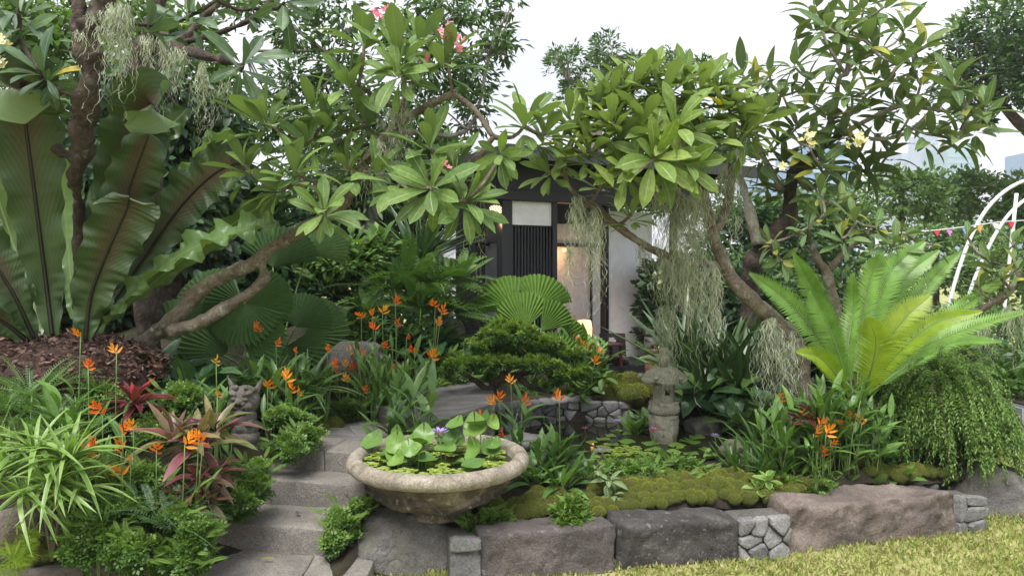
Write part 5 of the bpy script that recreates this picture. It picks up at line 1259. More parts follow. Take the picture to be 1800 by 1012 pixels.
for i, (lb, px, py, d, rx, ry, mt, sz) in enumerate((
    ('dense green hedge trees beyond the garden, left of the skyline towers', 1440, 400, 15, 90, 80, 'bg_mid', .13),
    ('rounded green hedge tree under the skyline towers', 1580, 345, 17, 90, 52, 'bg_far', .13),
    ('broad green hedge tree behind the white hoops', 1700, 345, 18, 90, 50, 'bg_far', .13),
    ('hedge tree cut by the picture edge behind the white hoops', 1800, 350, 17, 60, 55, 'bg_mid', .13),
    ('dark shrub mass behind the frangipani stems', 1330, 430, 11, 110, 90, 'bg_dark', .11),
    ('low green shrubs behind the bunting', 1640, 450, 13, 120, 60, 'bg_mid', .09),
    ('pale green shrubs beyond the cycad at the picture edge', 1760, 470, 12, 80, 70, 'bg_far', .09),
    ('green tree crown behind the pavilion roof', 1180, 270, 14, 130, 90, 'bg_mid', .12),
    ('green tree crown left of the pavilion roof', 730, 300, 10, 110, 80, 'bg_mid', .11),
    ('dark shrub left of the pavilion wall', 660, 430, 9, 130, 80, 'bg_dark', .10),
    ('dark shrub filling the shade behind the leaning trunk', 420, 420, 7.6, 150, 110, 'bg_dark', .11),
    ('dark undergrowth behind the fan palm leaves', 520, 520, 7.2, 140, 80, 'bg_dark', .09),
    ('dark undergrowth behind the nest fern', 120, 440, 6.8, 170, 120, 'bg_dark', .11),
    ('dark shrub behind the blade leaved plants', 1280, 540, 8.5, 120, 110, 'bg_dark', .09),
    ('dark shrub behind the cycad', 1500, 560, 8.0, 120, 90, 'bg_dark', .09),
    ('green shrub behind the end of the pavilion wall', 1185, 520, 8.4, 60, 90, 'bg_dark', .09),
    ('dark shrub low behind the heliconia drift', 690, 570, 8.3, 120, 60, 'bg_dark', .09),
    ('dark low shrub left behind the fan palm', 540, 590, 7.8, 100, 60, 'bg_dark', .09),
    ('low shrubs beyond the lawn right of the cycad', 1700, 590, 9.5, 110, 60, 'bg_mid', .07))):
    x = (px-900)/F*d
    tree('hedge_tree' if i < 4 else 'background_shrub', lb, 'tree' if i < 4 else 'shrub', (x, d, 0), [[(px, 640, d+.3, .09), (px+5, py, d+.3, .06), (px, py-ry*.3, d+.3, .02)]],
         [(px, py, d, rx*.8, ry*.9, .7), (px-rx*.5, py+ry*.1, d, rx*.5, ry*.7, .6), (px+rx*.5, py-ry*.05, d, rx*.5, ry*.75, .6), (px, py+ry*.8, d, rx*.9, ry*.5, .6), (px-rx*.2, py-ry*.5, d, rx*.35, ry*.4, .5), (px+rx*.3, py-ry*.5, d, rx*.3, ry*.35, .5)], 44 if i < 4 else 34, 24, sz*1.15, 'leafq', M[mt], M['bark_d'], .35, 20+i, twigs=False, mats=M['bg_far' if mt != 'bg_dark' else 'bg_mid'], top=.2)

# white hoops, bunting, bins
t = thing('garden_arch', (7.9, 11, 0), 'white tubular arch frame standing on the lawn behind the cycad', 'frame')
for pts in ([(1655, 620, 10.5), (1672, 520, 10.5), (1705, 420, 10.5), (1745, 355, 10.5), (1800, 318, 10.5), (1860, 316, 10.5)], [(1690, 620, 11.3), (1700, 530, 11.3), (1735, 440, 11.3), (1775, 375, 11.3), (1830, 330, 11.3)], [(1755, 640, 11, ), (1787, 340, 11)]):
    tb = Tubes(); tb.add([(W(*p), .026) for p in pts], 8, 5); tb.build('tube', M['pole'], t)
t = thing('bunting', W(1640, 405, 10), 'string of small coloured triangular flags between the hoops', 'bunting')
path = [(1560, 410), (1640, 405), (1700, 398), (1760, 390), (1830, 386)]
tb = Tubes(); tb.add([(W(a, b, 10), .006) for a, b in path], 4, 4); tb.build('string', M['pole'], t)
cols = [(.6, .05, .08), (.6, .2, .55), (.2, .33, .65), (.75, .35, .06), (.7, .68, .66), (.6, .03, .06), (.55, .05, .1), (.7, .6, .1)]
for i, px in enumerate((1647, 1669, 1696, 1722, 1750, 1778, 1806, 1588)):
    py = np.interp(px, [a for a, b in path], [b for a, b in path]); w_, h_ = 6, 14 if i else 12
    a, b, c = W(px-w_, py+1, 10), W(px+w_, py+1, 10), W(px+1, py+h_, 10)
    k = ['red', 'mauve', 'blue', 'orange', 'white', 'crimson', 'ruby', 'yellow'][i]; m = plain('flag_'+k, cols[i], .7)
    o = link('flag', mesh_py([a, b, c, a+Vector((0, .02, 0)), b+Vector((0, .02, 0)), c+Vector((0, .01, 0))], [(0, 2, 1), (3, 4, 5), (0, 1, 4, 3), (1, 2, 5, 4), (2, 0, 3, 5)], m), t); o['label'] = 'small '+k+' triangular flag'
t = thing('wheeled_bin', W(1735, 640, 12), 'dark green bin behind the hoops', 'bin')
z0 = 0; c = W(1735, 640, 12)
wbox('body', (0, 0, -.12+.2), (.42, .4, .55), M['greenb'], t, .03); wbox('lid', (0, 0, .38), (.47, .45, .06), M['greenb'], t, .02)
t = thing('planter_box', W(1795, 735, 6.6), 'grey planter edge at the border of the lawn', 'planter')
wbox('wall', (.1, 0, -.02), (.5, .5, .34), M['greyb'], t, .02); wbox('soil', (.1, 0, .15), (.44, .44, .03), M['soil'], t, 0)
shrub('strappy_plant', 'pale strap leaved plants growing beyond the lawn by the picture edge', 'plant', 1780, 7, [(1775, 690, 6.8, 50, 45, .3), (1730, 660, 7.2, 40, 40, .3), (1800, 640, 7.2, 40, 40, .3), (1780, 600, 8, 60, 40, .3)], 50, 14, .13, 'leafn', M['strap_m'], seed=3, upb=1.)

m, t = new_mat('haze'); pvv = t.nodes.new('ShaderNodeVolumePrincipled'); pvv.inputs['Density'].default_value = .0009; pvv.inputs['Color'].default_value = (.93, .95, 1, 1)
o_ = t.nodes.new('ShaderNodeOutputMaterial'); t.links.new(pvv.outputs[0], o_.inputs['Volume'])
V = [(x_, y_, z_) for z_ in (-1.5, 118) for x_, y_ in ((-700, -700), (700, -700), (700, 700), (-700, 700))]
tag(link('haze', mesh_py(V, [(3, 2, 1, 0), (4, 5, 6, 7), (0, 1, 5, 4), (1, 2, 6, 5), (2, 3, 7, 6), (3, 0, 4, 7)], m)), 'thin pale humid air over the whole scene', 'haze', kind='stuff')
# ------------------------------------------------------------------ frangipani trees
tA, endsA = plum('leaning frangipani with pink flowers whose two stems rise from the bank', W(200, 650, 4.75), [
    [(165, 690, 4.8, .066), (205, 645, 4.8, .060), (262, 595, 4.78, .056), (312, 556, 4.72, .058), (340, 518, 4.7, .048), (385, 490, 4.68, .043), (440, 465, 4.62, .044), (480, 435, 4.6, .040), (530, 405, 4.55, .038), (590, 370, 4.5, .038), (625, 320, 4.5, .034), (640, 290, 4.5, .034), (668, 250, 4.5, .030), (705, 215, 4.5, .026), (745, 190, 4.45, .024), (795, 165, 4.4, .022)],
    [(300, 582, 4.68, .045), (345, 568, 4.64, .042), (385, 548, 4.62, .036), (430, 520, 4.6, .032), (458, 498, 4.6, .036), (466, 484, 4.6, .030), (462, 462, 4.6, .022), (485, 435, 4.6, .02)],
    [(795, 165, 4.4, .018), (825, 185, 4.4, .016), (848, 210, 4.4, .015), (868, 240, 4.4, .015), (900, 242, 4.4, .012)],
    [(868, 240, 4.4, .017), (845, 270, 4.4, .020), (815, 300, 4.4, .022), (780, 320, 4.42, .018), (740, 320, 4.45, .014)],
    [(655, 265, 4.5, .026), (695, 215, 4.5, .018), (712, 165, 4.45, .016), (705, 120, 4.45, .014)],
    [(590, 370, 4.5, .026), (560, 340, 4.45, .018), (555, 320, 4.4, .014)],
    [(700, 190, 4.5, .015), (660, 170, 4.5, .012), (630, 150, 4.5, .011)]],
    [(700, 95, 4.3, 1.25, (-.1, -.35, 1)), (640, 75, 4.45, 1.0), (735, 75, 4.45, 1.0), (785, 105, 4.35, 1.0, (.4, -.3, 1)), (615, 150, 4.45, 1.), (700, 130, 4.2, .9, (0, -.9, .5)), (470, 215, 4.35, 1.2, (-.1, -.3, 1)), (550, 190, 4.5, 1.), (590, 225, 4.5, 1.), (520, 300, 4.2, .9, (.2, -.4, 1)), (570, 370, 4.05, .85, (.2, -.8, .5)), (480, 330, 4.3, .8), (755, 255, 4.2, 1.0, (0, -.3, 1)), (800, 300, 4.3, .9), (755, 330, 4.05, 1.05, (-.1, -.9, .25)), (820, 355, 4.1, .95, (.5, -.7, .3)), (925, 215, 4.35, 1.0), (880, 275, 4.1, .7, (.1, -.8, -.4)), (960, 235, 4.4, .9), (660, 300, 4.4, 1.0), (700, 320, 4.2, .9), (610, 290, 4.45, 1.0), (540, 250, 4.4, 1.0), (430, 290, 4.35, .9), (640, 215, 4.6, .9)],
    M['plum_a'], M['bark'], L=.30, nleaf=15, seed=3, spread=1.05)
frangi_flowers(tA, [(665, 25, 4.35, 6, .035), (690, 18, 4.35, 4, .03), (790, 60, 4.25, 12, .035), (800, 70, 4.25, 8, .025), (750, 105, 4.2, 2, .01), (778, 285, 4.1, 4, .015), (780, 295, 4.1, 3, .012)], M['pink'], .028, seed=2)
tB, endsB = plum('frangipani with a bent trunk and yellowish leaves reaching over the pavilion', W(1400, 720, 5.0), [
    [(1408, 760, 5.05, .085), (1405, 700, 5.05, .085), (1402, 640, 5.0, .08), (1385, 590, 4.98, .066), (1345, 548, 4.95, .055), (1308, 515, 4.9, .05), (1280, 480, 4.88, .047), (1262, 440, 4.85, .042), (1250, 400, 4.85, .036), (1240, 360, 4.85, .032), (1238, 320, 4.85, .026)],
    [(1275, 470, 4.88, .034), (1235, 463, 4.85, .026), (1195, 458, 4.8, .026), (1150, 440, 4.75, .026), (1110, 415, 4.7, .025), (1075, 390, 4.65, .024), (1045, 365, 4.6, .026), (1015, 345, 4.6, .020), (997, 320, 4.6, .015), (990, 290, 4.6, .012)],
    [(1255, 415, 4.85, .026), (1275, 370, 4.85, .026), (1285, 320, 4.85, .024), (1285, 285, 4.85, .018)],
    [(1390, 590, 5.0, .03), (1370, 600, 5.0, .03), (1350, 560, 5.0, .028)]],
    [(990, 275, 4.55, .8), (960, 300, 4.5, .7, (-.5, -.6, .5)), (1040, 200, 4.7, 1.0), (1075, 165, 4.7, 1.0, (-.1, -.4, 1)), (1115, 150, 4.7, 1.1, (0, -.3, 1)), (1165, 170, 4.6, 1.1, (0, -.4, 1)), (1230, 160, 4.6, 1.1, (.1, -.3, 1)), (1280, 190, 4.6, 1.1, (.5, -.4, 1)), (1130, 215, 4.5, 1.0), (1190, 225, 4.4, 1.1, (0, -.9, .4)), (1240, 235, 4.5, 1.0, (.2, -.6, .6)), (1090, 240, 4.5, 1.0), (1040, 265, 4.5, 1.0), (1150, 280, 4.35, 1.1, (0, -.9, .1)), (1200, 290, 4.4, 1.0, (0, -.9, -.1)), (1100, 300, 4.4, .9, (-.2, -.9, .2)), (1060, 320, 4.5, .8), (1110, 375, 4.55, .7, (0, -.2, 1)), (1010, 240, 4.6, .9), (1330, 210, 4.7, .9), (1075, 215, 4.5, .9), (1290, 250, 4.6, .9), (1000, 205, 4.7, .9), (1160, 225, 4.7, 1.0), (1145, 135, 4.75, 1., (-.1, -.3, 1)), (1200, 140, 4.75, 1., (.1, -.3, 1)), (1262, 165, 4.7, 1., (.2, -.3, 1)), (1095, 190, 4.7, 1., (-.2, -.4, 1)), (1310, 235, 4.6, .9, (.3, -.4, .9)), (1215, 195, 4.6, 1., (0, -.5, 1)), (1015, 225, 4.7, .9, (-.3, -.3, 1)), (1055, 175, 4.75, .9, (-.1, -.3, 1))],
    M['plum_b'], M['bark'], L=.30, nleaf=16, seed=7, spread=1.05)
rosC = [(1430, 15), (1455, 45), (1490, 25), (1520, 10), (1560, 15), (1590, 50), (1520, 75), (1440, 55), (1470, 95), (1545, 85), (1600, 95), (1630, 85), (1560, 140), (1615, 150), (1500, 110), (1675, 145), (1700, 180), (1735, 185), (1715, 225), (1640, 235), (1685, 235), (1650, 195), (1575, 185), (1530, 165), (1350, 125), (1390, 115), (1420, 135), (1330, 145), (1300, 130), (1280, 150), (1380, 165), (1430, 180), (1455, 205), (1500, 200), (1400, 220), (1350, 215), (1475, 240), (1420, 255), (1545, 235), (1380, 280), (1450, 290), (1505, 280), (1330, 280), (1385, 330), (1430, 330), (1350, 325), (1480, 325), (1560, 270), (1530, 300), (1320, 230), (1370, 250), (1490, 165), (1600, 210), (1410, 300), (1580, 110), (1480, 60), (1620, 120)]
rC = random.Random(5)
tC, endsC = plum('tall spreading frangipani with cream flowers behind the cycad', W(1340, 640, 6.4), [
    [(1310, 680, 6.6, .085), (1318, 540, 6.6, .08), (1322, 460, 6.5, .08), (1350, 425, 6.45, .075), (1385, 385, 6.4, .07), (1388, 340, 6.4, .055), (1400, 300, 6.35, .05), (1440, 262, 6.3, .035), (1480, 235, 6.3, .022)],
    [(1395, 300, 6.35, .035), (1425, 330, 6.3, .025), (1455, 300, 6.2, .02), (1475, 250, 6.2, .018)],
    [(1440, 262, 6.3, .028), (1465, 200, 6.3, .024), (1475, 140, 6.25, .022), (1490, 125, 6.25, .02), (1490, 60, 6.2, .014)],
    [(1480, 235, 6.3, .02), (1570, 190, 6.2, .018), (1620, 190, 6.2, .016), (1690, 200, 6.2, .013)],
    [(1480, 235, 6.3, .02), (1545, 245, 6.1, .017), (1600, 230, 6.1, .015), (1640, 190, 6.1, .012)],
    [(1485, 130, 6.25, .016), (1455, 80, 6.25, .012), (1445, 50, 6.25, .011)],
    [(1375, 335, 6.4, .03), (1340, 270, 6.4, .022), (1330, 220, 6.4, .018), (1370, 170, 6.4, .014)],
    [(1330, 430, 6.4, .05), (1315, 360, 6.4, .04), (1300, 300, 6.4, .025), (1300, 220, 6.4, .015)]],
    [(x+rC.uniform(-5, 5), y+rC.uniform(-5, 5), 6.2+rC.uniform(-.5, .5), rC.uniform(.85, 1.15)) for x, y in rosC],
    M['plum_c'], M['bark_c'], key='plumc', L=.32, nleaf=12, seed=9, twr=.009, spread=1.15)
frangi_flowers(tC, [(1595, 8, 6, 8, .05), (1425, 240, 5.7, 9, .03), (1422, 256, 5.7, 4, .02), (1502, 250, 5.7, 6, .03), (1518, 250, 5.7, 4, .02), (1370, 292, 5.7, 3, .02), (1510, 238, 5.7, 2, .01), (1330, 150, 5.9, 4, .03), (1728, 175, 6, 3, .03)], M['white_f'], .042, seed=4)
tD, _ = plum('shrubby frangipani sprawling behind and beside the cycad', W(1480, 660, 5.6), [
    [(1500, 700, 5.6, .05), (1480, 600, 5.6, .045), (1468, 540, 5.6, .042), (1452, 480, 5.6, .036), (1440, 462, 5.6, .03), (1425, 430, 5.6, .02)],
    [(1452, 480, 5.6, .025), (1490, 440, 5.6, .02), (1530, 405, 5.5, .016)],
    [(1560, 680, 5.5, .04), (1640, 590, 5.4, .032), (1700, 555, 5.3, .028), (1765, 520, 5.2, .024), (1790, 480, 5.2, .018)]],
    [(1350, 425, 5.5, .75), (1375, 460, 5.4, .7, (0, -.8, -.2)), (1420, 400, 5.5, .9), (1450, 375, 5.5, .9), (1500, 385, 5.4, 1.), (1540, 400, 5.4, 1.), (1590, 410, 5.5, 1.), (1570, 430, 5.2, .9), (1480, 420, 5.3, .9), (1640, 430, 5.5, .8), (1700, 345+70, 5.6, .8), (1780, 425, 5.2, .9), (1790, 470, 5.0, .9), (1740, 460, 5.4, .9), (1760, 490, 5.1, .8), (1720, 500, 5.3, .7), (1440, 340, 5.6, .9), (1480, 355, 5.6, .9)],
    M['plum_c'], M['bark'], key='obov', L=.24, nleaf=10, seed=12, twr=.009)
tE, _ = plum('frangipani with thick dark gnarled trunks and bluish leaves above the nest fern', W(140, 330, 3.9), [
    [(150, 640, 4.75, .05), (142, 440, 4.62, .04), (136, 350, 4.42, .030), (135, 310, 4.28, .040), (140, 260, 4.15, .048), (150, 190, 4.05, .056), (160, 120, 4.0, .060), (155, 70, 4.0, .066), (170, 30, 4.0, .054), (185, -20, 4.0, .046)],
    [(150, 75, 4.0, .045), (140, 30, 4.0, .04), (130, -20, 4.0, .036)],
    [(262, 640, 5.2, .07), (262, 400, 5.2, .07), (260, 180, 5.1, .07), (250, 110, 5.1, .075), (265, 60, 5.0, .05), (285, -20, 5.0, .04)],
    [(262, 95, 5.1, .05), (310, 85, 5.0, .045), (350, 95, 4.9, .03), (405, 108, 4.7, .022), (420, 118, 4.6, .014)],
    [(310, 80, 5., .03), (340, 50, 5., .022), (380, 10, 5., .018), (400, -20, 5, .018)],
    [(320, 75, 5., .025), (380, 60, 4.9, .018), (440, 35, 4.8, .015), (480, 0, 4.8, .013)],
    [(133, 275, 4.18, .03), (112, 270, 4.2, .028), (100, 258, 4.2, .03)]],
    [(428, 112, 4.3, 1.0, (.5, -.7, .3)), (500, 5, 4.4, 1.0, (.4, -.6, -.2)), (450, 15, 4.5, .9), (330, 30, 4.3, .9, (0, -.7, .5)), (265, 45, 4.2, .9), (30, 15, 4.0, .9, (0, -.6, .3)), (70, 125, 3.9, .9, (-.2, -.6, .5)), (30, 60, 4.0, .9, (.2, -.7, .2)), (85, 150, 4.0, .6, (.4, -.7, -.5)), (-10, 100, 4.0, .9), (380, 0, 4.4, .9)],
    M['plum_e'], M['bark_d'], L=.29, nleaf=10, seed=15, twr=.010)
frangi_flowers(tE, [(5, 75, 3.9, 4, .02), (3, 115, 3.9, 2, .015)], M['white_f'], .035, seed=6)

# ------------------------------------------------------------------ hanging moss
strands('hanging_moss', 'long grey green moss beard hanging beside the thick gnarled trunk', [(208, 5, 3.95, 36, 150, 110), (180, 20, 3.92, 50, 60, 50), (135, 55, 3.92, 26, 40, 30)], 1)
strands('hanging_moss', 'tangled moss over the second dark trunk under the branch', [(275, 60, 4.9, 60, 130, 90), (320, 85, 4.8, 40, 90, 60), (360, 110, 4.8, 20, 150, 40), (395, 140, 4.7, 14, 80, 20)], 2)
strands('hanging_moss', 'fine moss tuft on the forked branch of the pink frangipani', [(705, 190, 4.4, 45, 90, 70), (690, 245, 4.4, 60, 60, 40), (650, 300, 4.4, 40, 60, 20), (735, 345, 4.3, 16, 60, 20)], 3)
strands('hanging_moss', 'thin moss thread dropping in front of the pavilion eave post', [(832, 300, 4.3, 14, 130, 14), (828, 400, 4.3, 6, 60, 3)], 4)
strands('hanging_moss', 'moss beard hanging in front of the back wall of the pavilion, the farthest out on its branch', [(1010, 345, 4.58, 30, 150, 90), (1000, 430, 4.58, 14, 90, 30)], 5)
strands('hanging_moss', 'moss beard hanging over the black pavilion post, second along its branch', [(1048, 365, 4.6, 32, 140, 110)], 6)
strands('hanging_moss', 'wide curtain of moss hanging over the pond from the crown', [(1170, 330, 4.75, 55, 190, 170), (1200, 340, 4.7, 50, 180, 150), (1140, 420, 4.72, 30, 60, 50), (1230, 330, 4.75, 30, 140, 80)], 7)
strands('hanging_moss', 'long moss veil narrowing down onto the tip of the stone lantern', [(1180, 450, 4.8, 60, 110, 160), (1170, 540, 5.2, 34, 110, 80), (1215, 460, 4.85, 50, 100, 100), (1210, 530, 4.85, 30, 40, 40)], 8)
strands('hanging_moss', 'moss beard below the bend of the frangipani trunk', [(1245, 465, 4.8, 36, 110, 110), (1255, 540, 4.8, 18, 50, 40)], 9)
strands('hanging_moss', 'moss tuft on the forked upper trunk of the yellowish frangipani', [(1280, 290, 4.8, 30, 120, 70), (1290, 380, 4.8, 14, 70, 20)], 10)
strands('hanging_moss', 'moss coat hanging down the lower frangipani trunk beside the cycad', [(1360, 560, 4.88, 26, 170, 120), (1395, 600, 4.88, 40, 120, 110), (1385, 580, 4.88, 30, 60, 50)], 11)
strands('hanging_moss', 'grey moss hanging under the low limb at the picture edge', [(1780, 540, 5.1, 30, 110, 70), (1715, 560, 5.2, 34, 70, 50)], 12)

# ------------------------------------------------------------------ bird's nest fern on its mulch mound
mb = W(110, 625, 4.45); t = thing('mulch_mound', mb, 'heap of dark brown shredded bark mulch at the foot of the nest fern', 'mulch')
o = rock('heap', (0, 0, 0), (.66, .42, .24), M['mulch'], 88, 5, .18, 0); o.parent = t; o.location = (-.12, .12, -.13); o['kind'] = 'stuff'
rng = np.random.default_rng(3); n = 4200; th = rng.random(n)*6.283; ph = np.arcsin(rng.random(n)*.98)
pp = np.stack([mb.x-.12+.67*np.cos(th)*np.cos(ph), mb.y+.12+.43*np.sin(th)*np.cos(ph), mb.z-.13+.25*np.sin(ph)], 1)+rng.normal(0, .010, (n, 3))
M['chips'] = leaf_mat('bark_chips', [(.03, .016, .012), (.10, .05, .035), (.20, .12, .09), (.05, .025, .02)], rough=.8, trans=0.)
tag(link('bark_chips', merged(T['leafn'][0], pp, rng.normal(0, 1, (n, 3))*[1, 1, .4], rng.normal(0, 1, (n, 3)), rng.uniform(.02, .06, n), M['chips'], rng), t), kind='stuff')
NF = thing('nest_fern', W(130, 590, 4.45), "huge bird's nest fern with broad upright fronds and black midribs on the mulch mound", 'fern')
U_, G_, P_ = M['nest_under'], M['nest_upper'], M['nest_pale']
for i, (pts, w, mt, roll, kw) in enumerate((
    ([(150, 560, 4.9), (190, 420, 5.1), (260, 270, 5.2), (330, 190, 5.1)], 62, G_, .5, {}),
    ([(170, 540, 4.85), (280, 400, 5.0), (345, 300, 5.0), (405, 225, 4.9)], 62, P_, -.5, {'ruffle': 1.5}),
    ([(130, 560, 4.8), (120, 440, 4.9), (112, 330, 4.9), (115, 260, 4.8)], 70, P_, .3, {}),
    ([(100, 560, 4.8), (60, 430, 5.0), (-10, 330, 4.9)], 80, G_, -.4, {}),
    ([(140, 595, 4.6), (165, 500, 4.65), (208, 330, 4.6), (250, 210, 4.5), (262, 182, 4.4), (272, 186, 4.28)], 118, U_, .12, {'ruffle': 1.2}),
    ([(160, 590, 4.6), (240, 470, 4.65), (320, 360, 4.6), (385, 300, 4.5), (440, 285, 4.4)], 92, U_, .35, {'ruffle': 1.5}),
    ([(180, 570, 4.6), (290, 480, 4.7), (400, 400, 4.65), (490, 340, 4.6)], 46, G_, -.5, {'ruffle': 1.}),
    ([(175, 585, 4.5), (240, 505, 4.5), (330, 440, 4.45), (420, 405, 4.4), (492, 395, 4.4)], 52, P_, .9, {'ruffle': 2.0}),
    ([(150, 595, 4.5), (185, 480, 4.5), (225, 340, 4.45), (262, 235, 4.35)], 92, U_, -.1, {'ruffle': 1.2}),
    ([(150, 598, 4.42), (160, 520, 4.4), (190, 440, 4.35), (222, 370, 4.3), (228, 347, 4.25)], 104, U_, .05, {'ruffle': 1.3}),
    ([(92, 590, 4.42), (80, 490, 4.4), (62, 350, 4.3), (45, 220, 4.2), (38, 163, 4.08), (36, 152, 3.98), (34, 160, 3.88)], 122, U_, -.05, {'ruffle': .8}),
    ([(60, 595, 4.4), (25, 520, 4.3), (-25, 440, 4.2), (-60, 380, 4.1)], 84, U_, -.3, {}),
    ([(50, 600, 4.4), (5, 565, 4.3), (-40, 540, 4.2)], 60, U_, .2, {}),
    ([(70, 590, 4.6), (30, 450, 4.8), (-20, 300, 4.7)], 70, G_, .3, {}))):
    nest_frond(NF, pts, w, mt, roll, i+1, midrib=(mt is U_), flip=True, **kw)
# ------------------------------------------------------------------ fan palms
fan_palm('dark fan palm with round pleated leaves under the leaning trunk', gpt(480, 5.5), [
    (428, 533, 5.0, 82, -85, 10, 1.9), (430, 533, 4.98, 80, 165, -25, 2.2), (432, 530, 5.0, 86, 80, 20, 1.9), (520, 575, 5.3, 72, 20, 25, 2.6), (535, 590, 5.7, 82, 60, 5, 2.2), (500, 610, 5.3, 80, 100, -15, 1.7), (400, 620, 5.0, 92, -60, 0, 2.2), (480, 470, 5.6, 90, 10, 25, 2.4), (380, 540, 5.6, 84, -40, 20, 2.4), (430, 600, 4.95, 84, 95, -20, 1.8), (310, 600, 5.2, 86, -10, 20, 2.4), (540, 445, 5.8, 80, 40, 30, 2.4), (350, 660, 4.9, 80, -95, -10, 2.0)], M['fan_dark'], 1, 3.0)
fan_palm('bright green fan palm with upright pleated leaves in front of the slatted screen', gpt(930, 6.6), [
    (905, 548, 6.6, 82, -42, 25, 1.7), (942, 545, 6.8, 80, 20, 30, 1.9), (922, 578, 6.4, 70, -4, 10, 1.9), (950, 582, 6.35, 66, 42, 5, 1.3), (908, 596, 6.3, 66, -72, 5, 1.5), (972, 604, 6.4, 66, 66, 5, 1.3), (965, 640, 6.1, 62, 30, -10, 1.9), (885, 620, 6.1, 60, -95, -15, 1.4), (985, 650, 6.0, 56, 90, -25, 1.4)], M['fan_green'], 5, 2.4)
# ------------------------------------------------------------------ cycad
CY = thing('cycad', gpt(1508, 4.9), 'lush cycad with arching yellow green feather fronds on a short shaggy trunk', 'cycad')
zc = W(1508, 715, 4.9); b = CY.location
tb = Tubes(); tb.add([(Vector((zc.x, 4.9, b.z-.05)), .085), (Vector((zc.x, 4.9, (b.z+zc.z)/2)), .08), (zc, .095), (zc+Vector((0, 0, .04)), .05)], 14, 4, .5, 3); tb.build('trunk', M['bark_d'], CY)
lv = Leaves(); rs = random.Random(2)
for i in range(90):
    a = i*2.4; z_ = b.z+(zc.z-b.z+.03)*(i/90); lv.add('leafn', (zc.x+.085*math.cos(a), 4.9+.085*math.sin(a), z_), (math.cos(a), math.sin(a), .9), (0, 0, 1), .05, M['chips'])
lv.finish(CY, 'leaf_base', 90)
Cg, Cy = M['cycad'], M['cycad_y']
for i, (pts, w, mt, roll, v) in enumerate((
    ([(1508, 700, 4.95), (1560, 600, 5.3), (1630, 500, 5.5), (1690, 440, 5.6)], 60, Cg, .2, .3),
    ([(1508, 700, 4.95), (1590, 620, 5.2), (1690, 540, 5.3), (1780, 480, 5.4)], 56, Cg, .4, .3),
    ([(1508, 700, 4.95), (1540, 590, 5.2), (1590, 490, 5.3), (1650, 440, 5.35)], 64, Cg, .1, .3),
    ([(1506, 700, 4.95), (1530, 580, 5.1), (1565, 480, 5.15), (1625, 425, 5.2)], 78, Cg, .1, .3),
    ([(1506, 700, 4.95), (1512, 590, 5.1), (1530, 490, 5.15), (1550, 445, 5.1)], 62, Cg, 0, .25),
    ([(1500, 700, 4.95), (1490, 620, 5.0), (1500, 540, 5.1), (1500, 480, 5.05)], 56, Cg, .5, .3),
    ([(1498, 700, 4.95), (1465, 600, 5.0), (1430, 510, 5.0), (1395, 445, 4.9)], 66, Cg, -.1, .3),
    ([(1498, 705, 4.9), (1450, 610, 4.9), (1385, 530, 4.85), (1318, 480, 4.8)], 66, Cg, -.3, .3),
    ([(1498, 700, 4.85), (1470, 610, 4.8), (1445, 550, 4.8), (1425, 512, 4.8)], 60, Cg, .1, .3),
    ([(1498, 712, 4.85), (1470, 660, 4.7), (1440, 628, 4.6), (1400, 618, 4.5)], 58, Cy, -.5, .4),
    ([(1516, 700, 4.9), (1590, 630, 4.8), (1690, 580, 4.7), (1810, 545, 4.7)], 56, Cg, .6, .35),
    ([(1516, 705, 4.85), (1570, 630, 4.7), (1640, 570, 4.6), (1725, 547, 4.5)], 62, Cy, .35, .35),
    ([(1514, 700, 4.85), (1545, 620, 4.75), (1590, 560, 4.7), (1635, 520, 4.7)], 78, Cy, .1, .15),
    ([(1508, 712, 4.8), (1528, 660, 4.65), (1540, 600, 4.55), (1525, 560, 4.5)], 84, Cy, -.05, .12),
    ([(1516, 700, 4.95), (1600, 640, 5.0), (1680, 600, 5.1), (1760, 600, 5.1)], 50, Cg, .6, .35))):
    cycad_frond(CY, pts, w, mt, roll, v, 66, .15, i)
# ------------------------------------------------------------------ cloud-pruned podocarpus
BD = 5.55; bb = gpt(856, BD)
t = thing('podocarpus_bonsai', bb, 'cloud pruned dark green podocarpus with a crooked black trunk beside the path', 'tree')
for i, li in enumerate(([(852, 765, BD, .045), (858, 735, BD, .042), (852, 705, BD, .04), (870, 675, BD, .035), (885, 655, BD, .028), (890, 610, BD, .02)], [(870, 672, BD, .026), (905, 660, BD, .024), (935, 680, BD-.05, .018), (970, 690, BD-.1, .012)], [(862, 690, BD, .022), (830, 665, BD, .02), (800, 650, BD, .012)], [(900, 660, BD, .02), (960, 650, BD+.05, .018), (1020, 650, BD+.1, .012)])):
    tb = Tubes(); tb.add([(W(a, b_, c_), r) for a, b_, c_, r in li], 10, 6, .5, i); tb.build('trunk' if i == 0 else 'limb', M['bark_d'], t)
blobs = [(893, 574, BD, 34, 10, .16), (895, 588, BD, 56, 17, .24), (845, 607, BD, 34, 12, .18), (950, 603, BD, 40, 15, .2), (1005, 622, BD, 34, 12, .16), (812, 642, BD-.05, 30, 11, .16), (785, 655, BD, 16, 7, .1), (872, 636, BD-.15, 40, 12, .16), (940, 640, BD-.2, 44, 12, .16), (1000, 655, BD-.15, 44, 12, .16), (905, 615, BD+.1, 50, 14, .2), (965, 672, BD-.1, 26, 8, .12)]
cloud(t, 'crown', blobs, 420, 8, .036, 'tuft4', M['pod_d'], .24, 5, .6, mats=M['pod_l'], top=.48, upb=.8)
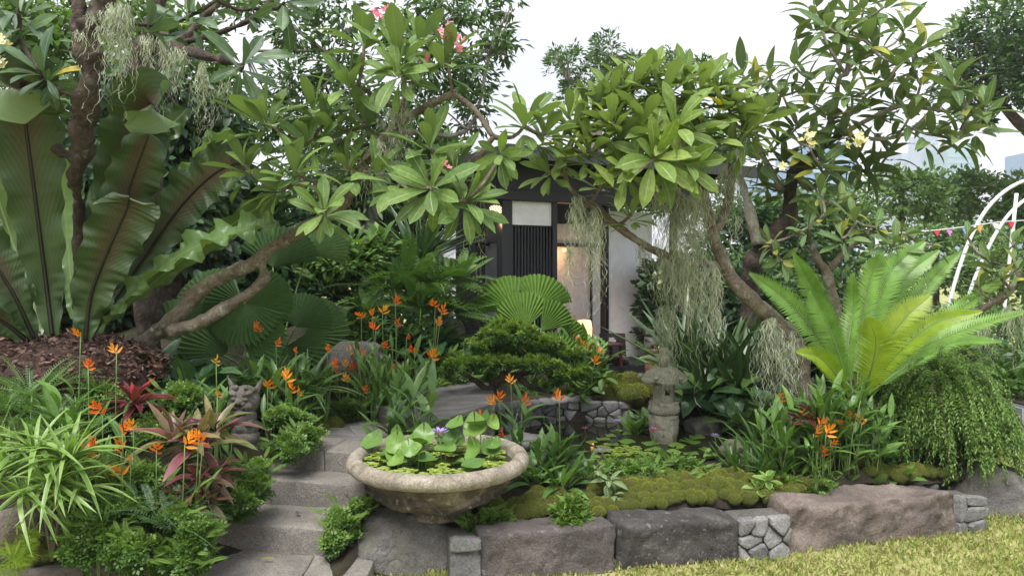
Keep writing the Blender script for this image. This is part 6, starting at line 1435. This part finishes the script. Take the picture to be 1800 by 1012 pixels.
# ------------------------------------------------------------------ cascading shrub at the right corner
rng = np.random.default_rng(6); c0 = gpt(1660, 5.1)
t = thing('cascading_shrub', c0, 'big weeping shrub of fine feathery twigs spilling over the stone edging at the corner', 'shrub')
P = []; D = []; Uu = []; S = []; Mx = []; tb = Tubes()
cx, cy, cz = W(1650, 730, 5.1)
for i in range(1150):
    a = rng.uniform(0, 6.283); e = rng.uniform(.0, 1.5); s0 = rng.uniform(.2, .75)
    sx = math.cos(a)*math.cos(e); sy = math.sin(a)*math.cos(e)
    p = np.array([cx+sx*.36*s0, cy+sy*.32*s0, cz+.10+.22*math.sin(e)*s0]); v = np.array([sx, sy, .30*math.sin(e)+.12]); ln = rng.uniform(.3, .62); m_ = int(ln/.0125)
    pts = []
    for j in range(m_):
        v = v+np.array([0, 0, -.075])+rng.normal(0, .03, 3); v /= np.linalg.norm(v)+1e-9; p = p+v*.0125
        if p[2] < hgt(p[0], p[1])-.05 and p[1] > yfront(p[0]): break
        if p[2] < .05: break
        for q in (-1, 1):
            sd_ = np.cross(v, [0, 0, 1.])*q+rng.normal(0, .35, 3); P.append(p.copy()); D.append(sd_+v*.5); Uu.append([0, -.3, 1]); S.append(rng.uniform(.017, .032)); Mx.append(e+s0)
        pts.append(p.copy())
    if i % 8 == 0 and len(pts) > 8: tb.add([(Vector(q), .0025) for q in pts[::6]], 4, 1)
Mx = np.array(Mx); P, D, Uu, S = map(np.array, (P, D, Uu, S))
tag(link('foliage', merged(T['leafn'][0], P, D, Uu, S, M['weep'], rng), t), kind='stuff'); tag(tb.build('twigs', M['twig'], t), kind='stuff')
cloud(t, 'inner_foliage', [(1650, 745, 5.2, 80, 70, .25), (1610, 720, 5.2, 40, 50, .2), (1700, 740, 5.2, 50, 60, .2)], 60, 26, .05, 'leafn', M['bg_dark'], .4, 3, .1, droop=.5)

# ------------------------------------------------------------------ strap and blade leaved clumps
clump('spider_dracaena', 'lime and white striped strap leaved plant arching over at the lower corner', 'plant', [(62, 792, 3.35, .03, 52, 1.), (118, 808, 3.32, .03, 52, 1.), (12, 830, 3.3, .03, 40, 1.), (90, 850, 3.25, .04, 36, .95), (40, 870, 3.22, .04, 30, .9), (140, 860, 3.3, .03, 26, .8)], 'strap', M['strap_y'], .29, 4, (-15, 80), cap=300)
tb = Tubes()
for px, py in ((62, 800), (118, 815), (90, 860)): tb.add([(W(92, 985, 3.3), .007), (W((px+92)/2, 900, 3.3), .006), (W(px, py, 3.33), .006)], 6, 4)
o = tb.build('stems', M['twig']); o.parent = bpy.data.objects['spider_dracaena']; o.location = -bpy.data.objects['spider_dracaena'].location; o['kind'] = 'stuff'
clump('blade_leaved_clump', 'tall dark clump of sword leaves in the shade behind the stone lantern', 'plant', [(1240, 700, 6.1, .12, 34, 1.), (1300, 705, 6.0, .12, 40, 1.), (1340, 690, 6.1, .1, 30, 1.05), (1265, 660, 6.4, .15, 30, 1.), (1200, 640, 6.5, .15, 26, 1.)], 'blade', M['strap_d'], .72, 5, (35, 88), 'dark sword leaved clumps')
clump('blade_leaved_clump', 'dark clump of sword leaves rising above the fern mass beside the pavilion', 'plant', [(740, 455, 7.2, .12, 50, 1.)], 'blade', M['strap_d'], .6, 6, (20, 88), 'dark sword leaved clumps')
clump('blade_leaved_clump', 'green clump of thin arching leaves behind the beast statue', 'plant', [(470, 700, 4.9, .08, 70, 1.), (540, 690, 5.0, .06, 46, .9), (430, 690, 4.9, .06, 40, .9)], 'strap', M['strap_m'], .42, 7, (20, 85), 'mid green arching clumps')
clump('blade_leaved_clump', 'dark strappy leaves between the frangipani stems behind the cycad', 'plant', [(1490, 580, 6.2, .1, 40, 1.), (1430, 600, 6.1, .1, 30, 1.), (1550, 560, 6.3, .1, 30, 1.)], 'strap', M['strap_d'], .6, 8, (10, 80), 'dark sword leaved clumps')
clump('cordyline', 'dark burgundy cordyline with a bright red upright new leaf near the mulch mound', 'plant', [(238, 715, 3.95, .01, 26, 1.)], 'lance', M['cord_red'], .21, 9, (-5, 88), 'red cordylines', inner=M['cord_hot'])
clump('cordyline', 'crimson cordyline among orange flowers in front of the cycad trunk', 'plant', [(1422, 742, 4.66, .01, 22, .8)], 'lance', M['cord_red'], .22, 10, (5, 88), 'red cordylines', inner=M['cord_hot'])
clump('cordyline', 'pink green and cream striped cordyline with drooping leaves beside the steps', 'plant', [(305, 775, 3.68, .02, 22, 1.), (345, 790, 3.7, .02, 20, 1.), (375, 760, 3.75, .02, 14, .9)], 'lance', M['cord_var'], .26, 11, (-15, 80), 'mixed colour cordylines')
clump('cordyline', 'burgundy cordyline leaves hanging low over the groundcover by the second step', 'plant', [(352, 840, 3.55, .02, 26, 1.), (330, 870, 3.5, .02, 22, .9), (378, 830, 3.6, .02, 20, .8), (360, 880, 3.5, .02, 16, .8)], 'lance', M['ti_dark'], .18, 12, (-45, 60), 'mixed colour cordylines')
clump('broad_leaf_plant', 'dark broad leaved plant with one bright leaf right of the stone lantern', 'plant', [(1240, 690, 5.75, .03, 12, 1.), (1300, 690, 5.7, .03, 8, .9), (1210, 700, 5.8, .03, 7, .8)], 'broad', M['big_dark'], .40, 13, (-30, 50), 'dark broad leaved plants', inner=M['big_mid'])
clump('broad_leaf_plant', 'dark glossy broad leaves under the fern mass left of the pavilion post', 'plant', [(690, 620, 6.3, .1, 16, 1.), (760, 610, 6.5, .1, 14, 1.), (630, 600, 6.3, .1, 14, 1.), (800, 620, 6.6, .05, 8, .8)], 'broad', M['big_dark'], .42, 14, (-10, 65), 'dark broad leaved plants')
clump('broad_leaf_plant', 'dark broad leaves filling the shade behind the burgundy cordyline', 'plant', [(330, 680, 4.6, .1, 14, 1.), (270, 660, 4.7, .1, 12, 1.), (390, 690, 4.7, .08, 10, .9)], 'broad', M['big_dark'], .34, 15, (-5, 70), 'dark broad leaved plants')
clump('serrated_leaf_plant', 'long ladder leaved plant leaning over between the pavilion wall and the lantern', 'plant', [(1185, 655, 6.6, .03, 9, 1.)], 'fern', M['big_mid'], .62, 16, (25, 75))
clump('arrowhead_plant', 'upright glossy leaves standing in the pond left of the lantern', 'plant', [(1118, 765, 5.75, .04, 14, 1.), (1140, 745, 5.8, .03, 10, .9)], 'broad', M['big_mid'], .20, 17, (30, 85))
clump('lance_leaf_clump', 'bright green lance leaved clump right behind the rim of the bowl', 'plant', [(985, None, 4.42, .07, 24, 1.05), (1035, None, 4.5, .05, 14, .95), (940, None, 4.42, .05, 14, .95), (905, None, 4.5, .03, 8, .8)], 'lance', M['heli'], .23, 18, (25, 85), 'lance leaved clumps')
clump('veined_leaf_plant', 'small plant with white veined leaves on the moss in front of the lance leaves', 'plant', [(1070, 845, 4.3, .01, 9, 1.), (1080, 870, 4.25, .01, 7, .9), (1050, 825, 4.35, .01, 5, .8)], 'broad', M['vari'], .12, 19, (-50, 40), 'pale veined plants')
clump('veined_leaf_plant', 'pale green broad leaved small plant at the foot of the bonsai bank', 'plant', [(1035, 680, 6.2, .02, 8, 1.), (1060, 662, 6.2, .02, 8, 1.), (1015, 690, 6.15, .02, 6, .8)], 'broad', M['big_mid'], .16, 20, (-40, 50), 'pale veined plants')
clump('lime_lobed_plant', 'small lime green plant at the front of the yellow moss carpet', 'plant', [(1335, 860, 4.42, .01, 8, 1.), (1350, 845, 4.42, .01, 8, 1.), (1360, 885, 4.4, .01, 6, 1.)], 'oval', M['strap_y'], .10, 21, (-10, 70))
# ------------------------------------------------------------------ heliconias
H_ = M['heli']
heliconia('heliconia clump with bright orange flowers between the lime strap plant and the cordylines', [(185, 3.62, .16, 13, .42), (240, 3.58, .14, 12, .40), (300, 3.6, .14, 10, .36), (150, 3.75, .12, 8, .55), (110, 3.9, .12, 8, .5)],
    [(155, 650, 3.75, 'orange'), (205, 622, 3.85, 'orange'), (215, 762, 3.5, 'orange'), (235, 752, 3.5, 'orange'), (213, 798, 3.45, 'orange'), (230, 812, 3.45, 'orange'), (215, 835, 3.42, 'orange'), (150, 800, 3.4, 'orange'), (165, 790, 3.4, 'redor'), (275, 795, 3.45, 'orange'), (325, 785, 3.42, 'orange'), (350, 768, 3.45, 'orange'), (357, 782, 3.45, 'orange'), (142, 592, 3.9, 'redor'), (383, 696, 3.8, 'orange'), (180, 728, 3.6, 'redor')], H_, 1, True, .23)
heliconia('heliconia clump with orange flowers beside and behind the beast statue', [(380, 4.3, .06, 4, .42), (480, 4.7, .12, 9, .36), (520, 4.8, .10, 9, .34)],
    [(380, 640, 4.1, 'yellowf'), (485, 607, 4.8, 'redor'), (520, 620, 4.8, 'redor'), (447, 578, 4.9, 'redor'), (457, 584, 4.9, 'redor'), (470, 682, 4.5, 'orange'), (503, 672, 4.6, 'orange'), (512, 690, 4.6, 'orange'), (524, 692, 4.6, 'orange'), (576, 618, 5.0, 'redor'), (586, 645, 5.0, 'redor')], H_, 2, True, .22)
heliconia('large heliconia drift with many red orange flowers in front of the dark broad leaves', [(640, 5.2, .12, 8, .40), (685, 5.3, .13, 10, .42), (705, 5.1, .10, 9, .38), (740, 5.5, .1, 6, .4)],
    [(a, b_, 5.2+.3*((a*7) % 10)/10, 'redor' if (a % 3) else 'orange') for a, b_ in ((635, 560), (655, 558), (672, 552), (698, 573), (680, 612), (677, 660), (686, 657), (728, 620), (755, 628), (715, 595), (612, 625), (624, 632), (642, 625), (610, 672), (622, 650), (685, 685), (695, 535), (765, 540), (776, 552), (768, 572), (660, 580), (606, 645), (640, 690), (602, 690), (760, 632), (590, 655))], H_, 3, True, .20)
heliconia('slender heliconia shoots standing directly behind the bowl rim', [(690, 4.5, .06, 5, .36), (738, 4.5, .05, 6, .42)], [(850, 735, 4.6, 'redor'), (870, 712, 4.7, 'orange'), (878, 770, 4.5, 'redor')], M['strap_m'], 4, False, .25)
heliconia('tall heliconia with few orange flowers rising right of the bowl against the pond', [(905, 4.75, .04, 3, .40), (985, 4.55, .08, 8, .18), (945, 4.5, .08, 6, .16)], [(898, 675, 4.8, 'orange'), (920, 712, 4.8, 'redor'), (983, 705, 4.85, 'orange'), (877, 706, 4.8, 'orange')], M['strap_m'], 5, False, .21)
heliconia('orange heliconia in the shade beside the low red table', [(1020, 6.3, .15, 16, .4), (1050, 6.5, .12, 10, .35)], [(1013, 598, 6.3, 'redor'), (993, 563, 6.6, 'redor'), (1020, 605, 6.3, 'orange'), (1030, 622, 6.2, 'orange'), (1038, 608, 6.3, 'orange'), (1055, 622, 6.3, 'orange'), (1045, 640, 6.2, 'orange'), (1012, 560, 6.6, 'redor'), (1028, 612, 6.2, 'yellowf')], H_, 6, True, .22)
heliconia('heliconia clump with orange flowers right in front of the cycad trunk', [(1440, 4.62, .12, 14, .42), (1480, 4.62, .12, 14, .45), (1520, 4.65, .1, 10, .42), (1390, 4.7, .14, 12, .4)],
    [(1487, 735, 4.6, 'orange'), (1486, 752, 4.55, 'orange'), (1440, 748, 4.55, 'orange'), (1430, 765, 4.5, 'orange'), (1452, 765, 4.5, 'orange'), (1460, 782, 4.5, 'orange'), (1445, 800, 4.5, 'redor'), (1515, 746, 4.55, 'orange'), (1370, 705, 4.8, 'orange'), (1378, 690, 4.8, 'orange'), (1408, 735, 4.7, 'orange')], H_, 7, True, .22)
clump('lance_leaf_clump', 'bluish green lance leaved clump left of the heliconia by the cycad', 'plant', [(1320, 850, 4.75, .08, 30, 1.), (1370, 840, 4.7, .08, 30, 1.), (1290, 830, 4.85, .06, 20, .9), (1400, 840, 4.7, .08, 20, .9), (1340, 800, 4.9, .08, 20, .9)], 'blade', M['strap_m'], .33, 22, (25, 88), 'lance leaved clumps')
clump('zamia_plant', 'glossy round leaved plant above the left edging stone', 'plant', [(270, 900, 3.35, .03, 7, 1.), (300, 930, 3.32, .03, 7, 1.), (240, 880, 3.4, .03, 6, 1.), (335, 900, 3.4, .03, 6, 1.)], 'fernl', M['big_dark'], .26, 23, (10, 70), 'glossy round leaved plants')
clump('zamia_plant', 'round leaved plant at the foot of the heliconia above the pinkish stone', 'plant', [(1540, 860, 4.65, .05, 8, 1.), (1580, 845, 4.7, .04, 7, 1.), (1500, 870, 4.6, .04, 6, .8)], 'oval', M['heli'], .15, 24, (10, 70), 'glossy round leaved plants')

# ------------------------------------------------------------------ ferns and low cover
for lb, cat, sp, key, L_, mt, el, sd_ in (
    ('fine light green sword ferns at the edge of the picture below the mulch mound', 'fern', [(25, 720, 3.95, .1, 34, 1.), (80, 745, 3.9, .1, 30, 1.), (10, 770, 3.8, .1, 26, 1.), (60, 690, 4.05, .1, 26, 1.), (110, 790, 3.8, .1, 22, 1.)], 'fernl', .32, 'fern_light', (5, 75), 31),
    ('mass of arching dark green sword ferns beside the pavilion post', 'fern', [(720, 490, 6.7, .2, 34, 1.), (770, 500, 6.7, .2, 34, 1.), (690, 510, 6.6, .15, 26, 1.), (740, 540, 6.5, .2, 30, 1.), (800, 490, 6.8, .1, 20, .9), (790, 550, 6.6, .1, 22, .9)], 'fern', .50, 'fern_dark', (-10, 80), 32),
    ('dark fern fronds in the bank below the fan palm', 'fern', [(600, 575, 6.2, .1, 20, 1.), (640, 540, 6.4, .1, 20, 1.), (560, 600, 6.0, .1, 16, .8)], 'fern', .34, 'fern_dark', (-10, 70), 33),
    ('small fern at the pond edge under the broad dark leaves', 'fern', [(1300, 745, 5.5, .1, 26, 1.), (1340, 735, 5.5, .1, 26, 1.), (1330, 770, 5.3, .1, 20, .9)], 'fern', .22, 'fern_dark', (5, 75), 34)):
    clump('sword_fern', lb, cat, sp, key, M[mt], L_, sd_, el, 'sword ferns')
def cover(lb, spots, ncl, mt, size, seed, key='lobed', name='low_shrub', nl=14, mt2=None):
    rs = random.Random(seed*7); bl = []; t = thing(name, gpt(spots[0][0], spots[0][2]), lb, 'shrub', 'low leafy cover plants')
    P = []; D = []; U = []; S = []
    for px, py, d, rx, ry, rd in spots:
        for _ in range(5):
            a, q = rs.uniform(0, 6.28), rs.uniform(.15, .62); f = rs.uniform(.38, .7)
            bl.append((px+rx*q*math.cos(a), py+ry*q*math.sin(a)+ry*.1, d+rd*rs.uniform(-.5, .5), rx*f, ry*f, rd*f))
        for _ in range(int(rx*ry/45)):
            a, q = rs.uniform(0, 6.28), rs.random()**.5; p = W(px+rx*q*math.cos(a), py+ry*q*math.sin(a), d-rd*.6*rs.random())
            P.append(tuple(p)); D.append((math.cos(a)*.8, -.3+rs.uniform(-.4, .4), .55+rs.uniform(-.4, .5))); U.append((rs.uniform(-.4, .4), -.5, 1)); S.append(size*rs.uniform(1.3, 2.4))
    cloud(t, 'foliage', bl, ncl, nl, size*.9, key, M[mt], .42, seed, .35, mats=M[mt2] if mt2 else M['parsley_l'], top=.45, upb=1.0)
    sk = {'lobed': 'fern', 'tuft4': 'tuft4', 'fernl': 'fernl', 'leaf3': 'leaf3'}[key]
    tag(link('sprigs', merged(T[sk][0], np.array(P), np.array(D), np.array(U), np.array(S), M[mt2 or 'parsley_l'], np.random.default_rng(seed)), t), kind='stuff')
cover('lacy groundcover spilling over the left edging stone', [(180, 935, 3.35, 60, 34, .12), (230, 965, 3.3, 50, 30, .1), (140, 965, 3.3, 40, 22, .08), (300, 975, 3.32, 50, 30, .1), (345, 945, 3.4, 36, 36, .12), (330, 990, 3.3, 40, 24, .1), (220, 900, 3.45, 50, 26, .12), (300, 905, 3.45, 50, 26, .12)], 150, 'parsley', .04, 1)
cover('leafy green groundcover along the left side of the steps', [(430, 840, 3.9, 44, 40, .12), (415, 885, 3.8, 36, 26, .1), (450, 822, 4.0, 34, 18, .1), (505, 785, 4.25, 40, 26, .12), (530, 760, 4.4, 30, 30, .12), (515, 735, 4.5, 40, 22, .12), (400, 850, 3.9, 26, 36, .1)], 160, 'parsley', .04, 2)
cover('dark leafy tuft between the steps and the big boulder', [(600, 915, 3.85, 34, 34, .1), (590, 945, 3.75, 22, 26, .08), (625, 890, 3.95, 30, 16, .08)], 180, 'parsley', .04, 3)
cover('lacy green tuft hanging over the edging below the bowl', [(850, 905, 3.95, 36, 26, .08), (835, 925, 3.9, 26, 18, .06), (880, 915, 3.95, 20, 16, .06)], 190, 'parsley', .04, 4)
cover('rounded fresh green tuft on the first edging stone', [(1003, 900, 3.98, 30, 26, .09), (1000, 915, 3.95, 26, 16, .08)], 260, 'parsley_l', .04, 5, key='tuft4')
cover('wide bright groundcover between the moss carpet and the pond', [(1120, 835, 4.65, 60, 26, .14), (1180, 850, 4.6, 50, 24, .12), (1210, 820, 4.8, 50, 22, .12), (1090, 825, 4.7, 40, 18, .1), (1160, 815, 4.8, 40, 16, .12), (1240, 835, 4.75, 26, 16, .1)], 160, 'parsley', .04, 6)
cover('lacy groundcover above the dark end of the pinkish stone', [(1430, 860, 4.5, 40, 24, .1), (1460, 875, 4.45, 30, 18, .08), (1400, 850, 4.55, 30, 20, .1), (1460, 840, 4.6, 40, 20, .1)], 180, 'parsley', .035, 7)
cover('leafy carpet under the bonsai behind the rubble wall', [(960, 698, 6.4, 60, 15, .12), (1060, 695, 6.45, 50, 16, .12), (1010, 700, 6.4, 50, 14, .1), (920, 692, 6.3, 40, 14, .12), (1090, 680, 6.6, 46, 20, .15)], 120, 'parsley', .05, 8, mt2='parsley')
cover('leafy groundcover along the far side of the path', [(740, 675, 5.9, 60, 20, .2), (650, 690, 5.4, 40, 22, .15), (610, 720, 5.2, 46, 20, .12), (800, 665, 6.0, 50, 18, .15), (770, 640, 6.3, 70, 26, .2), (850, 655, 6.2, 50, 20, .2)], 110, 'parsley', .05, 9)
cover('soft green shrubs filling the bank below the dark broad leaves', [(320, 700, 4.3, 60, 30, .15), (330, 735, 4.3, 36, 26, .12), (90, 820, 3.7, 60, 40, .15), (170, 700, 4.2, 50, 30, .12), (200, 860, 3.55, 50, 40, .1), (260, 850, 3.6, 40, 40, .1), (290, 760, 4.0, 50, 36, .15)], 110, 'parsley', .045, 10)
cover('lime fern like tuft in the lowest corner', [(32, 965, 3.15, 26, 28, .06), (22, 990, 3.12, 20, 18, .05), (60, 940, 3.2, 16, 14, .05)], 200, 'lime', .035, 11, key='fernl', mt2='lime')
cover('low green cover at the back of the pond right of the lantern', [(1310, 720, 5.7, 50, 20, .12), (1370, 720, 5.4, 40, 30, .12), (1250, 735, 5.9, 30, 12, .1), (1420, 720, 5.2, 40, 30, .12)], 120, 'parsley', .045, 12, mt2='fern_light')
cover('low cover of mixed leaves in the dark bank by the upper rocks', [(620, 590, 6.2, 60, 30, .2), (560, 640, 5.8, 40, 20, .15), (690, 600, 6.4, 60, 30, .2), (500, 640, 5.6, 60, 26, .15)], 90, 'bg_dark', .06, 13, key='leaf3', mt2='parsley')
cover('light green leafy shrub beside the leaning stem under the drooping tree', [(620, 450, 6.8, 60, 36, .25), (580, 480, 6.8, 50, 30, .25), (670, 440, 6.9, 30, 30, .2), (550, 440, 6.9, 30, 20, .2)], 90, 'bg_light', .085, 14, key='leaf3', mt2='bg_light')
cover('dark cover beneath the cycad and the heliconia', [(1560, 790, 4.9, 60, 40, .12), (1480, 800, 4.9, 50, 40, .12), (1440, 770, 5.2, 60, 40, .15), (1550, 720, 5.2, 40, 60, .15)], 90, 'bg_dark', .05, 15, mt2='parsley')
cover('low cover between the slender shoots and the pond stones', [(880, 735, 5.7, 22, 8, .08), (830, 722, 5.5, 26, 10, .1)], 90, 'parsley', .04, 16)

# fallen leaves
rs = random.Random(77)
for i, (px, py, z) in enumerate(((455, 985, .11), (520, 900, .25), (560, 870, .25), (600, 830, .39), (1330, 1000, 0), (1560, 975, 0), (1200, 1005, 0), (1700, 965, 0), (420, 935, .25), (640, 760, .53), (1470, 990, 0))):
    x, y = gxy(px, py, z)
    put('fallen_leaf', tmesh('obov' if i % 2 else 'lance', i % 3, M['chips'] if i % 3 else M['yellow_leaf']), (x, y, z+.012), rs.uniform(.05, .09), None, (rs.uniform(-.1, .1), rs.uniform(-.2, .2), rs.random()*6))
    o = COL.objects[-1]; tag(o, ('dry brown fallen leaf ' if i % 3 else 'yellow fallen leaf ')+['on the lowest step', 'on the second step near the groundcover', 'at the back of the second step', 'on the third step beside the bowl', 'on the lawn below the wider rubble patch', 'on the lawn below the dark end of the pinkish stone', 'on the lawn below the black faced stone', 'on the lawn under the smaller rubble patch', 'against the riser of the second step', 'on the slate path behind the bowl', 'on the lawn, lowest under the pinkish stone'][i], 'leaf', 'fallen leaves on steps and lawn')
